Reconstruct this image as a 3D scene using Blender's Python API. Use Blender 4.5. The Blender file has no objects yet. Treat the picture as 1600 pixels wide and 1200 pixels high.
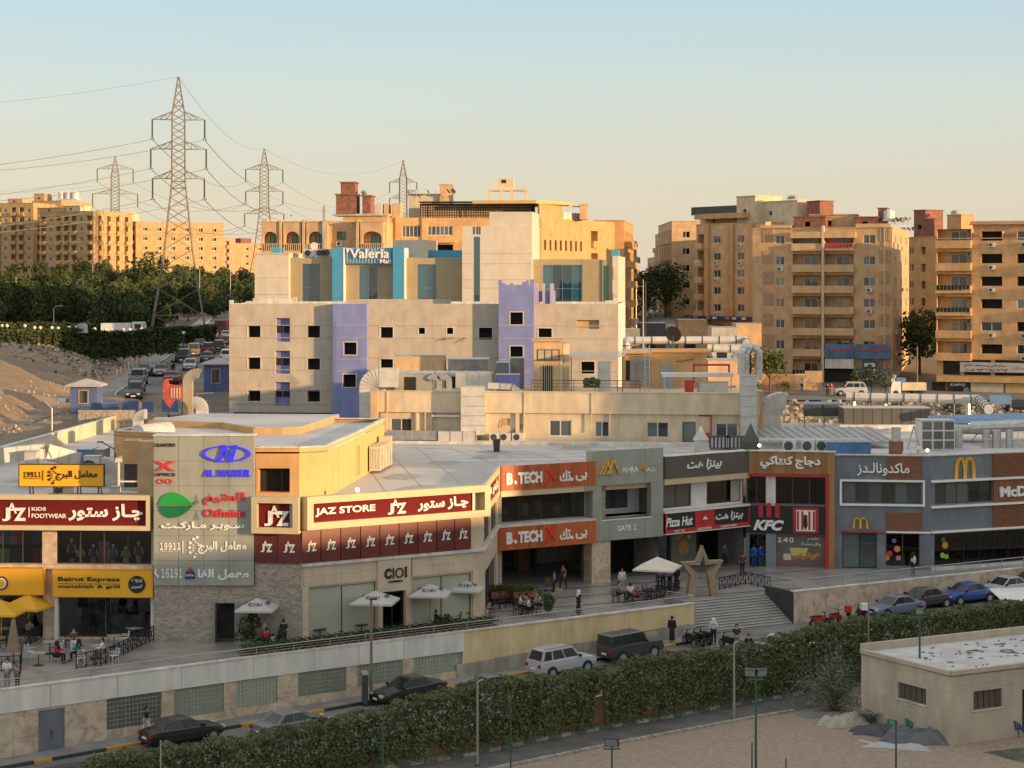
import bpy,math,random,unicodedata
import numpy as np
from mathutils import Vector,Matrix
R=math.radians
random.seed(7)
SC=bpy.context.scene
COL=SC.collection
# ---------------------------------------------------------------- camera
F,H0,CZ=3100.0,440.0,22.0
cam=bpy.data.cameras.new('camera');camo=bpy.data.objects.new('camera',cam);COL.objects.link(camo)
camo.location=(0,0,CZ);camo.rotation_euler=(R(90),0,0)
cam.sensor_width=36;cam.lens=36*F/1600;cam.shift_y=(H0-600)/1600
cam.clip_start=1;cam.clip_end=9000
SC.camera=camo
# ---------------------------------------------------------------- light
SUN_EL,SUN_AZ=7.0,120.0           # azimuth clockwise from +Y
w=bpy.data.worlds.new('World');SC.world=w;w.use_nodes=True
nt=w.node_tree;nt.nodes.clear()
sky=nt.nodes.new('ShaderNodeTexSky');sky.sky_type='NISHITA';sky.sun_disc=False
sky.sun_elevation=R(SUN_EL);sky.sun_rotation=R(SUN_AZ);sky.altitude=100
sky.air_density=1.0;sky.dust_density=0.5;sky.ozone_density=1.5
bg=nt.nodes.new('ShaderNodeBackground');bg.inputs[1].default_value=0.15
wo=nt.nodes.new('ShaderNodeOutputWorld')
# pale evening haze layered over the clear sky: one smooth gradient with height, the same all round
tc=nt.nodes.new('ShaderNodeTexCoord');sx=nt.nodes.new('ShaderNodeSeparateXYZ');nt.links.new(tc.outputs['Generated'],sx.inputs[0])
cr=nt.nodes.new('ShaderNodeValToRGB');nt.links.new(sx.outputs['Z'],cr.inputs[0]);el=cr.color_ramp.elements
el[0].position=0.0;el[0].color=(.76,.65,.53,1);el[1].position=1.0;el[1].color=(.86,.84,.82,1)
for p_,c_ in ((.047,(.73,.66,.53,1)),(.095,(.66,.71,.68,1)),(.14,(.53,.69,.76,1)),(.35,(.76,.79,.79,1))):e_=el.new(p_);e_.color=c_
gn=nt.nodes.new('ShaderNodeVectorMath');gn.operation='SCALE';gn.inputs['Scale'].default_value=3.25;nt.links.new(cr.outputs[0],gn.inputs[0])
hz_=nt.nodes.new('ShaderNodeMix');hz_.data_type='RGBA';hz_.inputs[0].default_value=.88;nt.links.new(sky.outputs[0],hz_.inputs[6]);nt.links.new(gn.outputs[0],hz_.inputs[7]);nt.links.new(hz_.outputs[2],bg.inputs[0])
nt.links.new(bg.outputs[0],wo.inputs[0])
sun=bpy.data.lights.new('sun','SUN');suno=bpy.data.objects.new('sun',sun);COL.objects.link(suno)
sun.energy=3.3;sun.angle=R(0.6);sun.color=(1.0,0.63,0.30)
sd=Vector((math.sin(R(SUN_AZ))*math.cos(R(SUN_EL)),math.cos(R(SUN_AZ))*math.cos(R(SUN_EL)),math.sin(R(SUN_EL))))
suno.rotation_euler=sd.to_track_quat('Z','Y').to_euler();suno.location=(60,-20,60)
SC.view_settings.view_transform='Standard';SC.view_settings.look='None'
SC.view_settings.exposure=1.0;SC.view_settings.gamma=1;SC.view_settings.use_curve_mapping=False

# ---------------------------------------------------------------- measuring
def PX(px,Y):return (px-800)/F*Y
def PZ(py,Y):return CZ-(py-H0)/F*Y
def PT(px,Y,z=0.0):return Vector((PX(px,Y),Y,z))
def GY(py,z=0.0):return (CZ-z)*F/(py-H0)           # depth at which height z is seen at row py

# ---------------------------------------------------------------- materials
MATS={}
def _mat(name):
    m=bpy.data.materials.new(name);m.use_nodes=True
    n=m.node_tree.nodes;b=n['Principled BSDF']
    return m,n,m.node_tree.links,b
def mat(name,col,rough=.8,metal=0.,var=.12,scale=.8,bump=0.,streak=0.,fine=0.,spec=.5,rnd=0.):
    """colour with two noise scales, optional vertical streaks, bump, and per object variation"""
    if name in MATS:return MATS[name]
    m,n,l,b=_mat(name)
    b.inputs['Roughness'].default_value=rough;b.inputs['Metallic'].default_value=metal
    b.inputs['Specular IOR Level'].default_value=spec
    geo=n.new('ShaderNodeNewGeometry')
    def noise(sc,det,vec=None,z=1.):
        t=n.new('ShaderNodeTexNoise');t.inputs['Scale'].default_value=sc;t.inputs['Detail'].default_value=det
        mp=n.new('ShaderNodeMapping');mp.inputs['Scale'].default_value=(1,1,z)
        l.new(geo.outputs['Position'],mp.inputs[0]);l.new(mp.outputs[0],t.inputs['Vector']);return t
    a=noise(scale,5);f=None
    def ramp(src,lo,hi,p0=.3,p1=.7):
        r=n.new('ShaderNodeMapRange');r.inputs[1].default_value=p0;r.inputs[2].default_value=p1
        r.inputs[3].default_value=lo;r.inputs[4].default_value=hi;l.new(src,r.inputs[0]);return r.outputs[0]
    v=ramp(a.outputs['Fac'],1-var,1+var)
    def mul(x,y):
        q=n.new('ShaderNodeMath');q.operation='MULTIPLY';l.new(x,q.inputs[0]);l.new(y,q.inputs[1]);return q.outputs[0]
    if streak:
        s=noise(1.5,8,z=.3);v=mul(v,ramp(s.outputs['Fac'],1-streak,1+streak*.4,.35,.65))
    if fine:
        s=noise(14,4);v=mul(v,ramp(s.outputs['Fac'],1-fine,1+fine,.35,.65))
    if rnd:
        oi=n.new('ShaderNodeObjectInfo');v=mul(v,ramp(oi.outputs['Random'],1-rnd,1+rnd,0,1))
    vm=n.new('ShaderNodeVectorMath');vm.operation='SCALE';vm.inputs[0].default_value=col[:3]
    l.new(v,vm.inputs['Scale']);l.new(vm.outputs[0],b.inputs['Base Color'])
    if bump:
        s=noise(9,6);bp=n.new('ShaderNodeBump');bp.inputs['Strength'].default_value=bump;bp.inputs['Distance'].default_value=.03
        l.new(s.outputs['Fac'],bp.inputs['Height']);l.new(bp.outputs[0],b.inputs['Normal'])
    MATS[name]=m;return m
def mat2(name,c1,c2,scale,rough=.85,bump=.3,z=1.,p0=.42,p1=.58,det=8,dist=0.,kind='noise',rnd=0.,fine=.0):
    """two colours mixed by a noise, for stone, rust, soil, leaves"""
    if name in MATS:return MATS[name]
    m,n,l,b=_mat(name);b.inputs['Roughness'].default_value=rough
    geo=n.new('ShaderNodeNewGeometry');mp=n.new('ShaderNodeMapping');mp.inputs['Scale'].default_value=(1,1,z)
    l.new(geo.outputs['Position'],mp.inputs[0])
    t=n.new('ShaderNodeTexNoise');t.inputs['Scale'].default_value=scale;t.inputs['Detail'].default_value=det
    t.inputs['Distortion'].default_value=dist;l.new(mp.outputs[0],t.inputs['Vector'])
    r=n.new('ShaderNodeMapRange');r.inputs[1].default_value=p0;r.inputs[2].default_value=p1;l.new(t.outputs['Fac'],r.inputs[0])
    mx=n.new('ShaderNodeMix');mx.data_type='RGBA';mx.inputs[6].default_value=(*c1,1);mx.inputs[7].default_value=(*c2,1)
    l.new(r.outputs[0],mx.inputs[0]);out=mx.outputs[2]
    if rnd or fine:
        sc=n.new('ShaderNodeVectorMath');sc.operation='SCALE';l.new(out,sc.inputs[0])
        q=n.new('ShaderNodeMapRange');q.inputs[3].default_value=1-(rnd or fine);q.inputs[4].default_value=1+(rnd or fine)
        if rnd:
            oi=n.new('ShaderNodeObjectInfo');l.new(oi.outputs['Random'],q.inputs[0])
        else:
            t2=n.new('ShaderNodeTexNoise');t2.inputs['Scale'].default_value=22;l.new(geo.outputs['Position'],t2.inputs['Vector'])
            q.inputs[1].default_value=.35;q.inputs[2].default_value=.65;l.new(t2.outputs['Fac'],q.inputs[0])
        l.new(q.outputs[0],sc.inputs['Scale']);out=sc.outputs[0]
    l.new(out,b.inputs['Base Color'])
    if bump:
        bp=n.new('ShaderNodeBump');bp.inputs['Strength'].default_value=bump;bp.inputs['Distance'].default_value=.04
        l.new(t.outputs['Fac'],bp.inputs['Height']);l.new(bp.outputs[0],b.inputs['Normal'])
    MATS[name]=m;return m
def matglass(name,tint=(.10,.13,.13),clear=.0,rough=.04,refl=.5):
    if name in MATS:return MATS[name]
    m,n,l,b=_mat(name)
    if not clear:
        b.inputs['Base Color'].default_value=(*tint,1);b.inputs['Roughness'].default_value=rough
        b.inputs['Specular IOR Level'].default_value=refl*1.6
        oi=n.new('ShaderNodeObjectInfo');q=n.new('ShaderNodeMapRange');q.inputs[3].default_value=.35;q.inputs[4].default_value=1.9
        sc=n.new('ShaderNodeVectorMath');sc.operation='SCALE';sc.inputs[0].default_value=tint
        l.new(oi.outputs['Random'],q.inputs[0]);l.new(q.outputs[0],sc.inputs['Scale']);l.new(sc.outputs[0],b.inputs['Base Color'])
    else:
        n.remove(b);out=n['Material Output']
        tr=n.new('ShaderNodeBsdfTransparent');tr.inputs[0].default_value=(*[clear*c for c in tint],1)
        gl=n.new('ShaderNodeBsdfGlossy');gl.inputs['Roughness'].default_value=rough;gl.inputs[0].default_value=(.9,.95,.95,1)
        fr=n.new('ShaderNodeFresnel');fr.inputs[0].default_value=1.6
        mx=n.new('ShaderNodeMixShader');l.new(fr.outputs[0],mx.inputs[0]);l.new(tr.outputs[0],mx.inputs[1]);l.new(gl.outputs[0],mx.inputs[2])
        l.new(mx.outputs[0],out.inputs[0])
    MATS[name]=m;return m
def matemit(name,col,st):
    if name in MATS:return MATS[name]
    m,n,l,b=_mat(name);b.inputs['Base Color'].default_value=(*col,1)
    b.inputs['Emission Color'].default_value=(*col,1);b.inputs['Emission Strength'].default_value=st
    MATS[name]=m;return m
def matleaf(name,c1,c2,scale=.5,rnd=.25,trans=.15):
    if name in MATS:return MATS[name]
    m=mat2(name,c1,c2,scale,rough=.75,bump=0,p0=.35,p1=.65,det=3,rnd=rnd)
    b=m.node_tree.nodes['Principled BSDF'];b.inputs['Specular IOR Level'].default_value=.08
    return m

# colours
WHITE=mat('white_paint',(.72,.70,.66),.6,var=.06,streak=.08)
CREAM=mat('cream_plaster',(.62,.52,.36),.85,var=.1,streak=.09,bump=.15)
CREAM_HI=mat('cream_panel',(0.6,0.49,0.3),.6,var=.05,streak=.05)
YELLOWP=mat('yellow_plaster',(0.6,0.43,0.17),.85,var=.08,streak=.09,bump=.1)
ORANGEP=mat('ochre_plaster',(0.56,0.33,0.145),.85,var=.12,streak=.09,bump=.1)
BEIGEC=mat('beige_concrete',(.50,.43,.35),.9,var=.1,streak=.09,bump=.25,fine=.06)
SAND_WALL=mat('sand_render',(0.6,0.405,0.225),.9,var=.14,streak=.09,bump=.2)
TAN_BRICK=mat('tan_brickwork',(0.62,0.375,0.17),.9,var=.16,streak=.09,bump=.2,fine=.08)
BROWN_WALL=mat('brown_render',(0.55,0.365,0.2),.9,var=.15,streak=.09,bump=.2,fine=.05)
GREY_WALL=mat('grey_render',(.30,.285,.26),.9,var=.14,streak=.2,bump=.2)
PINK_WALL=mat('pinkish_render',(.55,.38,.25),.9,var=.12,streak=.15)
LILAC=mat('lilac_render',(.215,.25,.50),.85,var=.07,streak=.12,bump=.15)
LILAC_D=mat('blue_violet_render',(0.208,0.221,0.520),.85,var=.08,streak=.1)
REDBRICK=mat2('red_brick',(.29,.125,.08),(.20,.09,.06),1.6,bump=.4,fine=.15)
CONC=mat('concrete',(0.468,0.455,0.429),.9,var=.15,streak=.2,bump=.2)
CONC_L=mat('pale_concrete',(0.650,0.624,0.572),.85,var=.12,streak=.22,bump=.1,fine=.04)
ROOFM=mat2('roof_membrane',(.56,.53,.50),(.44,.425,.41),.14,rough=.8,bump=.05,det=8,fine=.05)
ROOF_D=mat2('dusty_roof',(.33,.31,.28),(.22,.21,.20),.4,bump=.1,fine=.1)
PLAZA=mat2('plaza_tile',(0.362,0.341,0.312),(0.261,0.246,0.232),.5,rough=.30,bump=.0,fine=.08)
TRAV=mat2('travertine',(0.644,0.518,0.378),(0.420,0.315,0.224),1.3,rough=.7,bump=.15,dist=1.2,p0=.38,p1=.66,rnd=.0,fine=.14)
GRANITE=mat2('veined_stone',(0.420,0.355,0.283),(0.275,0.239,0.196),1.8,rough=.6,bump=.1,z=2.5,dist=1.5,fine=.14)
SLATE=mat('slate_grey_cladding',(0.173,0.195,0.225),.5,var=.12,streak=.12,fine=.06)
GREYPAN=mat('greenish_grey_panel',(0.358,0.370,0.319),.45,metal=.25,var=.08,streak=.08,fine=.03)
MAROON=mat('maroon_sign',(.15,.016,.016),.85,spec=.15,var=.1,scale=.5)
MAROONP=mat('maroon_film',(0.161,0.036,0.031),.3,var=.15,scale=.4,rnd=.15)
ORWOOD=mat2('orange_wood',(.62,.17,.055),(.46,.115,.035),1.5,rough=.5,bump=.05,z=.05,fine=.08)
BRWOOD=mat2('brown_wood',(0.275,0.112,0.056),(0.194,0.075,0.037),2.0,rough=.55,bump=.05,z=8,fine=.08)
GOLDWOOD=mat2('golden_wood',(0.456,0.240,0.090),(0.336,0.168,0.060),1.5,rough=.55,bump=.05,z=.05,fine=.08)
DKPAN=mat('dark_brown_panel',(0.105,0.091,0.073),.5,var=.08)
BLACK=mat('black_plastic',(.015,.015,.016),.45,var=.1)
DARKIN=mat('interior_shade',(.045,.042,.04),.9,var=.4,scale=1.5)  # dimness of rooms and recesses put into the colour
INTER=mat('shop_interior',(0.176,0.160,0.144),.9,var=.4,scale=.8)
REDP=mat('red_paint',(.50,.025,.03),.45,var=.06)
REDM=mat('dull_red',(0.418,0.033,0.033),.6,var=.12)
YSIGN=mat('orange_yellow_sign',(.86,.42,.02),.45,var=.03)
YUMB=mat('yellow_canvas',(.75,.42,.03),.8,var=.08)
LETW=mat('white_letter',(.85,.83,.78),.5,var=.03)
LETB=mat('black_letter',(.02,.018,.016),.5,var=.05)
LETY=mat('arch_yellow',(.88,.50,.05),.45,var=.03)
LETBLUE=matemit('blue_letter',(.03,.03,.75),.25)
LETRED=mat('red_letter',(.62,.03,.03),.5,var=.04)
GOLD=mat('gold_letter',(.75,.50,.15),.35,metal=.6,var=.04)
GREENL=mat('leaf_emblem_green',(.02,.32,.05),.4,var=.1)
GREEND=mat('leaf_emblem_dark',(.01,.15,.05),.4,var=.1)
BLUEP=mat('blue_panel',(0.065,0.338,0.546),.45,var=.06)
BLUEC=mat('blue_corrugated',(.09,.20,.38),.5,var=.15,rnd=.1)
METAL=mat('galvanised_metal',(.52,.51,.49),.42,metal=.75,var=.15,scale=2,fine=.08)
METALW=mat('insulated_duct',(.55,.53,.49),.55,metal=.2,var=.12,scale=1.5,bump=.3,fine=.06)
METALD=mat('dark_metal',(.09,.09,.09),.5,metal=.6,var=.15)
IRON=mat('iron_black',(.03,.03,.032),.5,metal=.4)
PYLON=mat('pylon_steel',(0.24,0.2,0.165),.7,metal=.3,var=.1)
WIRE=mat('wire',(0.22,0.21,0.2),.7)
RAIL=mat('steel_rail',(.42,.42,.41),.4,metal=.6,var=.06)
GREENPAINT=mat('dark_green_paint',(.035,.10,.075),.5,var=.1)
GLASS=matglass('window_glass',(0.070,0.085,0.085))
GLASSB=matglass('blue_tinted_glass',(.02,.075,.11),rough=.03,refl=.9)
GLASSG=matglass('green_tinted_glass',(.05,.22,.14))
GLASSC=matglass('clear_shopfront_glass',(.62,.68,.66),clear=.9)
GLASSM=matglass('smoked_shopfront_glass',(.42,.46,.44),clear=.75)
FROST=mat('frosted_film',(0.450,0.450,0.352),.18,var=.08,scale=.4)
CURTAIN=mat('curtain',(.40,.36,.28),.9,var=.2,scale=2)
ALU=mat('white_aluminium',(.62,.60,.55),.5,var=.05)
ALUB=mat('bronze_aluminium',(.10,.08,.06),.45,metal=.4)
ACW=mat('ac_casing',(.60,.58,.54),.5,var=.1)
CANVAS=mat('beige_canvas',(0.696,0.624,0.516),.85,var=.08,scale=2)
ASPH=mat2('asphalt',(0.195,0.189,0.176),(0.143,0.137,0.130),.5,rough=.85,bump=.1,fine=.12)
DUSTROAD=mat2('dusty_asphalt',(.18,.165,.15),(.13,.12,.108),.25,rough=.9,bump=.1,fine=.1)
PAVE=mat2('grey_paving',(0.280,0.266,0.245),(0.203,0.193,0.179),.6,rough=.85,bump=.1,fine=.1)
SANDM=mat2('raked_sand',(.36,.275,.20),(.28,.215,.155),5.0,rough=.95,bump=.8,fine=.22)
SOIL=mat2('dry_soil',(.29,.20,.125),(.215,.15,.095),.22,rough=.95,bump=.6,det=10,fine=.15)
GROUND=mat2('ground_soil',(.24,.185,.125),(.17,.135,.095),.05,rough=.95,bump=.3,det=10,fine=.15)
PALETTE=[(.02,.02,.022),(.5,.5,.5),(.09,.09,.10),(.62,.60,.56),(.28,.28,.29),(.03,.05,.14),(.18,.02,.02)]
LEAF_H=matleaf('hedge_leaf',(.09,.108,.05),(.18,.20,.10),1.3,rnd=.0,trans=.1)
LEAF_D=matleaf('dark_leaf',(.055,.075,.032),(.095,.12,.048),.22,rnd=.35)
LEAF_M=matleaf('mid_leaf',(.055,.072,.027),(.10,.118,.042),.22,rnd=.3)
LEAF_Y=matleaf('yellow_green_leaf',(.14,.17,.03),(.22,.22,.05),.5,rnd=.1)
LEAF_O=matleaf('olive_grey_leaf',(0.136,0.160,0.112),(0.240,0.264,0.200),1.5,rnd=.1)
BARK=mat('bark',(.12,.09,.065),.9,var=.2)
SKIN=mat('skin',(0.468,0.260,0.169),.6,var=.03)
HAIR=mat('dark_hair',(.018,.014,.012),.6,var=.05)
RUBBER=mat('tyre_rubber',(.02,.02,.021),.8,var=.05)
PLASTICG=mat('green_plastic',(.04,.30,.22),.45,var=.05)
LAMPON=matemit('lit_lamp',(1.,.80,.45),3.0)
TAIL=mat('tail_lamp',(.45,.01,.01),.25,var=.02)
HEAD=mat('headlamp_glass',(.6,.62,.62),.1,var=.02)

# ---------------------------------------------------------------- mesh collecting
class MB:
    def __init__(s,xf=None):s.v=[];s.f=[];s.m=[];s.xf=xf
    def add(s,pts,faces,m=0):
        b=len(s.v)
        if s.xf is not None:pts=[tuple(s.xf @ Vector(p)) for p in pts]
        s.v += [tuple(p) for p in pts]
        for f in faces:s.f.append(tuple(b+i for i in f));s.m.append(m)
        return s
    def box(s,x0,x1,y0,y1,z0,z1,m=0):
        p=[(x0,y0,z0),(x1,y0,z0),(x1,y1,z0),(x0,y1,z0),(x0,y0,z1),(x1,y0,z1),(x1,y1,z1),(x0,y1,z1)]
        return s.add(p,[(0,3,2,1),(4,5,6,7),(0,1,5,4),(1,2,6,5),(2,3,7,6),(3,0,4,7)],m)
    def quad(s,a,b,c,d,m=0):return s.add([a,b,c,d],[(0,1,2,3)],m)
    def prism(s,poly,z0,z1,m=0):
        n=len(poly)
        zz0=z0 if hasattr(z0,'__len__') else [z0]*n;zz1=z1 if hasattr(z1,'__len__') else [z1]*n
        p=[(q[0],q[1],zz0[i]) for i,q in enumerate(poly)]+[(q[0],q[1],zz1[i]) for i,q in enumerate(poly)]
        return s.add(p,[tuple(range(n-1,-1,-1)),tuple(range(n,2*n))]+[(i,(i+1)%n,n+(i+1)%n,n+i) for i in range(n)],m)
    def slab(s,poly,y0,y1,m=0):         # poly in x,z ; extruded along y
        n=len(poly);p=[(q[0],y0,q[1]) for q in poly]+[(q[0],y1,q[1]) for q in poly]
        return s.add(p,[tuple(range(n)),tuple(range(2*n-1,n-1,-1))]+[(i,n+i,n+(i+1)%n,(i+1)%n) for i in range(n)],m)
    def cyl(s,a,b,r0,r1=None,n=8,m=0,caps=True):
        a,b=Vector(a),Vector(b);r1=r0 if r1 is None else r1;d=(b-a)
        if d.length<1e-6:return s
        d.normalize();u=d.orthogonal().normalized();v=d.cross(u)
        p=[]
        for c,r in ((a,r0),(b,r1)):
            for i in range(n):
                t=2*math.pi*i/n;p.append(tuple(c+(u*math.cos(t)+v*math.sin(t))*r))
        f=[(i,(i+1)%n,n+(i+1)%n,n+i) for i in range(n)]
        if caps:f += [tuple(range(n-1,-1,-1)),tuple(range(n,2*n))]
        return s.add(p,f,m)
    def tube(s,pts,r,n=8,m=0):
        for a,b in zip(pts[:-1],pts[1:]):s.cyl(a,b,r,n=n,m=m)
        for p in pts[1:-1]:s.ball(p,r*1.02,6,4,m)
        return s
    def bar(s,a,b,w=.05,h=None,m=0):
        h=w if h is None else h;a,b=Vector(a),Vector(b);d=(b-a).normalized()
        u=d.cross(Vector((0,0,1)));
        if u.length<1e-3:u=Vector((1,0,0))
        u.normalize();v=d.cross(u).normalized();u=u*w/2;v=v*h/2
        p=[a-u-v,a+u-v,a+u+v,a-u+v,b-u-v,b+u-v,b+u+v,b-u+v]
        return s.add([tuple(q) for q in p],[(0,3,2,1),(4,5,6,7),(0,1,5,4),(1,2,6,5),(2,3,7,6),(3,0,4,7)],m)
    def ball(s,c,r,nu=8,nv=6,m=0,sx=1,sy=1,sz=1):
        p=[];f=[]
        for j in range(nv+1):
            t=math.pi*j/nv
            for i in range(nu):
                a=2*math.pi*i/nu
                p.append((c[0]+r*sx*math.sin(t)*math.cos(a),c[1]+r*sy*math.sin(t)*math.sin(a),c[2]+r*sz*math.cos(t)))
        for j in range(nv):
            for i in range(nu):f.append((j*nu+i,(j+1)*nu+i,(j+1)*nu+(i+1)%nu,j*nu+(i+1)%nu))
        return s.add(p,f,m)
    def mesh(s,name,mats,smooth=False):
        me=bpy.data.meshes.new(name);me.from_pydata(s.v,[],s.f)
        mats=mats if isinstance(mats,(list,tuple)) else [mats]
        for q in mats:me.materials.append(q)
        if len(mats)>1:me.polygons.foreach_set('material_index',s.m)
        if smooth:me.polygons.foreach_set('use_smooth',[True]*len(me.polygons))
        me.update();return me
    def build(s,name,mats,parent=None,loc=None,rz=0,smooth=False):
        return put(name,s.mesh(name,mats,smooth),parent,loc,rz)
def put(name,me,parent=None,loc=None,rz=0):
    o=bpy.data.objects.new(name,me);COL.objects.link(o)
    if parent is not None:o.parent=parent
    if loc is not None:o.location=loc
    if rz:o.rotation_euler=(0,0,rz)
    return o
def tag(o,label=None,cat=None,group=None,kind=None):
    if label:o['label']=label
    if cat:o['category']=cat
    if group:o['group']=group
    if kind:o['kind']=kind
    return o
def thing(name,label,cat,loc=(0,0,0),rz=0,group=None):
    o=bpy.data.objects.new(name,None);COL.objects.link(o);o.empty_display_size=.3
    o.location=loc;o.rotation_euler=(0,0,rz);return tag(o,label,cat,group)
KIDS={}
def children(o):return list(o.children)
def dup(o,loc=None,rz=None,label=None,group=None,parent=None,top=True):
    c=o.copy();COL.objects.link(c)
    if parent is not None:c.parent=parent
    for ch in children(o):dup(ch,parent=c,top=False)
    if loc is not None:c.location=loc
    if rz is not None:c.rotation_euler=(0,0,rz)
    if label:c['label']=label
    if group:c['group']=group
    return c
def one(name,mb,m,label,cat,group=None,loc=None,rz=0,smooth=False):
    return tag(mb.build(name,m,None,loc,rz,smooth),label,cat,group)

class Wall:
    """a vertical plane from A to B (world), local x along it, y inward (away from the camera side), z up from world 0"""
    def __init__(s,A,B,z0=0.):
        s.A=Vector((A[0],A[1],z0));s.B=Vector((B[0],B[1],z0));d=s.B-s.A
        s.L=d.length;s.rz=math.atan2(d.y,d.x);s.z0=z0;s.d=d.normalized()
    def x(s,px,off=0.):            # local x where image column px meets the plane shifted off inward
        n=Vector((-s.d.y,s.d.x,0));A=s.A+n*off;k=(px-800)/F
        return (k*A.y-A.x)/(s.d.x-k*s.d.y)
    def z(s,px,py,off=0.):
        n=Vector((-s.d.y,s.d.x,0));A=s.A+n*off;t=s.x(px,off);Y=A.y+s.d.y*t
        return CZ-(py-H0)/F*Y-s.z0
    def root(s,name,label,cat,group=None):return thing(name,label,cat,tuple(s.A),s.rz,group)
    def P(s,x,y=0,z=0):return s.A+s.d*x+Vector((-s.d.y,s.d.x,0))*y+Vector((0,0,z))

def opened(mb,x0,x1,z0,z1,ops,y=0.,t=.25,m=0,mi=None,back=None):
    """wall skin at depth y facing -y with openings ops=(x0,x1,z0,z1[,depth[,backmat]]); reveals of depth t and a back face when backmat is given"""
    ops=[o for o in ops if o[1]>x0 and o[0]<x1]
    xs=sorted({x0,x1,*[min(max(o[0],x0),x1) for o in ops],*[min(max(o[1],x0),x1) for o in ops]})
    zs=sorted({z0,z1,*[min(max(o[2],z0),z1) for o in ops],*[min(max(o[3],z0),z1) for o in ops]})
    for i in range(len(xs)-1):
        if xs[i+1]-xs[i]<1e-5:continue
        cx=(xs[i]+xs[i+1])/2;run=None
        for j in range(len(zs)-1):
            cz=(zs[j]+zs[j+1])/2
            hole=any(o[0]<cx<o[1] and o[2]<cz<o[3] for o in ops)
            if not hole:
                if run is None:run=[zs[j],zs[j+1]]
                else:run[1]=zs[j+1]
            if (hole or j == len(zs)-2) and run:
                mb.quad((xs[i],y,run[0]),(xs[i+1],y,run[0]),(xs[i+1],y,run[1]),(xs[i],y,run[1]),m);run=None
    for o in ops:
        a,b,c,d=o[:4];q=y+(o[4] if len(o)>4 else t);k=m if mi is None else mi
        mb.quad((a,y,c),(a,y,d),(a,q,d),(a,q,c),k);mb.quad((b,y,c),(b,q,c),(b,q,d),(b,y,d),k)
        mb.quad((a,y,c),(a,q,c),(b,q,c),(b,y,c),k);mb.quad((a,y,d),(b,y,d),(b,q,d),(a,q,d),k)
        if len(o)>5:mb.quad((a,q,c),(b,q,c),(b,q,d),(a,q,d),o[5])
    return mb

# ---------------------------------------------------------------- lettering
_forms={}
for cp in list(range(0xFB50,0xFBFF))+list(range(0xFE80,0xFEFD)):
    dq=unicodedata.decomposition(chr(cp)).split()
    if len(dq) == 2 and dq[0][1:-1] in ('isolated','final','initial','medial'):
        _forms.setdefault(chr(int(dq[1],16)),{})[dq[0][1:-1]]=chr(cp)
def ar(s):
    out=[];n=len(s)
    def joins_left(c):return c == 'ـ' or 'initial' in _forms.get(c,{})
    def joins(c):return c == 'ـ' or len(_forms.get(c,{}))>1
    i=0
    while i<n:
        c=s[i]
        prev=i>0 and joins_left(s[i-1]) and joins(c)
        if c == 'ل' and i+1<n and s[i+1] == 'ا':
            out.append('\uFEFC' if prev else '\uFEFB');i += 2;continue
        nxt=i+1<n and joins_left(c) and joins(s[i+1])
        fm=_forms.get(c)
        if fm:
            k='medial' if prev and nxt else 'final' if prev else 'initial' if nxt else 'isolated'
            out.append(fm.get(k,fm.get('isolated',c)))
        else:out.append(c)
        i += 1
    r=''.join(reversed(out))
    # digits run the other way
    import re
    return re.sub(r'[0-9٠-٩]+',lambda q:q.group(0)[::-1],r)
def text_mesh(name,body,box,y,m,bold=.0,ext=.04,shear=0.,spacing=1.):
    """lettering filling box=(x0,x1,z0,z1) standing at depth y (towards -y), real extruded letters"""
    cu=bpy.data.curves.new(name,'FONT');cu.body=body;cu.size=1;cu.extrude=.02;cu.offset=bold;cu.shear=shear
    cu.space_character=spacing;cu.resolution_u=3;cu.align_x='LEFT'
    o=bpy.data.objects.new('tmp',cu);COL.objects.link(o)
    dg=bpy.context.evaluated_depsgraph_get();me=bpy.data.meshes.new_from_object(o.evaluated_get(dg))
    bpy.data.objects.remove(o);bpy.data.curves.remove(cu)
    n=len(me.vertices)
    if n == 0:return me
    a=np.empty(n*3);me.vertices.foreach_get('co',a);a=a.reshape(-1,3)
    mn,mx=a.min(0),a.max(0);d=np.maximum(mx-mn,1e-6)
    u=(a-mn)/d;q=np.empty_like(a)
    q[:,0]=box[0]+u[:,0]*(box[1]-box[0]);q[:,2]=box[2]+u[:,1]*(box[3]-box[2]);q[:,1]=y-u[:,2]*ext
    par=list(range(n))
    def find(i):
        while par[i] != i:par[i]=par[par[i]];i=par[i]
        return i
    for e in me.edges:
        i,j=find(e.vertices[0]),find(e.vertices[1])
        if i != j:par[j]=i
    ids={}
    for i in range(n):q[i,1] -= .004*(ids.setdefault(find(i),len(ids)) % 4)     # joined letters overlap: step them apart
    me.vertices.foreach_set('co',q.ravel());me.materials.clear();me.materials.append(m);me.update();me.name=name
    return me
def text(parent,body,box,y,m,name='lettering',**k):
    return put(name,text_mesh(name,body,box,y,m,**k),parent)
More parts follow.
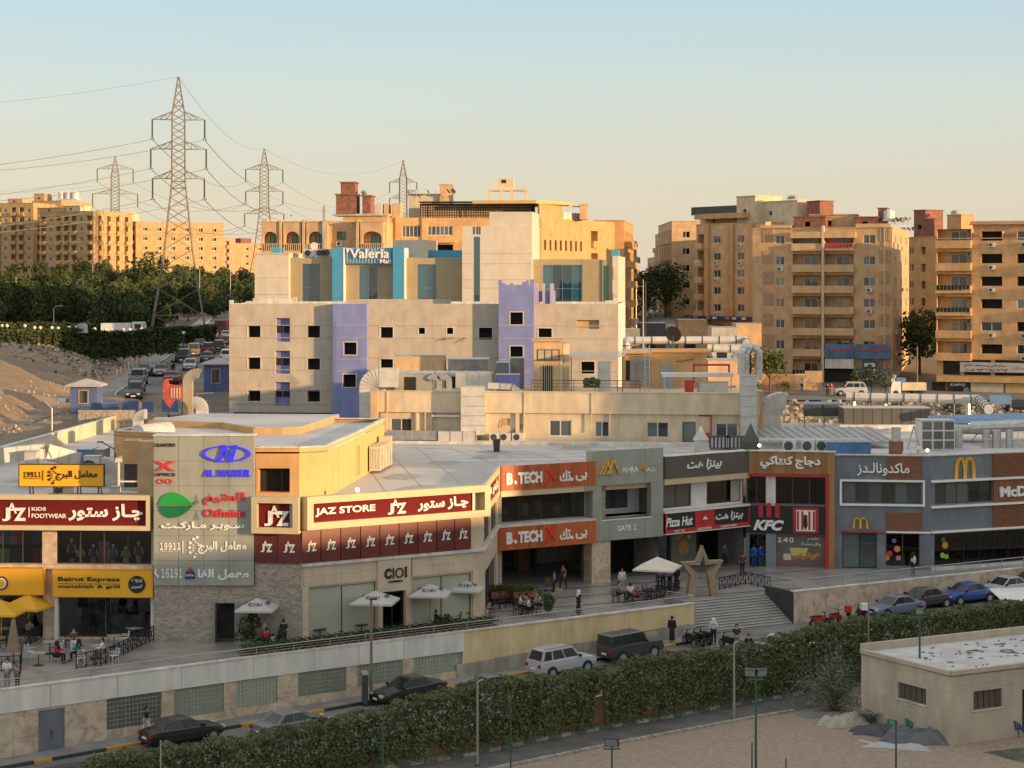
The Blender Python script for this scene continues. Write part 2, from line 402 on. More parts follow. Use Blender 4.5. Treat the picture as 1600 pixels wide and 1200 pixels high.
# ================================================================ terrain
def interp(x,xs,ys):return float(np.interp(x,xs,ys))
LEFT=([0,125,160,175,213,260,300,373,450,550,650,900,2500],[-4,-4,7.9,8.9,9.9,10.9,11.6,12.3,15.5,20.5,22.5,23,10])
MID=([0,152,172,205,260,300,340,450,700,1200,2500],[-4.6,-4.6,3,8.6,10.5,12,14.6,16.2,18,20,10])
RIGHT=([0,152,180,215,250,282,310,340,450,700,1200,2500],[-4.6,-4.6,2.4,4.4,6.9,7.3,11,14.8,16,18,20,10])
KERB=[(-43,120),(-42.4,164),(-41,198),(-48.3,279),(-58,373),(-66,470)]
def kerbx(Y):return interp(Y,[k[1] for k in KERB],[k[0] for k in KERB])
def gz(X,Y):
    u=X/max(Y,60.)
    l,m,r=interp(Y,*LEFT),interp(Y,*MID),interp(Y,*RIGHT)
    if Y<200 and X>-39.5:l=min(l,m)
    a=min(max((u+.17)/.05,0),1)
    if Y<210:a=min(max((X+41)/2.,0),1)
    b=min(max((u-.03)/.03,0),1)
    z=(l*(1-a)+m*a)*(1-b)+r*b
    d=kerbx(Y)-X-4.5
    if d>0 and Y>130:z += 3.4*min(d/11,1)**.8*interp(Y,[130,160,250,330,420],[0,1,1,.9,0])
    return z
def noise2(x,y):
    return (math.sin(x*.31+math.sin(y*.23)*1.7)*.5+math.sin(y*.37+x*.11+math.sin(x*.19)*2.1)*.5+.4*math.sin(x*.9+y*.7)*math.sin(y*1.1-x*.4))
def sheet(name,xs,ys,zf,m,kind='structure'):
    nx,ny=len(xs),len(ys);v=[(x,y,zf(x,y)) for y in ys for x in xs]
    f=[(j*nx+i,j*nx+i+1,(j+1)*nx+i+1,(j+1)*nx+i) for j in range(ny-1) for i in range(nx-1)]
    me=bpy.data.meshes.new(name);me.from_pydata(v,[],f);me.materials.append(m);me.polygons.foreach_set('use_smooth',[True]*len(f))
    return tag(put(name,me),kind=kind)
_xs=sorted(set([*np.linspace(-3000,-260,12),*np.linspace(-240,-90,31),*np.linspace(-88,110,133),*np.linspace(120,260,15),*np.linspace(320,3000,12)]))
_ys=sorted(set([*np.linspace(-400,120,14),*np.linspace(122,330,140),*np.linspace(335,700,60),*np.linspace(750,2500,12)]))
def gzn(x,y):
    z=gz(x,y)
    if y>150 and not (-60<x-kerbx(y)-0<0 and False):
        d=kerbx(y)-x
        k=min(max((d-4)/4,0),1) if x<-38 else (1 if x>12 and 190<y<247 else .0)
        z += k*.35*noise2(x*1.6,y*1.6)
    return z
sheet('ground',_xs,_ys,gzn,GROUND)
# soil bank on the left beside the climbing road
def bank_z(x,y):return gzn(x,y)+.03
def strip(name,ys,left,right,n,zf,m,smooth=True):
    v=[];f=[]
    for y in ys:
        a,b=left(y),right(y)
        for i in range(n+1):
            x=a+(b-a)*i/n;v.append((x,y,zf(x,y)))
    for j in range(len(ys)-1):
        for i in range(n):f.append((j*(n+1)+i,j*(n+1)+i+1,(j+1)*(n+1)+i+1,(j+1)*(n+1)+i))
    me=bpy.data.meshes.new(name);me.from_pydata(v,[],f);me.materials.append(m)
    me.polygons.foreach_set('use_smooth',[smooth]*len(f));return tag(put(name,me),kind='structure')
YS=list(np.linspace(140,330,130))
strip('soil_bank',YS,lambda y:kerbx(y)-42,lambda y:kerbx(y)-2.2,40,lambda x,y:gzn(x,y)+.04+.12*noise2(x*5,y*5),SOIL)
# climbing road with its pavement and kerb
YR=list(np.linspace(146,398,100))
rw=lambda y:interp(y,[146,200,300,470],[15,17,17,16])
def road2z(x,y):return gz(kerbx(y)+3,y)+.10
strip('hill_road',YR,kerbx,lambda y:kerbx(y)+rw(y),8,road2z,DUSTROAD)
strip('hill_pavement',YR,lambda y:kerbx(y)-2.4,lambda y:kerbx(y)-.2,2,lambda x,y:road2z(x,y)+.12,PAVE)
kb=MB()
for a,b in zip(YR[:-1],YR[1:]):
    kb.bar((kerbx(a)-.1,a,road2z(0,a)+.05),(kerbx(b)-.1,b,road2z(0,b)+.05),.2,.22)
tag(kb.build('hill_kerb',CONC),kind='structure')
def hill_pt(px,py):                # point of the hill road seen at px,py
    Y=200.
    for _ in range(30):Y=GY(py,road2z(0,Y))*.5+Y*.5
    return Vector((PX(px,Y),Y,road2z(0,Y)))
# street in front of the right hand apartment houses
strip('upper_street',list(np.linspace(250,274,24)),lambda y:24,lambda y:95,50,lambda x,y:gz(x,y)+.16,DUSTROAD)
strip('central_street',list(np.linspace(285,640,50)),lambda y:y*.0715-1,lambda y:y*.0715+7.5,3,lambda x,y:max(gz(x,y),gz(y*.0715+3,y))+.35,ASPH)

# ================================================================ plaza, retaining wall, front street
RW=[(-52,86.5),(-38,96),(-27,104.7),(-14.7,114.1),(-.8,123.9),(12.2,133)]
RT=[(10.6,135.8)]
Q=[(19.45,137.0),(38.3,148.5),(62,163)]

floor=MB()
floor.prism([*RW,RT[0],(17.85,139.8),Q[0],*Q[1:],(62,175),(-52,175)],-.25,0.)
tag(floor.build('plaza_floor',PLAZA),kind='structure')
# darker inlaid bands in the plaza paving
bd=MB()
for k in range(5):
    y=127+k*4.4
    a=Vector((-3+k*1.2,y+4,.004));b=a+Vector((24,11.5,0));n=Vector((-.43,.9,0))*.35
    bd.add([tuple(a),tuple(b),tuple(b+n),tuple(a+n)],[(0,1,2,3)])
tag(bd.build('plaza_paving_bands',mat('dark_paving_band',(.13,.12,.115),.3,var=.1)),kind='structure')
def roadz(X):return interp(X,[-60,-27,-14.7,-3,12,20,28,40,60],[-3.9,-3.3,-3.0,-2.5,-1.75,-1.65,-1.25,-1.0,-.9])
HL=[(-38,78.5),(-20,93.3),(-6.2,104.3),(-2.07,107.1),(1.17,110.2),(6.2,114.1),(9.3,116.3),(12.3,118.9),(18.5,123.3),(24,126.8),(40,137),(56,147)]
def along(poly,px,off=0.):
    """point on a plan polyline (shifted toward the camera by off) that is seen at column px"""
    k=(px-800)/F
    for a,b in zip(poly[:-1],poly[1:]):
        a,b=Vector((*a,0)),Vector((*b,0));d=(b-a);L=d.length;d.normalize();n=Vector((d.y,-d.x,0))
        a2=a+n*off;t=(k*a2.y-a2.x)/(d.x-k*d.y)
        if-1e-6 <= t <= L+1e-6:return a2+d*t,math.atan2(d.y,d.x)
    return a2+d*t,math.atan2(d.y,d.x)
def offs(poly,off):
    out=[]
    for i,p in enumerate(poly):
        a=Vector(poly[max(i-1,0)]);b=Vector(poly[min(i+1,len(poly)-1)]);d=(b-a).normalized()
        out.append((p[0]+d.y*off,p[1]-d.x*off))
    return out
def resample(poly,step):
    out=[]
    for a,b in zip(poly[:-1],poly[1:]):
        a,b=Vector(a),Vector(b);n=max(1,int((b-a).length/step))
        out += [tuple(a+(b-a)*i/n) for i in range(n)]
    return out+[tuple(poly[-1])]
RQ=RW+[Q[0]]+Q[1:]
def ribbon(name,p0,p1,zf,m,dz=0.):
    v=[];f=[]
    for a,b in zip(p0,p1):v += [(a[0],a[1],zf(a[0])+dz),(b[0],b[1],zf(b[0])+dz)]
    for i in range(len(p0)-1):f.append((2*i,2*i+1,2*i+3,2*i+2))
    me=bpy.data.meshes.new(name);me.from_pydata(v,[],f);me.materials.append(m);me.update()
    return tag(put(name,me),kind='structure')
fine=resample(RQ,2.)
def cut(poly,offv):return offs(poly,offv)
pxs_=list(range(-700,2300,25));ribbon('front_street',[tuple(along(RQ,p,-.5)[0][:2]) for p in pxs_],[tuple(along(HL,p,-1.25)[0][:2]) for p in pxs_],roadz,ASPH)
# pavement with painted kerb stones
pv=MB()
side=[p for p in resample(RW,1.5)]
s0,s1=offs(side,.0),offs(side,1.75)
for i in range(len(side)-1):
    z0,z1=roadz(side[i][0])+.14,roadz(side[i+1][0])+.14
    pv.add([(*s0[i],z0),(*s1[i],z0),(*s1[i+1],z1),(*s0[i+1],z1)],[(0,1,2,3)])
tag(pv.build('front_pavement',PAVE),kind='structure')
KY=mat('kerb_yellow',(.55,.30,.03),.7,var=.15,fine=.1);KB=mat('kerb_black',(.045,.045,.05),.7,var=.15)
kroot=tag(bpy.data.objects.new('front_kerb',None),kind='structure');COL.objects.link(kroot)
kl=resample(offs(resample(RW,3.),1.84),1.0)[8:]
for i in range(len(kl)-1):
    a,b=kl[i],kl[i+1];z0,z1=roadz(a[0])+.05,roadz(b[0])+.05
    d=(Vector(b)-Vector(a)).normalized()*.015
    MB().bar((a[0]+d.x,a[1]+d.y,z0),(b[0]-d.x,b[1]-d.y,z1),.18,.24).build('kerb_stone',KY if (i//1) % 4 == 0 or i % 8 == 1 else KB,kroot)

# retaining wall -------------------------------------------------------------
rt=thing('retaining_wall','long low retaining wall with pale panels, glass blocks and yellow end below the cafe terrace','wall')
ZT=.42
PANW=mat('pale_wall_panel',(.72,.68,.62),.75,var=.07,streak=.12,rnd=.03)
BUFF=mat('buff_painted_wall',(.68,.52,.28),.85,var=.08,streak=.15,bump=.15)
PLINTH=mat('weathered_plinth',(.38,.33,.27),.9,var=.2,streak=.3,bump=.2,fine=.1)
def seg(poly,i):return Wall(poly[i],poly[i+1])
def wall_piece(name,m,A,B,z0,z1,y0=0.,y1=.3,parent=rt):
    """box between plan points A and B (on the wall line) with its own bottom heights at each end"""
    A,B=Vector((*A[:2],0)),Vector((*B[:2],0));d=(B-A).normalized();n=Vector((-d.y,d.x,0))
    za,zb=(z0 if hasattr(z0,'__len__') else (z0,z0));ta,tb=(z1 if hasattr(z1,'__len__') else (z1,z1))
    p=[]
    for q,lo,hi in ((A,za,ta),(B,zb,tb)):
        for y in (y0,y1):
            for z in (lo,hi):p.append((q.x+n.x*y,q.y+n.y*y,z))
    mb=MB();mb.add(p,[(0,4,5,1),(2,3,7,6),(1,5,7,3),(0,2,6,4),(0,1,3,2),(4,6,7,5)])
    return mb.build(name,m,parent)
def on(px):return along(RW,px)[0]
# upper pale panels
edges_w=[-330,-180,-60,78,183,283,395,490,560,630,724]
for a,b in zip(edges_w[:-1],edges_w[1:]):
    A,B=on(a),on(b);e=(B-A).normalized()*.015
    # split where the wall bends so that the pieces follow it
    wall_piece('panel',PANW,A+e,B-e,-.80,ZT-.02,-.06,.25)
for a,b in ((724,797),(797,878),(878,978),(978,1085)):
    A,B=on(a),on(b);e=(B-A).normalized()*.03
    za,zb=roadz(A.x),roadz(B.x)
    wall_piece('painted_panel',BUFF,A+e,B-e,(za+.95,zb+.85),ZT-.02,-.03,.25)
    wall_piece('joint_strip',WHITE,A-e,A+e,(za+.9,za+.9),ZT-.02,-.05,.1)
A,B=on(713),on(1085);wall_piece('plinth',PLINTH,A,B,(roadz(A.x)-.3,roadz(B.x)-.3),(roadz(A.x)+.95,roadz(B.x)+.85),-.10,.25)
# lower travertine zone with glass block windows and a steel door
gw=[(167,252),(272,350),(369,433),(466,541),(559,629),(646,713)]
GBL=matglass('glass_block',(.20,.22,.16),rough=.12,refl=.6)
blk=MB().box(.02,.215,-.02,.05,.02,.215).mesh('glass_block',GBL)
def stone_run(pa,pb):
    A,B=on(pa),on(pb);n=max(1,round((B-A).length/1.35));d=(B-A)/n;e=d.normalized()*.006
    for k in range(n):
        a,b=A+d*k+e,A+d*(k+1)-e
        za,zb=roadz(a.x)-.3,roadz(b.x)-.3;mid=(za+zb)/2+1.25+random.uniform(-.15,.15)
        j=random.uniform(0,.012)
        wall_piece('stone_slab',TRAV,a,b,(za,zb),(mid,mid),-j,.25)
        wall_piece('stone_slab',TRAV,a,b,mid+.012,-.80,-random.uniform(0,.012),.25)
for pa,pb in ((-330,-220),(-220,-100),(-100,60),(101,167),(252,272),(350,369),(433,466),(541,559),(629,646)):stone_run(pa,pb)
for pa,pb in gw:
    A,B=on(pa),on(pb);L=(B-A).length;d=(B-A).normalized();zb=roadz((A.x+B.x)/2)+.62
    wall_piece('stone_slab',TRAV,A,B,(roadz(A.x)-.3,roadz(B.x)-.3),zb,-.0,.25)
    nz=max(1,int((-.83-zb)/.22));nx=int(L/.22);sx=L/(nx*.22);sz=(-.81-zb)/(nz*.22)
    fr=tag(wall_piece('glass_block_window',CONC,A,B,zb,-.80,.10,.2))
    mb=MB(Matrix.Translation((A.x,A.y,zb)) @ Matrix.Rotation(math.atan2(d.y,d.x),4,'Z') @ Matrix.Diagonal((sx,1,sz,1)))
    for i in range(nx):
        for k in range(nz):
            x,z=i*.22,k*.22
            mb.add([(x+.015,.10,z+.015),(x+.205,.10,z+.015),(x+.205,.10,z+.205),(x+.015,.10,z+.205),(x+.035,.05,z+.035),(x+.185,.05,z+.035),(x+.185,.05,z+.185),(x+.035,.05,z+.185)],
                   [(0,1,5,4),(1,2,6,5),(2,3,7,6),(3,0,4,7),(4,5,6,7)])
    tag(mb.build('glass_blocks',GBL,fr),kind='stuff')
A,B=on(60),on(101);STEEL_D=mat('grey_steel_door',(.17,.185,.20),.55,var=.1,streak=.15)
dr=wall_piece('door',STEEL_D,A,B,(roadz(A.x)+.12,roadz(B.x)+.12),-.95,.06,.15)
wall_piece('stone_slab',TRAV,A,B,-.95,-.80,0,.25)
M=A+(B-A)*.5;d=(B-A).normalized();n=Vector((d.y,-d.x,0))
MB().cyl(M+n*-.02+Vector((0,0,-2.2)),M+n*.06+Vector((0,0,-2.2)),.05,n=6).bar(M+n*.05+Vector((0,0,-2.5)),M+n*.05+Vector((0,0,-2.0)),.03).build('handle',METALD,dr)
# coping and back of the parapet
for i in range(len(RW)-1):wall_piece('coping',CONC_L,RW[i],RW[i+1],ZT-.02,ZT+.06,-.1,.32)
for i in range(len(RW)-1):wall_piece('core',CONC,RW[i],RW[i+1],-4.6,ZT-.03,.26,.36)
wall_piece('end_return',mat('dark_wall_end',(.14,.13,.12),.8,var=.2),RW[-1],RT[0],-2.2,ZT,-.05,.3)
# right hand stone wall beside the steps
rw2=thing('stone_retaining_wall','tan stone clad retaining wall right of the steps behind the parked cars','wall')
L=(Vector(Q[1])-Vector(Q[0])).length;d=(Vector(Q[1])-Vector(Q[0])).normalized();x=0;k=0
while x<44:
    wl=2.9;a=Vector(Q[0])+d*x;b=a+d*(wl-.02)
    a2=Vector((a.x,a.y));wall_piece('stone_slab',TRAV,a2,b,-2.0,.55,-.02-.015*(k % 2),.3,rw2);x += wl;k += 1
wall_piece('coping',CONC_L,Q[0],Q[2],.55,.62,-.06,.36,rw2)
SL=mat('dark_slate_courses',(.05,.052,.055),.6,var=.3,scale=3,fine=.2)
for k in range(11):
    wall_piece('slate_course',SL,(17.85,139.8),Q[0],-1.9+k*.225,-1.9+k*.225+.215,-.03-.02*(k % 2),.3,rw2)
# steps
st=thing('entrance_steps','broad grey stone steps up from the street to the plaza','steps')
a0,a1=Vector(RW[-1]),Vector(Q[0]);nn=Vector((-1.6,2.8));N=12
DRK=mat('step_riser_shade',(.10,.095,.09),.8)  # shade of the risers put into the colour of dark edge strips
STEPM=mat('step_stone',(.46,.44,.40),.7,var=.12,fine=.08)
for k in range(N):
    f0,f1=(k)/N,(k+1)/N
    p=[a0+nn*f0,a1+nn*f0*1.0,a1+nn*1.0,a0+nn*1.0]
    ztop=-1.68+1.68*(k+1)/N-.0
    mb=MB().prism([tuple(q) for q in p],ztop-.14,ztop-.004*(k == N-1));mb.build('step',STEPM,st)
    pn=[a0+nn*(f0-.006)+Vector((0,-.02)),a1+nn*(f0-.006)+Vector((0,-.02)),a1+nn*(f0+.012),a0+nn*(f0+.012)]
    MB().prism([tuple(q) for q in pn],ztop-.03,ztop+.004).build('nosing_shade',DRK,st)

def railing(name,pts,h,label,posts=2.0,m=RAIL,group=None,rails=3):
    t=thing(name,label,'railing',group=group)
    pp=[Vector(p) for p in pts]
    for k in range(rails):
        z=h*(1-k/rails*.92);r=.035 if k == 0 else .018
        MB().tube([tuple(p+Vector((0,0,z))) for p in pp],r,6).build('top_rail' if k == 0 else 'lower_rail',m,t)
    for a,b in zip(pp[:-1],pp[1:]):
        n=max(1,round((b-a).length/posts))
        for i in range(n+1):
            if i == n and b is not pp[-1]:continue
            q=a+(b-a)*i/n;MB().cyl(q,q+Vector((0,0,h)),.028,n=6).build('post',m,t)
    return t
railing('railing',[(p[0]-.0,p[1]+.08,ZT+.06) for p in RW]+[(RT[0][0],RT[0][1],.35)],.46,'long grey steel railing along the top of the terrace wall',2.6)
railing('railing',[(17.9,139.9,.6),(Q[0][0],Q[0][1]+.1,.62),(Q[1][0],Q[1][1]+.1,.62),(Q[2][0],Q[2][1]+.1,.62)],.75,'grey steel railing on the stone wall in front of the burger restaurant',2.2)

# ---------------------------------------------------------------- sand lot, path, kerbs
lot=[(x,y) for x,y in offs(HL,.0)]
zl=-3.5
mb=MB();v=[(x,y,zl) for x,y in HL]+[(80,147,zl),(80,40,zl),(-60,40,zl),(-60,60,zl)]
mb.add(v,[tuple(range(len(v)-1,-1,-1))]);sd_=mb.build('sand_lot',SANDM);tag(sd_,kind='structure')
edge=[(-22,85.5),(-.57,104),(6.2,109.7),(12.6,114.7),(16.7,117.7)]
mb=MB();inner=offs(HL,.35)
v=[(x,y,zl+.006) for x,y in inner[0:9]]+[(20.5,121.5,zl+.006),(19.3,119.5,zl+.006)]+[(x,y,zl+.006) for x,y in reversed(edge)]
mb.add(v,[tuple(range(len(v)-1,-1,-1))]);tag(mb.build('garden_path',mat2('worn_asphalt_path',(.155,.145,.13),(.115,.108,.10),.6,rough=.9,bump=.15,fine=.1)),kind='structure')
# rough stone edging
eg=tag(bpy.data.objects.new('stone_edging',None),kind='structure');COL.objects.link(eg)
EDG=mat('pale_edging_stone',(.34,.31,.26),.9,var=.2,fine=.12,rnd=.15)
ep=resample(edge,.42)
em=MB().box(-.2,.19,-.13,.13,0,.14).mesh('stone',EDG);em2=MB().prism([(-.2,-.12),(.17,-.14),(.2,.1),(-.16,.14)],0,[.1,.16,.13,.15]).mesh('stone',EDG)
for i in range(len(ep)-1):
    a,b=ep[i],ep[i+1];o=put('stone',random.choice((em,em2)),eg,((a[0]+b[0])/2+random.uniform(-.03,.03),(a[1]+b[1])/2+random.uniform(-.03,.03),zl+.0),math.atan2(b[1]-a[1],b[0]-a[0])+random.uniform(-.1,.1))
# green and white kerb along the hedge
KG=mat('kerb_green',(.10,.20,.15),.8,var=.25,fine=.15);KW=mat('kerb_white',(.42,.39,.33),.8,var=.25,fine=.15)
gk=tag(bpy.data.objects.new('hedge_kerb',None),kind='structure');COL.objects.link(gk)
kk=resample(offs(HL[:9],.2),.8)
for i in range(len(kk)-1):
    a,b=Vector(kk[i]),Vector(kk[i+1]);d=(b-a).normalized()*.012;a=a+d;b=b-d
    MB().bar((a.x,a.y,zl+.06),(b.x,b.y,zl+.06),.2,.2).build('kerb_stone',KG if i % 2 else KW,gk)
hedge_wall=thing('boundary_wall','low tan wall glimpsed through gaps at the foot of the hedge','wall')
hb=offs(HL,-.9)
for a,b in zip(hb[:-1],hb[1:]):wall_piece('wall_panel',SAND_WALL,a,b,zl-.1,(roadz(a[0])+.2,roadz(b[0])+.2),0,.25,hedge_wall)
strip_soil=MB();h0=offs(HL,.3);h1=offs(HL,-.9)
for i in range(len(h0)-1):strip_soil.add([(*h0[i],zl+.09),(*h0[i+1],zl+.09),(*h1[i+1],zl+.09),(*h1[i],zl+.09)],[(0,1,2,3)])
tag(strip_soil.build('planting_bed',SOIL),kind='structure')

# tar patches and cracks in the street
pt_=MB();r7=random.Random(9)
for k in range(26):
    px=r7.uniform(100,1500);p,a=along(RQ,px,r7.uniform(3.5,8));L_=r7.uniform(.6,2.6);W_=r7.uniform(.05,.9) if k % 2 else .05;d=Vector((math.cos(a),math.sin(a),0));n=Vector((-d.y,d.x,0))
    q=[p-d*L_-n*W_,p+d*L_-n*W_,p+d*L_+n*W_,p-d*L_+n*W_];pt_.add([(v.x,v.y,roadz(v.x)+.012) for v in q],[(0,1,2,3)])
tag(pt_.build('road_patches',mat('tar_patch',(.07,.068,.064),.8,var=.2)),kind='structure')
# ================================================================ shopping mall, one unit after another
ROOFZ=8.45
def shell(root,L,D=7.,floors=(0.,4.05),skewl=0.,skewr=0.,interior=INTER):
    """back wall, side walls, floor slabs inside a unit so that its glass shows a room"""
    mb=MB()
    mb.quad((0,D,0),(L,D,0),(L,D,ROOFZ),(0,D,ROOFZ))
    mb.quad((0.02,.3,0),(0.02,D,0),(0.02,D,ROOFZ),(0.02,.3,ROOFZ));mb.quad((L-.02,.3,0),(L-.02,.3,ROOFZ),(L-.02,D,ROOFZ),(L-.02,D,0))
    for z in floors[1:]:mb.box(0.02,L-.02,.3,D,z,z+.3)
    return mb.build('room',interior,root)
def mullions(root,name,x0,x1,z0,z1,n,y,m=ALUB,w=.06,horiz=()):
    """frame round a window and n panes divided by mullions; the panes are its children"""
    mb=MB()
    mb.box(x0,x1,y-.03,y+.04,z0,z0+w).box(x0,x1,y-.03,y+.04,z1-w,z1).box(x0,x0+w,y-.03,y+.04,z0+w,z1-w).box(x1-w,x1,y-.03,y+.04,z0+w,z1-w)
    for i in range(1,n):
        x=x0+(x1-x0)*i/n;mb.box(x-w/2,x+w/2,y-.03,y+.04,z0+w,z1-w)
    for z in horiz:mb.box(x0+w,x1-w,y-.02,y+.03,z-w/2,z+w/2)
    return mb.build(name,m,root)
def glazing(root,x0,x1,z0,z1,n,y,glass=GLASSC,m=ALUB,w=.06,horiz=(),name='window'):
    f=mullions(root,name,x0,x1,z0,z1,n,y,m,w,horiz)
    for i in range(n):
        a=x0+(x1-x0)*i/n;b=x0+(x1-x0)*(i+1)/n
        MB().quad((a+w/2,y+.01,z0+w/2),(b-w/2,y+.01,z0+w/2),(b-w/2,y+.01,z1-w/2),(a+w/2,y+.01,z1-w/2)).build('pane',glass,f)
    return f
def frame_board(root,x0,x1,z0,z1,b,y0,y1,m,name='sign_frame'):
    mb=MB();mb.box(x0,x1,y0,y1,z1-b,z1).box(x0,x1,y0,y1,z0,z0+b).box(x0,x0+b,y0,y1,z0+b,z1-b).box(x1-b,x1,y0,y1,z0+b,z1-b)
    return mb.build(name,m,root)
def board(root,x0,x1,z0,z1,y0,y1,m,name='sign_board'):return MB().box(x0,x1,y0,y1,z0,z1).build(name,m,root)
def jaz(root,x0,x1,z0,z1,y,m=LETW,ext=.05):
    w,h=x1-x0,z1-z0
    g=text(root,'J',(x0,x0+w*.34,z0,z0+h*.74),y,m,'logo',ext=ext,bold=.03)
    text(g,'A',(x0+w*.20,x0+w*.62,z0+h*.42,z1),y-.01,m,'logo_letter',ext=ext,bold=.02)
    text(g,'Z',(x0+w*.50,x1,z0+h*.02,z0+h*.74),y-.02,m,'logo_letter',ext=ext,bold=.04)
    return g
def arches(root,x0,x1,z0,z1,y,r,m=LETY):
    w=(x1-x0)/2;mb=MB();h=z1-z0
    for k in range(2):
        pts=[]
        for i in range(15):
            t=math.pi*i/14;c=math.cos(t)
            x=x0+w*(k+.5)-w*.5*c*(1-.0*abs(c));z=z0+h*(max(math.sin(t),0)**.62)
            pts.append((x,z))
        for (a,b) in zip(pts[:-1],pts[1:]):
            dx,dz=b[0]-a[0],b[1]-a[1];l=math.hypot(dx,dz);nx,nz=-dz/l*r,dx/l*r;ex,ez=dx/l*r*.45,dz/l*r*.45
            mb.slab([(a[0]-nx-ex,a[1]-nz-ez),(b[0]-nx+ex,b[1]-nz+ez),(b[0]+nx+ex,b[1]+nz+ez),(a[0]+nx-ex,a[1]+nz-ez)],y-.12-.003*k,y)
    return mb.build('arches_logo',m,root)
def dress(cx,y,z,root,cols,h=1.55):
    """a shop window mannequin"""
    t=MB().ball((cx,y,z+h*.93),.10,8,6,sz=1.25).cyl((cx,y,z+h*.82),(cx,y,z+h*.9),.05,n=6).cyl((cx-.07,y,z),(cx-.08,y,z+h*.5),.05,.075,6).cyl((cx+.07,y,z),(cx+.08,y,z+h*.5),.05,.075,6)\
        .cyl((cx-.2,y,z+h*.78),(cx-.27,y,z+h*.5),.045,n=6).cyl((cx+.2,y,z+h*.78),(cx+.27,y,z+h*.5),.045,n=6).build('mannequin',LETW,root)
    MB().cyl((cx,y,z+h*.45),(cx,y,z+h*.83),.16,.19,8).build('garment',cols[0],t);MB().cyl((cx,y,z+h*.3),(cx,y,z+h*.46),.2,.16,8).build('skirt',cols[1],t)

# ---- left wing: kids shop above, restaurant below
LW=Wall((-52,123.2),(-22.0,121.9));X=LW.x;Z=LW.z
t=LW.root('left_wing_shops','two storey shop wing with maroon kids footwear sign above yellow restaurant signs','shops')
L=LW.L
w1=(X(-90),X(66),4.62,6.72,.25);w2=(X(88),X(236.5),4.62,6.72,.25)
g1=(X(-90),X(67),.12,2.7,.3);g2=(X(92),X(236),.12,2.7,.3)
mb=MB();opened(mb,0,L,0,8.7,[w1,w2,g1,g2]);mb.build('wall',TRAV,t)
board(t,0,L-.0,4.35,4.6,-.25,0,TRAV,'ledge')
shell(t,L,8)
for w_,n in ((w1,5),(w2,4)):glazing(t,w_[0],w_[1],w_[2],w_[3],n,.15,GLASSC)
glazing(t,*g1[:4],4,.2,GLASSM);glazing(t,*g2[:4],2,.2,GLASSM)
for xx in (g2[0]-.25,g2[1]):board(t,xx,xx+.22,0,2.7,-.12,.1,WHITE,'white_pillar')
GAR=[mat('garment_%s' % n,c,.9,var=.1) for n,c in (('red',(.45,.03,.05)),('white',(.6,.58,.55)),('blue',(.06,.10,.25)),('pink',(.5,.2,.25)),('lime',(.35,.5,.06)),('black',(.02,.02,.025)),('teal',(.04,.22,.22)),('olive',(.12,.13,.05)))]
for k,(px,h) in enumerate(((107,1.75),(121,1.3),(141,1.4),(172,1.4),(192,1.25),(212,1.6))):dress(X(px),.75,4.35,t,(GAR[k % 5],GAR[(k*3+5) % 8]),h)
rack=MB().box(X(148),X(166),.9,1.1,4.35,5.9).build('clothes_display',GAR[3],t)
for k in range(12):
    xx=X(-80)+(X(62)-X(-80))*k/12
    if k in (0,3,6,9):board(t,xx,xx+.08,1.2,1.3,4.4,6.6,ALU,'rack_upright')
    MB().slab([(xx+.1,6.45),(xx+.35,6.6),(xx+.6,6.6),(xx+.85,6.45),(xx+.8,6.15),(xx+.72,6.2),(xx+.72,5.7),(xx+.23,5.7),(xx+.23,6.2),(xx+.15,6.15)],.8,.9).build('hanging_shirt',GAR[(k*5) % 8],t)
    MB().box(xx+.25,xx+.7,.8,.9,4.6,5.45).build('hanging_trousers',GAR[(k*3+2) % 8],t)
fr=frame_board(t,0,L-.05,6.78,8.92,.28,-.75,-.1,CREAM_HI)
board(t,0,L-.33,7.06,8.64,-.45,-.1,MAROON)
board(t,L-.33,L-.2,7.06,8.64,-.5,-.1,GREYPAN,'sign_end')
sg=board(t,X(-6),X(-1.5),7.2,7.25,-.47,-.45,LETW,'separator')
jaz(t,X(7),X(44.5),Z(30,814)+.05,Z(30,784)-.02,-.46)
board(t,X(48),X(49.5),Z(48,807),Z(48,791),-.49,-.45,LETW,'separator')
text(t,'KIDS',(X(53),X(75),Z(60,796.5),Z(60,791)),-.46,LETW,bold=.02)
text(t,'FOOTWEAR',(X(53),X(107),Z(60,808),Z(60,801)),-.46,LETW,bold=.02)
text(t,ar('چـاز ستور'),(X(110),X(226),Z(170,814),Z(170,786)),-.46,LETW,bold=.035)
text(t,'SE',(X(-12),X(2),Z(0,807),Z(0,802)),-.46,LETW)
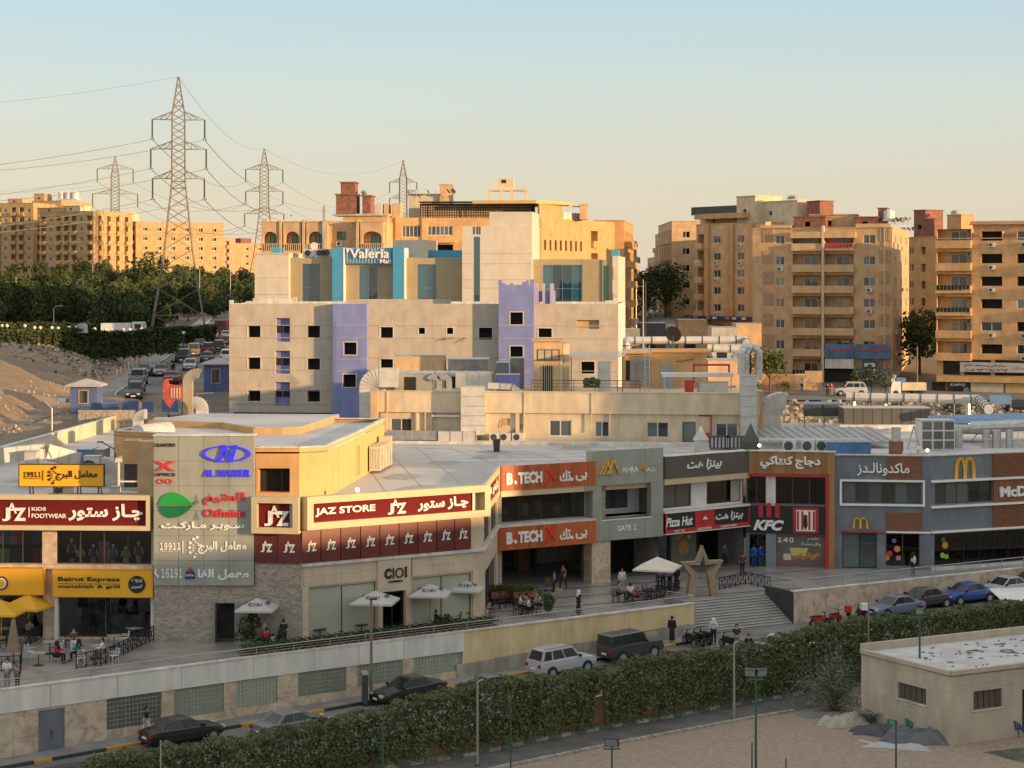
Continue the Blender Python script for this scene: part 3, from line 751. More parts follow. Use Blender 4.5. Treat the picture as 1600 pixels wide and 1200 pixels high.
for a,b,yt,yb in ((-90,69,888,931),(81,239.5,890,933.5)):
    sb=board(t,X(a,-.6),X(b,-.6),Z(150,yb,-.6),Z(150,yt,-.6),-.6,-.1,YSIGN,'yellow_sign')
    frame_board(sb,X(a,-.6),X(b,-.6),Z(150,yb,-.6),Z(150,yt,-.6),.05,-.63,-.6,mat('sign_edge',(.6,.27,.01),.5),'edge')
    if a>0:
        text(sb,'Beirut Express',(X(91,-.6),X(187,-.6),Z(150,910,-.6),Z(150,901.5,-.6)),-.61,LETB,bold=.012)
        board(sb,X(91,-.6),X(187,-.6),Z(150,912.6,-.6),Z(150,912,-.6),-.63,-.6,LETB,'rule')
        text(sb,'manakish & grill',(X(91,-.6),X(187,-.6),Z(150,920,-.6),Z(150,913.8,-.6)),-.61,LETB,bold=.01)
        c=(X(214,-.6),Z(214,913,-.6));d_=MB().cyl((c[0],-.6,c[1]),(c[0],-.66,c[1]),.53,n=24).build('round_emblem',LETB,sb)
        for q,wd in ((.14,'بيروت'),(-.24,'اكسبريس')):text(d_,ar(wd),(c[0]-.33,c[0]+.33,c[1]+q-.02,c[1]+q+.24),-.66,LETW)
    else:
        c=(X(2,-.6),Z(2,911,-.6));q=MB().cyl((c[0],-.6,c[1]),(c[0],-.66,c[1]),.42,n=24).build('round_emblem',LETB,sb)
        MB().cyl((c[0],-.66,c[1]),(c[0],-.68,c[1]),.33,n=24).build('emblem_ring',LETW,q);MB().cyl((c[0],-.68,c[1]),(c[0],-.70,c[1]),.24,n=20).build('emblem_centre',YSIGN,q)
# counter, oven and hanging cloth inside the restaurant
MB().box(X(160),X(236),2.2,2.9,0,1.1).box(X(160),X(236),2.1,3.0,1.1,1.16).build('counter',GREYPAN,t)
MB().box(X(196),X(224),3.4,4.4,0,2.2).build('oven',CONC_L,t)
MB().slab([(X(205)+.9*math.cos(a)*.5,1.1+.55*math.sin(a)) for a in [math.pi*i/8 for i in range(9)]],3.35,3.4).build('oven_mouth',DARKIN,t)
MB().box(X(222),X(226),.4,.5,.7,2.3).build('red_cloth',REDM,t)
for k in range(7):
    a=X(100+k*19);MB().box(a,a+.5,3+k % 3,3.5+k % 3,.9,1.5+.2*(k % 2)).build('shelf_goods',GAR[(k*2+1) % 8],t)

# ---- sign tower
TW=Wall((-21.86,121.0),(-15.73,121.0));X=TW.x;Z=TW.z;L=TW.L
t=TW.root('sign_tower','tall grey panelled tower carrying stacked shop logos between the two shop wings','sign tower')
zt,zb=12.62,3.46;nx,nz=4,6
MB().box(.06,L-.06,.06,1.1,zb+.02,zt-.04).build('core',GREYPAN,t)
MB().box(-.04,L+.04,-.03,1.15,zt-.03,zt+.04).build('coping',CONC_L,t)
for i in range(nx):
    for k in range(nz):
        a=L*i/nx;z=zb+(zt-.04-zb)*k/nz;g=.012
        MB().box(a+g,a+L/nx-g,-random.uniform(0,.004),.06,z+g,z+(zt-.04-zb)/nz-g).build('panel',GREYPAN,t)
sw=MB();dr=(X(336),X(366),.0,2.35,.35)
opened(sw,0,L,0,zb,[dr],y=.25,t=1.2);sw.build('stone_wall',GRANITE,t)
for k in range(4):
    for i in range(5):
        a,b=L*i/5+.004+(.3 if k % 2 else 0),min(L*(i+1)/5-.004+(.3 if k % 2 else 0),L)
        z0_,z1_=k*.86+.005,k*.86+.855
        if b>dr[0] and a<dr[1] and z0_<2.35:continue
        MB().box(a,b,.235-random.uniform(0,.008),.25,z0_,z1_).build('stone_slab',GRANITE,t)
board(t,dr[0]+.1,dr[1]-.1,0,2.3,1.3,1.4,DARKIN,'passage')
MB().box(dr[0]-.05,dr[0]+.02,-.25,.25,0,2.4).box(dr[1],dr[1]+1.0,.1,.18,0,2.35).build('door_leaf',mat('pale_steel_door',(.24,.25,.25),.4),t)
text(t,'CILANTRO',(X(241),X(274),Z(260,698),Z(260,692.5)),-.02,LETB)
for s in (1,-1):
    a,b=(X(245),X(270)) if s>0 else (X(270),X(245))
    MB().slab([(a-.12,Z(250,736)),(a+.16,Z(250,736)),(b+.12,Z(250,720)),(b-.16,Z(250,720))][::s],-.1-.01*s,-.0).build('red_cross',LETRED,t)
text(t,'OPTICS',(X(240.5),X(274),Z(260,744),Z(260,739)),-.02,LETB,bold=.02)
for px in (251,264):
    c=(X(px),Z(px,752));q=MB()
    for k in range(14):
        a0_,a1_=2*math.pi*k/14,2*math.pi*(k+1)/14
        q.slab([(c[0]+.22*math.cos(a0_),c[1]+.16*math.sin(a0_)),(c[0]+.22*math.cos(a1_),c[1]+.16*math.sin(a1_)),(c[0]+.14*math.cos(a1_),c[1]+.09*math.sin(a1_)),(c[0]+.14*math.cos(a0_),c[1]+.09*math.sin(a0_))],-.08,0)
    q.build('spectacle_ring',LETRED,t)
# blue emblem: two arcs round a double N stroke
bl=MB();c=(X(354),Z(354,709));rx,rz_=X(392.5)-c[0],.5
for s in (1,-1):
    for k in range(12):
        a0_=(-2.2+k*4.1/12);a1_=a0_+4.1/12;w0=.16*math.sin((k+.0)/12*math.pi)+.03;w1_=.16*math.sin((k+1)/12*math.pi)+.03
        if s>0:a0_,a1_=a0_+.15,a1_+.15
        p=lambda a,w_:(c[0]+s*(rx-w_)*math.cos(a),c[1]+(rz_-w_*.6)*math.sin(a)*1.0)
        bl.slab([p(a0_,0),p(a1_,0),p(a1_,w1_),p(a0_,w0)],-.12-.004*(s+1),-.0)
bl.build('blue_emblem',LETBLUE,t)
text(t,'N',(X(340),X(372),Z(354,722),Z(354,695)),-.0,LETBLUE,bold=.03,ext=.15,shear=.35)
text(t,'AL NASSER',(X(318),X(392),Z(354,745),Z(354,733.5)),-.0,LETBLUE,bold=.02,ext=.1)
def leaf(cx,cz,w_,h_,top,m):
    p=[]
    for i in range(11):u=i/10;p.append((cx-w_/2+w_*u,cz+(h_ if top else-h_)*math.sin(math.pi*u**.75)**.8))
    if not top:p=p[::-1]
    return MB().slab(p,-.12,-.0).build('leaf_emblem',m,t)
leaf(X(275),Z(275,789),X(303)-X(249),.78,True,GREENL);leaf(X(275),Z(275,790.5),X(302)-X(250),.72,False,GREEND)
MB().slab([(X(301),Z(301,787)),(X(309),Z(301,783)),(X(307),Z(301,788)),(X(301),Z(301,790))],-.12,0).build('leaf_stalk',GREENL,t)
for px,py in ((307,780),(327,778),(307,806)):MB().slab([(X(px-5),Z(px,py+6)),(X(px+5),Z(px,py+6)),(X(px),Z(px,py-9))],-.02,-.005).build('triangle_mark',mat('mark_grey',(.2,.2,.18),.5),t)
text(t,ar('العثيم'),(X(320),X(383),Z(354,789),Z(354,769)),-.0,LETRED,bold=.02,ext=.12)
text(t,'Othaim',(X(319),X(383),Z(354,808),Z(354,795)),-.0,LETRED,bold=.02,ext=.12)
text(t,ar('سـوبـر مـاركـت'),(X(252),X(382),Z(317,828),Z(317,815)),-.0,LETW,bold=.02,ext=.1)
def lab_logo(root,X,Z,p0,p1,py0,py1,y,m,dots=True):
    """number, bar, cloud of dots and arabic name, laid out from p0 to p1 and py0 (top) to py1"""
    W_=p1-p0;H_=py1-py0;zz=lambda f:Z((p0+p1)/2,py0+H_*f,y);xx=lambda f:X(p0+W_*f,y)
    text(root,'１９９１１',(xx(0),xx(.235),zz(.60),zz(.28)),y,m,bold=.02,spacing=.62)
    text(root,'alborglab.com',(xx(0),xx(.235),zz(.70),zz(.645)),y,m)
    board(root,xx(.26),xx(.268),zz(.78),zz(.2),y-.05,y,m,'separator')
    dm=MB()
    for i,(u,v) in enumerate(((.39,.12),(.43,.04),(.35,.3),(.345,.5),(.35,.72),(.40,.92))):dm.cyl((xx(u),y,zz(v)),(xx(u),y-.06,zz(v)),.085,n=10)
    for i,(u,v) in enumerate(((.41,.25),(.385,.4),(.385,.52),(.385,.64),(.415,.78),(.435,.33))):dm.cyl((xx(u),y,zz(v)),(xx(u),y-.06,zz(v)),.045,n=8)
    dm.build('dots_emblem',m,root)
    text(root,ar('معامل البرج'),(xx(.44),xx(1),zz(.78),zz(.22)),y,m,bold=.025)
lab_logo(t,X,Z,250,385,838,873,-.005,LETW)
text(t,'１６１９１',(X(252.5),X(285),Z(270,903),Z(270,888)),-.0,LETW,bold=.03,spacing=.62)
MB().tube([(X(244),-.05,Z(244,889)),(X(244)-.05,-.05,Z(244,895)),(X(248),-.05,Z(248,902))],.06,6).build('telephone_mark',LETW,t)
q=MB().slab([(X(289),Z(297,904)),(X(305),Z(297,904)),(X(303),Z(297,893)),(X(297),Z(297,888)),(X(291),Z(297,893))],-.1,0).build('blue_house_mark',mat('deep_blue',(.03,.03,.22),.5),t)
MB().slab([(X(294),Z(297,893)),(X(300),Z(297,893)),(X(297),Z(297,884))],-.14,-.1).build('red_drop',LETRED,q);text(q,'alfa',(X(291),X(303),Z(297,900),Z(297,896)),-.1,LETW)
text(t,ar('معمل الفا'),(X(309),X(389),Z(350,906),Z(350,889)),-.0,LETW,bold=.03)
# small pier with orange cap behind the tower, left of it
MB().box(-1.55,-.35,3.0,4.2,8.4,12.0).build('brown_pier',BROWN_WALL,t);MB().box(-1.6-.9,-1.55,3.0,4.2,10.6,12.05).build('pier_cap',ORANGEP,t)

# ---- small clothes sign bay and the long clothes shop wall
S_=Wall((-15.73,121.2),(-12.80,120.7));X=S_.x;Z=S_.z;L=S_.L
t=S_.root('narrow_shop_bay','narrow bay with small square maroon clothes logo right of the sign tower','shop bay')
mb=MB();opened(mb,0,L,0,8.7,[]);mb.build('wall',GRANITE,t)
for k in range(7):
    for i in range(2):
        a=L*i/2+(.35 if k % 2 else 0);MB().box(a+.004,min(a+L/2-.004,L),-.012-random.uniform(0,.008),0,k*.68+.004,k*.68+.676).build('stone_slab',GRANITE,t)
frame_board(t,0.02,L+.0,6.72,8.92,.36,-.75,-.02,CREAM_HI)
board(t,.38,L-.36,7.08,8.56,-.4,-.02,MAROON);board(t,L-.62,L-.36,7.08,8.56,-.45,-.4,GREYPAN,'sign_end')
jaz(t,X(413,-.4),X(452,-.4),Z(430,822,-.4),Z(430,790,-.4),-.41)
for i in range(2):
    a,b=X(399)+(i*(X(470)-X(399))/2)+.02,X(399)+((i+1)*(X(470)-X(399))/2)-.02
    p=MB().box(a,b,-.1,-.02,4.83,6.70).build('film_panel',MAROONP,t);jaz(p,a+.35,b-.3,5.5,6.2,-.105,ext=.02)

J_=Wall((-12.80,120.7),(-1.9,127.9));X=J_.x;Z=J_.z;L=J_.L
t=J_.root('clothes_shop','clothes shop with long cream framed maroon sign above coffee shop front','shop')
STONE_P=mat('smooth_sandstone',(.62,.49,.355),.6,var=.08,streak=.06,fine=.04,rnd=.03)
gl=(X(482),X(587),.25,3.3,.3);gr=(X(644.5),X(736),.25,3.3,.3);dr=(X(597),X(634),.05,2.65,.6)
mb=MB();opened(mb,0,L,0,8.7,[gl,gr,dr,(X(482),X(736),4.9,6.7,.3)]);mb.build('wall',STONE_P,t)
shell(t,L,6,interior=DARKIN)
frame_board(t,-.02,L+.1,6.95,8.95,.42,-.8,-.05,CREAM_HI)
board(t,X(481,-.5),X(737,-.5),7.37,8.53,-.5,-.05,MAROON);board(t,X(737,-.5),X(741,-.5),7.37,8.53,-.6,-.05,GREYPAN,'sign_end')
text(t,'JAZ STORE',(X(492,-.5),X(586,-.5),7.68,8.22),-.51,LETW,bold=.03)
jaz(t,X(605,-.5),X(634,-.5),7.5,8.42,-.51)
text(t,ar('چـاز ستور'),(X(652,-.5),X(731,-.5),7.5,8.35),-.51,LETW,bold=.035)
pxs=[471.5,501.5,532.5,563.5,593.5,623.5,653,682.5,710.5,736]
for i in range(9):
    a,b=X(pxs[i],-.15)+.03,X(pxs[i+1],-.15)-.03
    p=MB().box(a,b,-.15,-.04,4.86,6.93).build('film_panel',MAROONP,t);m_=(a+b)/2;jaz(p,m_-.33,m_+.33,5.55,6.25,-.155,ext=.02)
board(t,-.02,L,4.66,4.84,-.28,-.02,CONC_L,'ledge')
# stone facing panels over and beside the glass
for (pa,pb) in ((474,590),(643,738)):
    n=4 if pa<500 else 3
    for i in range(n):
        a=X(pa)+(X(pb)-X(pa))*i/n;b=X(pa)+(X(pb)-X(pa))*(i+1)/n
        for z0_,z1_ in ((3.42,4.02),(4.03,4.64)):MB().box(a+.008,b-.008,-.1,-.01,z0_,z1_).build('facing_panel',STONE_P,t)
for pa,pb in ((472,481),(738,746)):
    for k in range(4):MB().box(X(pa),X(pb),-.1,-.01,.02+k*.85,.02+k*.85+.84).build('facing_panel',STONE_P,t)
glazing(t,*gl[:4],2,.12,FROST,ALUB,.05);glazing(t,*gr[:4],2,.12,FROST,ALUB,.05)
a,b=X(590,-.2),X(642,-.2)
mb=MB();opened(mb,a,b,0,4.64,[(X(598,-.2),X(634,-.2),0.03,2.65,.5)],y=-.22);mb.box(a,a+.02,-.22,0,0,4.64).box(b-.02,b,-.22,0,0,4.64);mb.build('portal',STONE_P,t)
text(t,'C',(X(600,-.2),X(611,-.2),3.45,4.1),-.23,LETB,bold=.06);text(t,'I',(X(613,-.2),X(615,-.2),3.45,4.1),-.23,LETB,bold=.03)
text(t,'O',(X(617,-.2),X(630,-.2),3.45,4.1),-.23,LETB,bold=.0);text(t,'I',(X(632,-.2),X(635,-.2),3.45,4.12),-.23,LETB,bold=.02)
text(t,'COFFEEBAR',(X(606,-.2),X(629,-.2),3.2,3.32),-.23,LETB,bold=.02)
glazing(t,X(598,-.2)+.02,X(634,-.2)-.02,.05,2.62,2,.1,GLASSM,BLACK,.07,name='door')

JS=Wall((-1.9,127.9),(-1.0,140.5));L=JS.L
t=JS.root('shop_side_wing','receding side of the clothes shop with small maroon sign facing the plaza','shop')
mb=MB();opened(mb,0,L,0,8.7,[(1.2,5.5,4.9,6.7,.3),(6.5,11.5,4.9,6.7,.3),(2,11,.2,3.0,.4)]);mb.build('wall',STONE_P,t)
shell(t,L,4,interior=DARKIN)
frame_board(t,.0,L-.9,6.95,8.95,.42,-.22,-.05,CREAM_HI);board(t,.5,L-1.4,7.37,8.53,-.12,-.05,MAROON)
text(t,ar('چـاز ستور'),(6.4,10.9,7.5,8.35),-.13,LETW,bold=.03);text(t,'JAZ STORE',(1.0,5.4,7.68,8.2),-.13,LETW,bold=.03)
glazing(t,1.2,5.5,4.9,6.7,3,.15,GLASS);glazing(t,6.5,11.5,4.9,6.7,3,.15,GLASS);glazing(t,2,11,.2,3,5,.2,GLASS)
board(t,0,L-.6,4.66,4.84,-.2,-.02,CONC_L,'ledge')

# ---- electronics shop with orange slatted signs over the arcade
BT=Wall((-1.0,140.5),(5.85,144.8));X=BT.x;Z=BT.z;L=BT.L
t=BT.root('electronics_shop','electronics shop with two orange slatted signs above the open arcade','shop')
for z0_,z1_,py in ((7.2,8.95,0),(3.0,4.62,1)):
    x0=-.05 if not py else-.75
    sb=board(t,x0,L+.05,z0_,z1_,-.5,-.38,ORWOOD,'orange_sign')
    mb=MB();n=int((L-x0)/.11)
    for k in range(n):mb.box(x0+k*.11+.02,x0+k*.11+.09,-.54,-.5,z0_,z1_)
    tag(mb.build('slats',ORWOOD,sb),kind='stuff')
    u=z0_+.42
    text(sb,'B',(X(791,-.55),X(801,-.55),u,u+.85),-.555,LETW,bold=.06);MB().cyl((X(805,-.55),-.55,u+.15),(X(805,-.55),-.61,u+.15),.13,n=10).build('dot',LETW,sb)
    text(sb,'TECH',(X(809,-.55),X(847,-.55),u+.02,u+.85),-.555,LETW,bold=.05)
    a=X(851,-.55);b=X(867,-.55)
    MB().slab([(a-.05,u-.25),(a+.12,u-.25),(b+.0,u+1.05),(b-.15,u+1.1)],-.62,-.555).slab([(a+.1,u+.9),(a+.25,u+1.0),(b+.05,u+.15),(b-.1,u+.12)],-.64,-.56).build('red_stroke_logo',mat('bright_red',(.75,.03,.01),.45),sb)
    text(sb,ar('بى'),(X(899,-.55),X(917,-.55),u-.05,u+.6),-.555,LETW,bold=.03);MB().cyl((X(893,-.55),-.55,u+.12),(X(893,-.55),-.61,u+.12),.13,n=10).build('dot',LETW,sb)
    text(sb,ar('تك'),(X(874,-.55),X(891,-.55),u+.0,u+.8),-.555,LETW,bold=.03)
board(t,0,L,8.6,8.9,-.35,.2,CONC_L,'parapet');board(t,0,L,6.78,7.2,-.45,.6,CREAM_HI,'cream_beam');board(t,L-1.0,L,6.85,7.15,-.5,.5,GREYPAN,'beam_end')
board(t,-.6,L,4.62,4.78,-.55,1.3,CONC_L,'ledge')
board(t,-.6,L,3.1,4.6,0.0,1.1,INTER,'soffit_mass')
gz_=glazing(t,.5,L,4.8,6.9,4,1.1,GLASSM,ALUB,.05);board(t,.0,.5,4.8,7.2,.3,1.3,GRANITE,'stone_pier')
for k in range(7):MB().box(.8+k*.95,1.3+k*.95,2.5+.6*(k % 3),3.1+.6*(k % 3),4.9,5.5+.35*(k % 2)).build('display_stand',(ALU,BLACK,CREAM)[k % 3],t)
mb=MB();mb.quad((0,8,4.78),(L,8,4.78),(L,8,ROOFZ),(0,8,ROOFZ));mb.quad((0,1.2,4.78),(0,8,4.78),(0,8,ROOFZ),(0,1.2,ROOFZ));mb.build('back_room_wall',INTER,t)
for xx in (-.2,):MB().box(xx,xx+.6,.1,.7,0,3.1).build('column',GRANITE,t)
MB().box(-1.4,-.5,1.0,1.8,0,3.2).build('grey_shutter_pier',METALD,t)
# arcade back wall with shutters
bw=10.5
MB().quad((-4,bw,0),(L+6,bw,0),(L+6,bw,4.6),(-4,bw,4.6)).build('arcade_wall',INTER,t)
MB().box(-4,L+6,1.1,bw,4.3,4.6).build('arcade_ceiling',CONC_L,t)
sh_=X(838,bw)
for k in range(5):
    a=sh_+k*(X(908,bw)-sh_)/4;b=a+(X(908,bw)-sh_)/4-.05
    if k<4:MB().box(a,b,bw-.15,bw-.02,0.02,3.1).build('shutter_panel',mat('pale_shutter',(.42,.39,.33),.4,var=.1,rnd=.1),t)
MB().box(X(812,bw),X(835,bw),bw-.2,bw-.05,0,3.1).build('dark_shopfront',GLASS,t);MB().box(X(800,bw),X(809,bw),bw-.9,bw-.3,0,4.2).build('column',WHITE,t)
MB().box(X(913,bw),X(927,bw),bw-.3,bw-.1,0,3.4).build('dark_shopfront',BLACK,t);MB().box(X(795,bw)-1,X(795,bw),bw-3,bw-2.6,0,3.4).build('wooden_pier',BRWOOD,t)

# ---- gate tower
G_=Wall((5.85,144.35),(11.25,147.7));X=G_.x;Z=G_.z;L=G_.L
t=G_.root('gate_tower','greenish grey panelled gate tower with golden triangular emblem above a stone pillar','gate tower')
op=(X(940),X(1017),4.62,7.1)
xs_=[0,op[0]-.0,(L*.27 if False else X(952)),X(1008),L]
mb=MB();opened(mb,0,L,3.05,9.62,[(*op,.5)]);mb.box(0,L,.0,.5,9.60,9.64).box(-.01,0.02,0,.8,3.05,9.6).box(L-.02,L+.01,0,.8,3.05,9.6).quad((0,0,3.05),(0,.8,3.05),(L,.8,3.05),(L,0,3.05));mb.build('panelled_front',GREYPAN,t)
pc=[0,X(952),X(1008),L];pz=[3.07,4.62-.0,7.1,8.35,9.6]
for i in range(3):
    for k in range(4):
        a,b=pc[i]+.012,pc[i+1]-.012;c,d=pz[k]+.012,pz[k+1]-.012
        if k == 1:
            if i == 0:b=op[0]
            elif i == 2:a=op[1]
            else:continue
        MB().box(a,b,-.035,-.0,c,d).build('panel',GREYPAN,t)
MB().box(op[0]-.05,op[1]+.05,-.08,.4,4.52,4.62).build('sill',WHITE,t)
MB().box(op[0],op[0]+.75,.6,1.2,4.6,7.2).build('stone_pier',GRANITE,t);MB().box(op[0]+.7,op[1],.5,.9,6.7,7.15).build('cream_beam',CREAM_HI,t)
mb=MB();opened(mb,0,L,4.3,8.5,[(op[0]+1.0,op[1]-.1,5.0,6.6,.2)],y=2.8);mb.build('inner_wall',WHITE,t)
glazing(t,op[0]+1.0,op[1]-.1,5.0,6.6,3,2.95,GLASS);MB().box(0,L,0.5,2.8,4.3,4.6).build('gallery_floor',CONC_L,t);MB().box(0,L,.8,2.8,8.1,8.5).build('gallery_roof',CONC_L,t)
pil=Wall((5.85,144.35),(11.25,147.7))
MB().box(0.05,X(952,.3),.15,1.2,0,3.05).build('pillar',TRAV,t)
a,b,u,v=X(936),X(967),Z(950,741),Z(950,717)
def stroke(p,q,w_,m=GOLD,n='emblem_stroke',dy=0):MB().slab([(p[0]-w_,p[1]),(p[0]+w_,p[1]),(q[0]+w_,q[1]),(q[0]-w_,q[1])] if q[1]>p[1] else [(q[0]-w_,q[1]),(q[0]+w_,q[1]),(p[0]+w_,p[1]),(p[0]-w_,p[1])],-.16-dy,-.036).build(n,m,t)
w_=b-a;stroke((a,u),(a+w_*.33,v),.11);stroke((a+w_*.16,u),(a+w_*.40,v-.25),.09,dy=.01);stroke((a+w_*.36,v),(a+w_*.58,u),.11,dy=.02);stroke((a+w_*.45,u),(a+w_*.66,v),.11,dy=.03);stroke((a+w_*.66,v),(b,u),.11,dy=.04)
MB().slab([(a+w_*.3,u),(a+w_*.62,u),(a+w_*.46,u+.45)],-.17,-.036).build('emblem_stroke',GOLD,t)
text(t,'AHRA',(X(971),X(997),Z(990,738),Z(990,728.5)),-.036,LETW,bold=.01);text(t,'M',(X(998),X(1008),Z(1000,738),Z(1000,726)),-.036,GOLD,bold=.01);text(t,'ALL',(X(1009),X(1024),Z(1010,737),Z(1010,731)),-.036,LETW,bold=.01)
text(t,'GATE １',(X(964),X(994),Z(980,829),Z(980,820)),-.036,LETW,bold=.02)

# ---- pizza restaurant
P_=Wall((11.15,147.95),(18.1,153.4));X=P_.x;Z=P_.z;L=P_.L
t=P_.root('pizza_restaurant','pizza restaurant with dark brown upper sign and red and black lower sign','restaurant')
wa=(X(1040),X(1086),5.0,6.72,.3);wb=(X(1110),X(1163.5),5.0,6.72,.3)
mb=MB();opened(mb,0,L,4.3,8.5,[wa,wb],y=.4);mb.build('wall',WHITE,t);shell(t,L,9)
glazing(t,*wa[:4],2,.55,GLASS);glazing(t,*wb[:4],2,.55,GLASSM)
a=X(1142,.5);MB().quad((a,.53,5.05),(X(1162,.5),.53,5.05),(X(1162,.5),.53,6.68),(a,.53,6.68)).build('window_film',FROST,t)
board(t,0,L,7.3,8.95,-.45,.35,DKPAN,'upper_sign');board(t,0,L,8.95,9.0,-.5,.4,CONC_L,'coping');board(t,0.0,L,6.85,7.3,-.4,.5,CREAM_HI,'cream_beam')
text(t,ar('بيتزا هت'),(X(1073,-.45),X(1127,-.45),7.75,8.6),-.46,LETW,bold=.03,shear=.2)
board(t,0,L,4.72,4.86,-.5,.45,WHITE,'ledge')
lb=board(t,0.03,L-.03,3.2,4.7,-.4,-.1,BLACK,'lower_sign')
board(lb,0.03,L-.03,3.2,3.5,-.44,-.4,REDP,'red_band');board(lb,0.03,.18,3.5,4.7,-.44,-.4,REDP,'red_end');board(lb,L-.18,L-.03,3.5,4.7,-.44,-.4,REDP,'red_end')
board(lb,X(1086,-.4),X(1116,-.4),3.5,4.68,-.43,-.4,REDP,'red_square');board(lb,0,L,3.14,3.2,-.5,.3,WHITE,'white_edge')
text(lb,'Pizza Hut',(X(1040,-.4),X(1082,-.4),3.7,4.4),-.41,LETW,bold=.02,shear=.25)
c=(X(1101,-.4),4.1);MB().cyl((c[0],-.43,c[1]),(c[0],-.47,c[1]),.4,n=20).build('round_mark',REDP,lb);MB().slab([(c[0]-.28,c[1]-.08),(c[0]+.28,c[1]-.08),(c[0]+.05,c[1]+.12),(c[0],c[1]+.2),(c[0]-.05,c[1]+.12)],-.5,-.47).build('roof_mark',LETW,lb)
text(lb,ar('بيتزا هت'),(X(1118,-.4),X(1160,-.4),3.72,4.45),-.41,LETW,bold=.02,shear=.2)
text(lb,'EAT IN',(X(1054,-.44),X(1069,-.44),3.26,3.42),-.445,LETW);text(lb,'DELIVERY',(X(1090,-.44),X(1112,-.44),3.26,3.42),-.445,LETW);text(lb,'CARRY OUT',(X(1126,-.44),X(1151,-.44),3.26,3.42),-.445,LETW)
ly=3.0
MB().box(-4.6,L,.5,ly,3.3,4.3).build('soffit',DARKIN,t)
ops=[(X(953,ly),X(1045,ly),.1,3.0,.2),(X(1092,ly),X(1162,ly),.0,3.0,.3)]
mb=MB();opened(mb,-5.2,L,0,4.2,ops,y=ly);mb.build('lower_wall',BLACK,t)
glazing(t,X(953,ly),X(1045,ly),.1,3.0,5,ly+.1,GLASSM,BLACK,.06);glazing(t,X(1092,ly),X(1162,ly),.05,3.0,4,ly+.1,GLASSM,BLACK,.06,name='door')
ps=board(t,X(1048,ly),X(1087,ly),.25,3.1,ly-.05,ly-.01,mat('poster_grey',(.16,.17,.15),.5),'poster')
text(ps,'CRUNCH',(X(1054,ly),X(1082,ly),2.6,2.95),ly-.055,mat('poster_pink',(.5,.3,.25),.6),bold=.02,ext=.01)
c=(X(1067,ly),1.45);MB().cyl((c[0],ly-.05,c[1]),(c[0],ly-.08,c[1]),.62,n=24).build('pizza_crust',mat('crust',(.42,.20,.08),.8,var=.3,scale=8),ps);MB().cyl((c[0],ly-.08,c[1]),(c[0],ly-.09,c[1]),.47,n=20).build('pizza_topping',mat2('pizza_top',(.45,.12,.04),(.5,.33,.12),9,bump=0),ps)
for k in range(4):MB().cyl((c[0]-.6+k*.4,ly-.05,2.35-.1*(k in (0,3))),(c[0]-.6+k*.4,ly-.08,2.35-.1*(k in (0,3))),.17,n=10).build('small_dish',mat('dish%d' % k,((.5,.35,.12),(.5,.22,.08),(.45,.1,.05),(.55,.52,.45))[k],.7),ps)
for k,px in enumerate((1000,1012,1032)):board(t,X(px,ly+.3),X(px+7,ly+.3),1.6+.3*k,2.4+.3*k,ly+.5,ly+.55,(REDM,BLACK,GAR[1])[k],'window_notice')

# ---- fried chicken restaurant
K_=Wall((18.1,153.4),(24.75,152.2));X=K_.x;Z=K_.z;L=K_.L
t=K_.root('chicken_restaurant','fried chicken restaurant with golden slatted fascia, red frame and black sign','restaurant')
wa=(X(1167),X(1197),4.85,6.95,.3);wb=(X(1212),X(1291),4.85,6.95,.3);po=(X(1213),X(1289),.2,2.45,.2);do=(X(1171),X(1197),.03,2.5,.4)
mb=MB();opened(mb,0,L,0,8.5,[wa,wb,po,do]);mb.build('wall',SLATE,t);shell(t,L,7)
fa=board(t,0,L,7.22,8.92,-.35,-.02,GOLDWOOD,'fascia');col_=board(t,X(1293,-.3),L,0,7.2,-.35,-.02,GOLDWOOD,'slatted_column')
for z0_,z1_,x0,x1 in ((7.22,8.92,0,L),(0,7.2,X(1293,-.3),L)):
    mb=MB()
    for k in range(int((x1-x0)/.12)):mb.box(x0+k*.12+.03,x0+k*.12+.09,-.38,-.35,z0_,z1_)
    tag(mb.build('slats',GOLDWOOD,fa if z0_>1 else col_),kind='stuff')
board(t,0,L+.1,8.92,9.0,-.45,.1,CONC_L,'coping')
text(t,ar('دجاج كنتاكي'),(X(1188,-.35),X(1282,-.35),7.6,8.6),-.39,LETW,bold=.045,ext=.12)
MB().box(0,X(1295,-.4),-.44,-.1,7.02,7.2).box(X(1290,-.4),X(1295,-.4),-.44,-.1,0,7.02).build('red_frame',REDP,t)
glazing(t,*wa[:4],2,.15,GLASSM);glazing(t,*wb[:4],3,.15,GLASSM)
board(t,X(1197),X(1212),4.6,7.0,-.2,-.0,CONC_L,'grey_pier');board(t,X(1197),X(1213),0,2.6,-.2,-.0,mat('cool_grey_pier',(.22,.24,.27),.5),'grey_pier')
bl_=board(t,0.02,X(1290,-.3),2.62,4.72,-.3,-.05,BLACK,'black_sign')
for px in (1185,1198,1211):board(bl_,X(px,-.4),X(px+7,-.4),3.85,4.95,-.42,-.3,REDP,'red_stripe')
text(bl_,'KFC',(X(1177,-.3),X(1225,-.3),2.85,3.65),-.31,LETW,bold=.05,shear=.3,ext=.12)
sq=board(bl_,X(1239,-.3),X(1279,-.3),2.68,4.65,-.34,-.3,REDM,'logo_square');s2=board(sq,X(1244,-.3),X(1274,-.3),2.85,4.45,-.4,-.34,LETW,'logo_field')
for px in (1245,1252,1263,1270):board(s2,X(px,-.4),X(px+3.4,-.4),2.95,4.38,-.42,-.4,REDP,'logo_stripe')
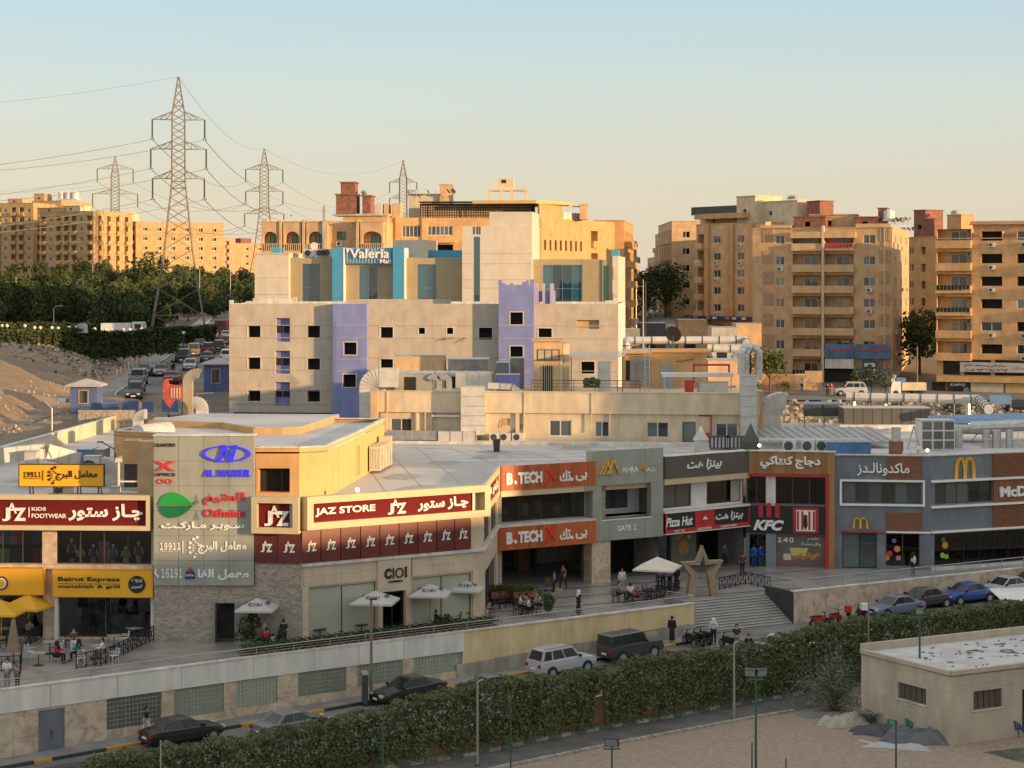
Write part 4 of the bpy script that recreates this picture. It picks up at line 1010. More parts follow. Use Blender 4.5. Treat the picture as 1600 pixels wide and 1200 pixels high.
MB().slab([(X(1258.5,-.4)+.0,2.95),(X(1262,-.4),3.3),(X(1261,-.4),4.1),(X(1256,-.4),4.1),(X(1255,-.4),3.3)],-.44,-.4).build('apron_mark',LETB,s2)
pp=board(t,*po[:4],.05,.1,mat('promo_poster',(.13,.12,.11),.5,var=.2),'poster')
frame_board(t,po[0]-.05,po[1]+.05,po[2]-.05,po[3]+.05,.08,-.05,.05,REDP,'red_window_frame')
text(pp,'１４０',(X(1215),X(1240),1.9,2.3),.045,LETW,spacing=.62,bold=.03,ext=.01);text(pp,ar('طعم'),(X(1262),X(1280),2.05,2.35),.045,LETW,ext=.01);text(pp,ar('وقرمشة'),(X(1252),X(1282),1.65,1.98),.045,LETW,ext=.01)
c=X(1248);MB().slab([(c-.75,1.5),(c+.75,1.5),(c+.5,.9),(c-.5,.9)],.03,.05).build('bucket_picture',mat('bucket_print',(.6,.45,.15),.6),pp)
mb=MB()
for k in range(9):mb.ball((c-.3+k*.22,.05,.75+.12*(k % 3)),.19,6,4,sy=.15)
mb.build('chicken_picture',mat('fried_print',(.48,.19,.05),.8,var=.4,scale=9),pp);MB().box(X(1224),X(1236),.02,.05,.55,1.05).build('side_dish_picture',CREAM,pp)
glazing(t,*do[:4],2,.2,GLASSM,BLACK,.06,name='door')

# ---- burger restaurant, two faces
M1=Wall((24.75,152.2),(31.9,151.3));X=M1.x;Z=M1.z;L=M1.L
t=M1.root('burger_restaurant','slate grey burger restaurant on the corner with white bands and yellow arches','restaurant')
rb=(X(1317),X(1439),5.05,6.65,.3);d1=(X(1316),X(1370),.05,2.75,.3);w1=(X(1384),X(1437),.25,2.75,.3)
mb=MB();opened(mb,0,L,0,8.72,[rb,d1,w1]);mb.build('wall',SLATE,t);shell(t,L,7)
wp=board(t,X(1385),X(1440),6.85,8.68,-.06,-.0,BRWOOD,'wood_panel');wp2=board(t,X(1384),X(1440),3.0,4.35,-.06,-.0,BRWOOD,'wood_panel')
for z0_,z1_,r_ in ((6.85,8.68,wp),(3.0,4.35,wp2)):
    k=z0_
    while k<z1_-.05:MB().box(X(1385),X(1440),-.085,-.06,k+.015,min(k+.175,z1_)).build('plank',BRWOOD,r_);k += .19
frame_board(t,X(1312),X(1445),4.85,6.85,.15,-.2,-.0,LETW,'white_window_frame')
glazing(t,*rb[:4],6,.12,GLASS);glazing(t,*d1[:4],2,.12,GLASS,BLACK,.07,name='door');glazing(t,*w1[:4],2,.12,GLASSM)
board(t,X(1312),X(1386),2.8,2.9,-.15,-.0,REDP,'red_canopy');board(t,X(1384),L+.02,2.8,2.93,-.15,-.0,LETW,'white_band')
text(t,ar('ماكدونالـدز'),(X(1339,-.1),X(1421,-.1),7.15,8.15),-.1,LETW,bold=.02,ext=.1)
arches(t,X(1334,-.1),X(1355,-.1),3.15,3.9,-.08,.075)
board(t,0,L+.05,8.68,8.78,-.12,.2,CONC_L,'coping');MB().box(L-.62,L+.02,-.08,-.0,0,8.68).build('corner_pier',mat('lighter_slate',(.16,.175,.20),.5,var=.1,streak=.1),t)
q=MB()
for px,py,r_,c_ in ((1390,865,.22,0),(1402,858,.25,1),(1397,845,.18,2),(1386,872,.2,1),(1404,872,.2,3)):MB().cyl((X(px),.1,Z(px,py)),(X(px),.08,Z(px,py)),r_,n=9).build('window_sticker',(LETRED,mat('orange_print',(.6,.25,.04),.6),mat('purple_print',(.2,.08,.3),.6),mat('pink_print',(.6,.2,.25),.6))[c_],t)

M2=Wall((31.9,151.3),(50.5,159.2));X=M2.x;Z=M2.z;L=M2.L
t=M2.root('burger_restaurant_wing','right hand wing of the burger restaurant with big yellow arches and brown slats','restaurant')
rb=(X(1461),X(1551),5.0,6.6,.35);gl=(X(1460),L-.5,.25,2.7,.3);rb2=(X(1625),L-1,5.0,6.6,.35)
mb=MB();opened(mb,0,L,0,8.72,[rb,gl,rb2]);mb.build('wall',SLATE,t);shell(t,L,7)
board(t,0,L,8.68,8.78,-.12,.2,CONC_L,'coping')
glazing(t,*rb[:4],5,.2,GLASS);glazing(t,*gl[:4],14,.15,GLASSM,BLACK,.06);glazing(t,*rb2[:4],5,.2,GLASS)
board(t,0,L,6.68,6.84,-.3,-.0,LETW,'white_band');board(t,0,L,4.72,4.88,-.3,-.0,LETW,'white_band');board(t,0,L,2.82,2.96,-.3,-.0,LETW,'white_band')
sx=X(1551.5)
board(t,sx,L,4.88,6.68,-.12,-.0,BRWOOD,'sign_panel')
for z0_,z1_ in ((6.84,8.68),(2.96,4.72)):
    r_=board(t,sx,L,z0_,z1_,-.05,-.0,BRWOOD,'slat_backing');k=z0_+.02
    while k<z1_-.1:MB().box(sx,L,-.12,-.05,k,k+.1).build('slat',BRWOOD,r_);k += .165
arches(t,X(1494,-.1),X(1521.5,-.1),Z(1508,748,-.1),Z(1508,717,-.1),-.04,.13)
text(t,"McDonald's",(X(1562,-.15),X(1562,-.15)+6.2,5.3,6.15),-.13,LETW,bold=.04,ext=.12)
for px,py,r_,m_ in ((1475,843,.2,GAR[7]),(1478,852,.28,mat('orange_print',(.6,.25,.04),.6)),(1474,868,.22,GAR[4]),(1480,870,.2,GAR[4])):MB().cyl((X(px),.12,Z(px,py)),(X(px),.1,Z(px,py)),r_,n=9).build('window_sticker',m_,t)
for k in range(6):
    a=X(1500)+k*1.7;MB().box(a,a+.9,1.5,2.2,.72,.78).box(a+.4,a+.5,1.8,1.9,0,.72).build('dining_table',BRWOOD,t);MB().box(a-.6,a-.15,1.6,2.1,.42,.48).box(a-.6,a-.55,1.6,2.1,.48,.95).box(a-.4,a-.35,1.8,1.85,0,.42).build('dining_chair',REDM,t)
board(t,0,L,0,.22,-.2,-.02,CONC_L,'plinth')

# ---- the roof slab behind all fronts
UA,UB=(PX(590,168),168.),(PX(1185,164),164.)
tag(MB().prism([(-39.0,123.0),(-22,122.3),(-15.7,121.6),(-12.7,121.1),(-2.2,128.2),(-1.3,140.9),(5.8,145.2),(11.0,148.4),(18.1,153.8),(24.8,152.6),(31.9,151.7),(50.5,159.6),(50.5,190),(-36.5,190)],8.15,ROOFZ).build('mall_roof',ROOFM),kind='structure')
# wing wall of the back storey, lit side
pw=thing('roof_parapet','long cream parapet wall along the far left edge of the mall roof','parapet')
A,B=Vector((-39.35,126)),Vector((-36.2,188))
n=12
for k in range(n):
    a=A+(B-A)*k/n;b=A+(B-A)*(k+1)/n;q=(b-a).normalized()*.02
    MB().bar((a.x+q.x,a.y+q.y,8.85),(b.x-q.x,b.y-q.y,8.85),.3,1.5).build('wall_section',CREAM,pw)
MB().bar((A.x,A.y,9.63),(B.x,B.y,9.63),.42,.07).build('coping',CONC_L,pw)

# membrane seams, patches and puddle stains on the big roof
sm=MB();r8=random.Random(3)
for k in range(12):sm.bar((-8+k*2.6,max(127,(131 if k<3 else 142.6)+(k-3)*1.9),ROOFZ+.006),(-13+k*2.6,162,ROOFZ+.006),.07,.012)
for k in range(5):sm.bar((-9,147+k*3.5,ROOFZ+.007),(14,153+k*2.4,ROOFZ+.007),.07,.012)
tag(sm.build('roof_seams',mat('seam_tar',(.36,.34,.32),.8)),kind='structure')
pm_=MB()
for k in range(22):
    x,y=r8.uniform(-36,12),r8.uniform(128,162)
    if x>-27 and x<-8 and y<152:continue
    if x>-5 and y<153+x*.4:continue
    n_=11;pm_.add([(x+r8.uniform(.5,1)*1.6*math.cos(6.283*i/n_),y+r8.uniform(.5,1)*2.6*math.sin(6.283*i/n_),ROOFZ+.004+.0004*k) for i in range(n_)],[tuple(range(n_))])
tag(pm_.build('puddle_stains',mat2('puddle_stain',(.40,.38,.36),(.33,.315,.30),.6,bump=0)),kind='structure')
# ================================================================ buildings behind
WC={}
def winmesh(w,h,style):
    k=(round(w,2),round(h,2),style)
    if k in WC:return WC[k]
    t=.07 if style != 'far' else .1
    fm=ALU if style in ('slide','far','grill') else ALUB
    mb=MB();mb.box(0,w,-.03,.06,0,t).box(0,w,-.03,.06,h-t,h).box(0,t,-.03,.06,t,h-t).box(w-t,w,-.03,.06,t,h-t).box(w/2-t/2,w/2+t/2,-.03,.06,t,h-t)
    if style == 'grill':
        for i in range(1,int(w/.22)):mb.box(i*.22,i*.22+.035,-.12,-.08,0,h)
        mb.box(0,w,-.13,-.07,0,.05).box(0,w,-.13,-.07,h-.05,h)
    fr=mb.mesh('window',fm)
    g={'green':GLASSG,'blue':GLASSB}.get(style,GLASS)
    pa=MB().quad((t/2,.03,t/2),(w/2,.03,t/2),(w/2,.03,h-t/2),(t/2,.03,h-t/2)).mesh('pane',g)
    pb=MB().quad((w/2,.015,t/2),(w-t/2,.015,t/2),(w-t/2,.015,h-t/2),(w/2,.015,h-t/2)).mesh('pane',g)
    WC[k]=(fr,pa,pb);return WC[k]
def place(name,me,parent,M):
    o=bpy.data.objects.new(name,me);COL.objects.link(o);o.parent=parent;o.matrix_local=M;return o
def window(parent,M,x,y,z,w,h,style='slide',two=True):
    fr,pa,pb=winmesh(w,h,style);T=M @ Matrix.Translation((x,y,z))
    o=place('window',fr,parent,T)
    for q in ((pa,pb) if two else (pa,)):
        p=bpy.data.objects.new('pane',q);COL.objects.link(p);p.parent=o
    return o
def acmesh():
    if 'ac' not in WC:
        b=MB().box(-.42,.42,-.32,0,0,.58,0).box(-.40,.40,-.02,.12,-.06,0,0)
        c=MB();c.cyl((-.1,-.325,.29),(-.1,-.34,.29),.23,n=14)
        WC['ac']=(b.mesh('air_conditioner',ACW),c.mesh('fan_grille',METALD))
    return WC['ac']
def ac(parent,M,x,y,z,s=1.):
    b,g=acmesh();o=place('air_conditioner',b,parent,M @ Matrix.Translation((x,y,z)) @ Matrix.Scale(s,4))
    q=bpy.data.objects.new('fan_grille',g);COL.objects.link(q);q.parent=o;return o
def dishmesh():
    if 'dish' not in WC:
        mb=MB();n=12;p=[];f=[]
        for j,(r,d) in enumerate(((0,.12),(.22,.09),(.42,0))):
            for i in range(n):a=2*math.pi*i/n;p.append((r*math.cos(a),-d*1.0+.12,r*math.sin(a)+.8))
        for j in range(2):
            for i in range(n):f.append((j*n+i,j*n+(i+1)%n,(j+1)*n+(i+1)%n,(j+1)*n+i))
        mb.add(p,f);mb.bar((0,.12,.8),(0,.2,0),.05).bar((0,.1,.4),(0,-.3,.85),.03)
        WC['dish']=mb.mesh('satellite_dish',mat('dish_grey',(.36,.35,.33),.6))
    return WC['dish']
def dish(parent,x,y,z,rz=.0,s=1.):return place('satellite_dish',dishmesh(),parent,Matrix.Translation((x,y,z)) @ Matrix.Rotation(rz,4,'Z') @ Matrix.Rotation(R(-35),4,'X') @ Matrix.Scale(s,4))
def tank(parent,x,y,z,r=.7,h=1.4):return MB().cyl((x,y,z+.3),(x,y,z+.3+h),r,n=12).cyl((x,y,z+.3+h),(x,y,z+.5+h),r*.9,r*.3,n=12).box(x-r,x+r,y-r,y+r,z,z+.3).build('water_tank',WHITE,parent)
def roombox(parent,x0,x1,y0,y1,z0,z1,m,name='roof_room',op=True):
    b=MB();ops=[(x0+(x1-x0)*.35,x0+(x1-x0)*.35+.8,z0+(z1-z0)*.45,z0+(z1-z0)*.45+.7,.4)] if op and x1-x0>1.8 else []
    opened(b,x0,x1,z0,z1,ops,y=y0,t=.4);b.quad((x0,y1,z0),(x0,y0,z0),(x0,y0,z1),(x0,y1,z1)).quad((x1,y0,z0),(x1,y1,z0),(x1,y1,z1),(x1,y0,z1)).quad((x1,y1,z0),(x0,y1,z0),(x0,y1,z1),(x1,y1,z1)).box(x0-.12,x1+.12,y0-.12,y1+.12,z1,z1+.15)
    return b.build(name,m,parent)
VOIDM=mat('void_shade',(.02,.019,.018),.95,var=.2)  # shade of deep openings put into a near black colour
def face(root,M,L,H,m,cols,z_first,fh,nf,trim=None,t=.22,void_prob=0.,style='slide',rng=None,skip=(),acp=.25,far=False):
    """one facade: cols = (x0, x1, kind) repeated on nf storeys; kinds w window, n narrow, b balcony, v void, a arched loggia"""
    rng=rng or random.Random(3);mb=MB(M);ops=[];put_=[]
    for k in range(nf):
        z=z_first+k*fh
        for ci,(x0,x1,kd) in enumerate(cols):
            if (ci,k) in skip:continue
            if kd in 'wn':
                s=.95 if kd == 'w' else 1.0;h=1.25 if kd == 'w' else 1.4
                ops.append((x0,x1,z+s,z+s+h,.18 if not rng.random()<void_prob else 1.0));put_.append(('w',x0,x1,z+s,h,ops[-1][4]))
            elif kd == 'v':ops.append((x0,x1,z+.9,z+2.15,1.1));put_.append(('v',x0,x1,z+.9,1.25,1.1))
            elif kd == 'b':ops.append((x0,x1,z+.1,z+2.55,1.3));put_.append(('b',x0,x1,z,2.5,1.3))
    opened(mb,0,L,0,H,ops,t=t,m=0,mi=1);w=mb.build('wall',[m,trim or m],root)
    for (kd,x0,x1,z,h,dep) in put_:
        W_=x1-x0
        if kd == 'w':
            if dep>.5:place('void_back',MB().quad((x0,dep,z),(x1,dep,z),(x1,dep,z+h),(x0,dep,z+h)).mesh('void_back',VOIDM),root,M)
            else:window(root,M,x0,.12,z,W_,h,'far' if far else style,two=not far)
            if rng.random()<acp and not far:ac(root,M,x0+W_/2,-.02,z-.85)
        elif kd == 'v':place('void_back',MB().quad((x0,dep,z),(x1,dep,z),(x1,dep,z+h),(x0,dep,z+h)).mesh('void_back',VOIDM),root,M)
        else:
            place('balcony_back',MB().quad((x0,1.3,z+.1),(x1,1.3,z+.1),(x1,1.3,z+2.55),(x0,1.3,z+2.55)).mesh('balcony_back',m),root,M)
            window(root,M,x0+W_*.35,1.24,z+.15,W_*.48,2.1,'far' if far else style,two=not far)
            k_=(round(W_,2),m.name)
            if k_ not in WC:WC[k_]=MB().box(-.05,W_+.05,-.75,.0,0,.14).box(-.05,W_+.05,-.75,-.62,.14,1.05).box(-.05,.06,-.62,.0,.14,1.05).box(W_-.06,W_+.05,-.62,0,.14,1.05).mesh('balcony',trim or m)
            b=place('balcony',WC[k_],root,M @ Matrix.Translation((x0,0,z-.04)))
            if rng.random()<.25 and not far:ac(root,M,x1-.5,1.2,z+1.9,.9)
            if rng.random()<.22 and not far:
                c=rng.choice(GAR)
                lm=MB()
                for q in range(int(W_/.5)):lm.box(.1+q*.5,.1+q*.5+.4,-.80,-.77,.55-.15*rng.random(),1.08)
                o=place('hanging_laundry',lm.mesh('hanging_laundry',c),b,Matrix.Identity(4))
    return w
def block(name,label,cat,A,B,z0,H,D,m,front,right=(),left=(),zf=.3,fh=3.,nf=6,trim=None,roof=1.0,rotD=0.,rng=1,group=None,**k):
    Wl=Wall(A,B,z0);t=Wl.root(name,label,cat,group);L=Wl.L;r=random.Random(rng)
    face(t,Matrix.Identity(4),L,H,m,front,zf,fh,nf,trim,rng=r,**k)
    MR=Matrix.Translation((L,0,0)) @ Matrix.Rotation(R(90),4,'Z');ML=Matrix.Translation((0,D,0)) @ Matrix.Rotation(R(-90),4,'Z')
    face(t,MR,D,H,m,right,zf,fh,nf,trim,rng=r,**k);face(t,ML,D,H,m,left,zf,fh,nf,trim,rng=r,**k)
    MB().quad((L,D,0),(0,D,0),(0,D,H),(L,D,H)).build('rear_wall',m,t)
    MB().box(.02,L-.02,.02,D-.02,H-.9,H-.7).build('roof',ROOF_D,t)
    mb=MB()
    mb.box(-.08,L+.08,-.10,.22,H,H+.12).box(-.08,L+.08,D-.2,D+.08,H,H+.12).box(-.08,.22,.22,D-.2,H,H+.12).box(L-.2,L+.08,.22,D-.2,H,H+.12);mb.build('coping',trim or m,t)
    return t,Wl
def cols(spec):return [tuple(s) for s in spec]
def even(L,n,w,kd='w',m=.8):
    s=(L-2*m)/n;return [(m+s*i+(s-w)/2,m+s*i+(s+w)/2,kd) for i in range(n)]

# ---- unseen houses added to the right, towards the sun, sized to shade the plaza
su=Vector((math.sin(R(SUN_AZ)),math.cos(R(SUN_AZ))));sv=Vector((-su.y,su.x))
tanel=math.tan(R(SUN_EL))
def caster(b0,b1,a,shade_a,shade_z,label,D=12):
    H=shade_z+tanel*(a-shade_a)
    p0=su*a+sv*b0;p1=su*a+sv*b1
    A,B=(p0,p1)
    block('apartment_house',label,'apartment building',tuple(p0),tuple(p1),-4.,H+4,D,SAND_WALL,even((b1-b0),max(2,int((b1-b0)/5)),1.6),nf=int((H+4)/3.1),roof=0)
    # wall faces the plaza: the depth lies away from it
caster(20,121.99,62,-70,4.6,'long unseen sand coloured house added to shade the terrace, right of the view')
caster(122,146.99,62,-63,9.2,'unseen sand coloured house of middle height added as shade caster, right of the view')
caster(147,166,62,-65,15.5,'tall unseen sand coloured house added to shade the burger restaurant, right of the view')

# ---- beige concrete block with violet towers
bz=8.6
BW=Wall((PX(358,203.5),203.5),(PX(966,200),200),bz);X=BW.x;L=BW.L;Z=lambda px,py,off=0.:BW.z(px,py,off)
t=BW.root('unfinished_block','wide beige concrete block with violet towers and black window holes','building')
H=19.75-bz
def hole(px0,px1,py0,py1,d=1.1):return (X(px0),X(px1),Z((px0+px1)/2,py1),Z((px0+px1)/2,py0),d)
ops=[hole(387,407,509,527),hole(387,407,558,577),hole(387,407,609,627),hole(480,500,509,528),hole(480,500,560,578),hole(480,500,609,628),hole(594,614,511,529),hole(594,614,561,576),
       hole(654,664,512,522),hole(698,708,512,522),hole(748,769,512,531),hole(841,862,513,527),hole(901,936,500,514,.5),hole(908,929,565,584),
       hole(431,453,497,534,.5),hole(430,453,548,584,.5),hole(430,453,597,634,.5)]
mb=MB();opened(mb,0,L,0,H,ops,t=1.1);mb.build('wall',BEIGEC,t)
for i,o in enumerate(ops):
    MB().quad((o[0],o[4]-.01,o[2]),(o[1],o[4]-.01,o[2]),(o[1],o[4]-.01,o[3]),(o[0],o[4]-.01,o[3])).build('recess_back',VOIDM if o[4]>1 else (LILAC_D if i>13 else SAND_WALL),t)
    if i>13:MB().box(o[0]+.05,o[0]+.62,.40,.48,(o[2]+o[3])/2-.3,(o[2]+o[3])/2+.4).box(o[0]+.75,o[1]-.05,.40,.48,(o[2]+o[3])/2-.3,(o[2]+o[3])/2+.4).build('dark_opening',VOIDM,t)
    elif o[4]>1:frame_board(t,o[0]-.09,o[1]+.09,o[2]-.09,o[3]+.09,.09,-.03,.02,CONC_L,'window_surround')
for py in (508.5+0,528,559,578.5,611,632):      # casting joints
    MB().box(0,L,-.035,-.0,Z(600,py)-.03,Z(600,py)+.03).build('joint_band',mat('joint_beige',(.43,.36,.29),.9),t)
D=23
MB().quad((L,0,0),(L,D,0),(L,D,H),(L,0,H)).quad((0,D,0),(0,0,0),(0,0,H),(0,D,H)).quad((L,D,0),(0,D,0),(0,D,H),(L,D,H)).build('side_wall',CONC_L,t)
MB().add([(0.05,.05,H-.9),(L-.05,.05,H-.9),(L-.05,D-.05,H-.9),(0.05,D-.05,H-.9)],[(0,1,2,3)]).build('roof',ROOF_D,t)
for a,b,h in ((358,364,.35),(384,395,.25),(395,455,.55),(455,470,.2),(843,848,.2),(945,958,.35),(958,966,.6)):MB().box(X(a),X(b),.0,.35,H,H+h).build('broken_parapet',CONC_L,t)
for k in range(6):MB().box(X(407)+k*.55,X(407)+k*.55+.4,3,3.3,H-.5,H+.55+.1*(k % 2)).build('roof_block',CREAM,t)
MB().box(X(538),X(700),2.0,2.4,H-.4,H+.45).build('roof_kerb',BEIGEC,t)
# left part stands forward of the grey recess
def proud(a,b,y,zt_,zb_,m,name,windows=()):
    q=MB();xa,xb=X(a,y),X(b,y)
    opened(q,xa,xb,zb_,zt_,windows,y=y,t=.9)
    q.quad((xa,0,zb_),(xa,y,zb_),(xa,y,zt_),(xa,0,zt_)).quad((xb,y,zb_),(xb,0,zb_),(xb,0,zt_),(xb,y,zt_)).quad((xa,y,zt_),(xb,y,zt_),(xb,0,zt_),(xa,0,zt_))
    o=q.build(name,m,t)
    for wv in windows:
        MB().quad((wv[0],y+.9,wv[2]),(wv[1],y+.9,wv[2]),(wv[1],y+.9,wv[3]),(wv[0],y+.9,wv[3])).build('recess_back',VOIDM,o)
        frame_board(o,wv[0]-.1,wv[1]+.1,wv[2]-.1,wv[3]+.1,.1,y-.03,y+.02,CREAM,'window_surround')
    for py in (508,528,561,580):MB().box(xa-.01,xb+.01,y-.03,y,Z(700,py)-.03,Z(700,py)+.03).build('joint_band',mat('joint_lilac',(.42,.34,.46),.9),o)
    return o
def wh(px0,px1,py0,py1,y):return (X(px0,y),X(px1,y),Z((px0+px1)/2,py1,y),Z((px0+px1)/2,py0,y))
proud(520,573,-1.0,H-.02,-2.,LILAC,'violet_tower',[wh(537,557,535,554,-1),wh(536,556,585,605,-1)])
tt=proud(779,834,-1.3,Z(806,445,-1.3),-2.,LILAC,'violet_tower',[wh(797,817,488,507,-1.3),wh(797,817,541,560,-1.3)])
zc=Z(806,445,-1.3)
for a,b,h in ((778,784,.5),(784,789,.2),(797,802,.2),(788,796,.0),(816,822,.3),(822,826,.45),(828,834,.55)):
    if h:MB().box(X(a,-1.3),X(b,-1.3),-1.3,-1.0,zc,zc+h).build('battlement',LILAC,tt)
MB().box(X(834),X(864),1.5,4,H-1,Z(850,455)).build('violet_rear_tower',LILAC,t)
for a,b in ((834,840),(846,850),(858,864)):MB().box(X(a),X(b),1.2,1.5,H-.9,Z(850,443)).build('violet_fin',mat('pale_lilac',(.46,.42,.56),.85,var=.08),t)
q=X(748);MB().quad((X(748),-.04,0),(X(779),-.04,0),(X(779),-.04,H-.02),(X(748),-.04,H-.02)).build('tower_shade_strip',GREY_WALL,t) if False else None  # unused strip: the tower's cast shade put into a grey colour
for px in (690,702,720):MB().bar((X(px),-.3,Z(px,528+px % 7)),(X(px)+.5,-.1,Z(px,527)),.06).build('wall_bracket',METALD,t)

# ---- white and ochre shopping centre with blue columns
vz=9.5;VW=Wall((PX(398,238),238),(PX(968,233),233),vz);X=VW.x;L=VW.L;Z=lambda px,py,off=0.:VW.z(px,py,off)
t=VW.root('blue_mall','pale shopping centre with blue columns and large white name sign on its roofline','shopping centre')
PANB=mat('beige_metal_cladding',(.42,.34,.21),.6,var=.06,streak=.05);WPAN=mat('white_metal_panel',(.66,.58,.47),.6,var=.05,streak=.06)
def mass(a,b,top,m,name,y0=0.,D=10,bot=0.,px=None):
    xa,xb=X(a,y0),X(b,y0);return MB().box(xa,xb,y0,y0+D,bot,Z((a+b)/2,top,y0)).build(name,m,t)
o=mass(398,451,397,WPAN,'white_wing',-1.0,14)
for py in (434,460):MB().box(X(398,-1),X(451,-1),-1.03,-1.0,Z(420,py,-1)-.04,Z(420,py,-1)+.04).build('panel_joint',CONC,o)
MB().box(X(397,-1),X(452,-1),-1.1,8,Z(420,397,-1),Z(420,395,-1)).build('coping',CREAM,o)
zt_=Z(500,403)
def lined(a,b,top,m,wins,y=0.,name='ribbed_wall'):
    q=MB();opened(q,X(a,y),X(b,y),0,Z((a+b)/2,top,y),wins,y=y,t=.3);o=q.build(name,m,t)
    MB().box(X(a,y),X(b,y),y+.3,y+9,0,Z((a+b)/2,top,y)-.05).build('mass',m,t)
    rr=MB();zz=.3;Zt=Z((a+b)/2,top,y);xs_=[X(a,y)]+[v for w_ in wins for v in (w_[0]-.1,w_[1]+.1)]+[X(b,y)]
    while zz<Zt-.1:
        for i in range(0,len(xs_),2):rr.box(xs_[i],xs_[i+1],y-.05,y,zz,zz+.2)
        zz += .33
    tag(rr.build('horizontal_ribs',m,o),kind='stuff')
    for w_ in wins:glazing(o,w_[0],w_[1],w_[2],w_[3],max(2,int((w_[1]-w_[0])/1.1)),y+.15,GLASSB,mat('steel_mullion',(.20,.25,.27),.4,metal=.5),.08,[w_[2]+(w_[3]-w_[2])*k/5 for k in range(1,5)])
    return o
lined(451,519,403,PANB,[(X(472),X(500),0.5,Z(486,412))])
lined(538,614,412,PANB,[(X(561),X(590),.5,Z(575,413)-.2)])
o=lined(632,722,403,PANB,[(X(652),X(682),.5,Z(667,413))],name='plain_wall')
for a,b in ((519,536),(614,631)):
    c_=MB().box(X(a,-1.2),X(b,-1.2),-1.2,1.5,0,Z(525,386,-1.2)).build('blue_column',BLUEP,t)
    for k in range(8):MB().box(X(a,-1.2)-.01,X(b,-1.2)+.01,-1.23,-1.2,Z(525,386+k*13,-1.2)-.03,Z(525,386+k*13,-1.2)+.03).build('panel_joint',LILAC_D,c_)
    MB().box(X(b,-1.2),X(b,-1.2)+.12,-1.25,1.4,0,Z(525,388,-1.2)).build('white_edge',WHITE,c_)
sb=MB().box(X(536,-.6),X(614,-.6),-.6,-.3,Z(575,412,-.6),Z(575,387,-.6)).build('sign_band',BLUEP,t)
for k in range(16):
    a=X(537,-.7)+k*(X(613,-.7)-X(537,-.7))/16;MB().box(a,a+.17,-.72,-.6,Z(575,411,-.6),Z(575,388,-.6)).build('pale_slat',mat('pale_blue_slat',(.30,.42,.50),.5),sb)
a0_,a1_=X(548,-.8),X(609,-.8)
MB().slab([(X(541,-.8),Z(575,388,-.8)),(X(547,-.8),Z(575,388,-.8)),(X(543,-.8),Z(575,396,-.8))][::-1],-.95,-.8).build('heart_mark',LETW,sb)
text(sb,'Valeria',(X(547,-.8),X(609,-.8),Z(575,403.5,-.8),Z(575,388.5,-.8)),-.8,LETW,bold=.02,ext=.15);text(sb,'Mall',(X(594,-.8),X(611,-.8),Z(575,411.5,-.8),Z(575,405,-.8)),-.8,LETW,bold=.02,ext=.15)
o=mass(722,831,353,WPAN,'white_tower',-1.5,9)
Zs=Z(760,353,-1.5)
q=MB().box(X(741,-1.5),X(750,-1.5),-1.53,-1.45,0,Z(745,370,-1.5)).build('blue_glass_slot',GLASSB,o)
for px in (741,746,750):MB().box(X(px,-1.5)-.06,X(px,-1.5)+.06,-1.56,-1.5,Z(745,366,-1.5),Z(745,354,-1.5)).build('slot',VOIDM,o)
for py in (396,412,437,450):MB().box(X(722,-1.5),X(831,-1.5),-1.52,-1.5,Z(770,py,-1.5)-.03,Z(770,py,-1.5)+.03).build('panel_joint',mat('soft_joint',(.45,.40,.33),.8),o)
o2=mass(765,831,331,mat('roughcast_white',(.60,.54,.45),.9,var=.08,bump=.5,fine=.1),'upper_tower',-1.2,8.5,bot=Zs-.1)
o=lined(818,941,405,PANB,[(X(848),X(909),0.5,Z(878,414))],name='plain_wall')
mass(800,818,406,WPAN,'white_return',-.1,5)
o=mass(941,957,406,PANB,'corner_pier',-.2,12);o=mass(957,966,400,WPAN,'white_corner',-.5,14)
MB().box(X(944),X(951),-.25,-.15,0,Z(948,415)).build('glass_slot',GLASSG,t)
for k in range(5):MB().box(X(957,-.5)+.1,X(966,-.5)-.1,-.55,-.5,.8+k*3,2.2+k*3).build('niche',CREAM,t)
mass(955,966,391,BLUEP,'blue_roof_box',3,3,bot=Z(960,402))
mass(632,722,391,BLUEP,'blue_parapet',7,.5,bot=8);mass(615,668,375,WPAN,'roof_room',6,8,bot=8)
for px,w_ in ((480,4),(498,5),(503,4),(510,4)):ac(t,Matrix.Identity(4),X(px),1.5,Z(px,401),1.6)
MB().box(X(418),X(432),2,4,Z(425,396),Z(425,386)).build('roof_plant',BLUEP,t)
MB().cyl((X(487),1.5,Z(487,403)),(X(487),1.5,Z(487,386)),.08,n=6).cyl((X(487),1.3,Z(487,384)),(X(487),1.45,Z(487,384)),.45,n=14).build('round_antenna',WHITE,t)
q=MB()
for i in range(2):q.bar((X(469+i*6),1.5,Z(470,402)),(X(474),1.5,Z(470,380)),.12)
q.bar((X(470),1.5,Z(470,392)),(X(477),1.5,Z(470,392)),.1).build('antenna_mast',METAL,t)

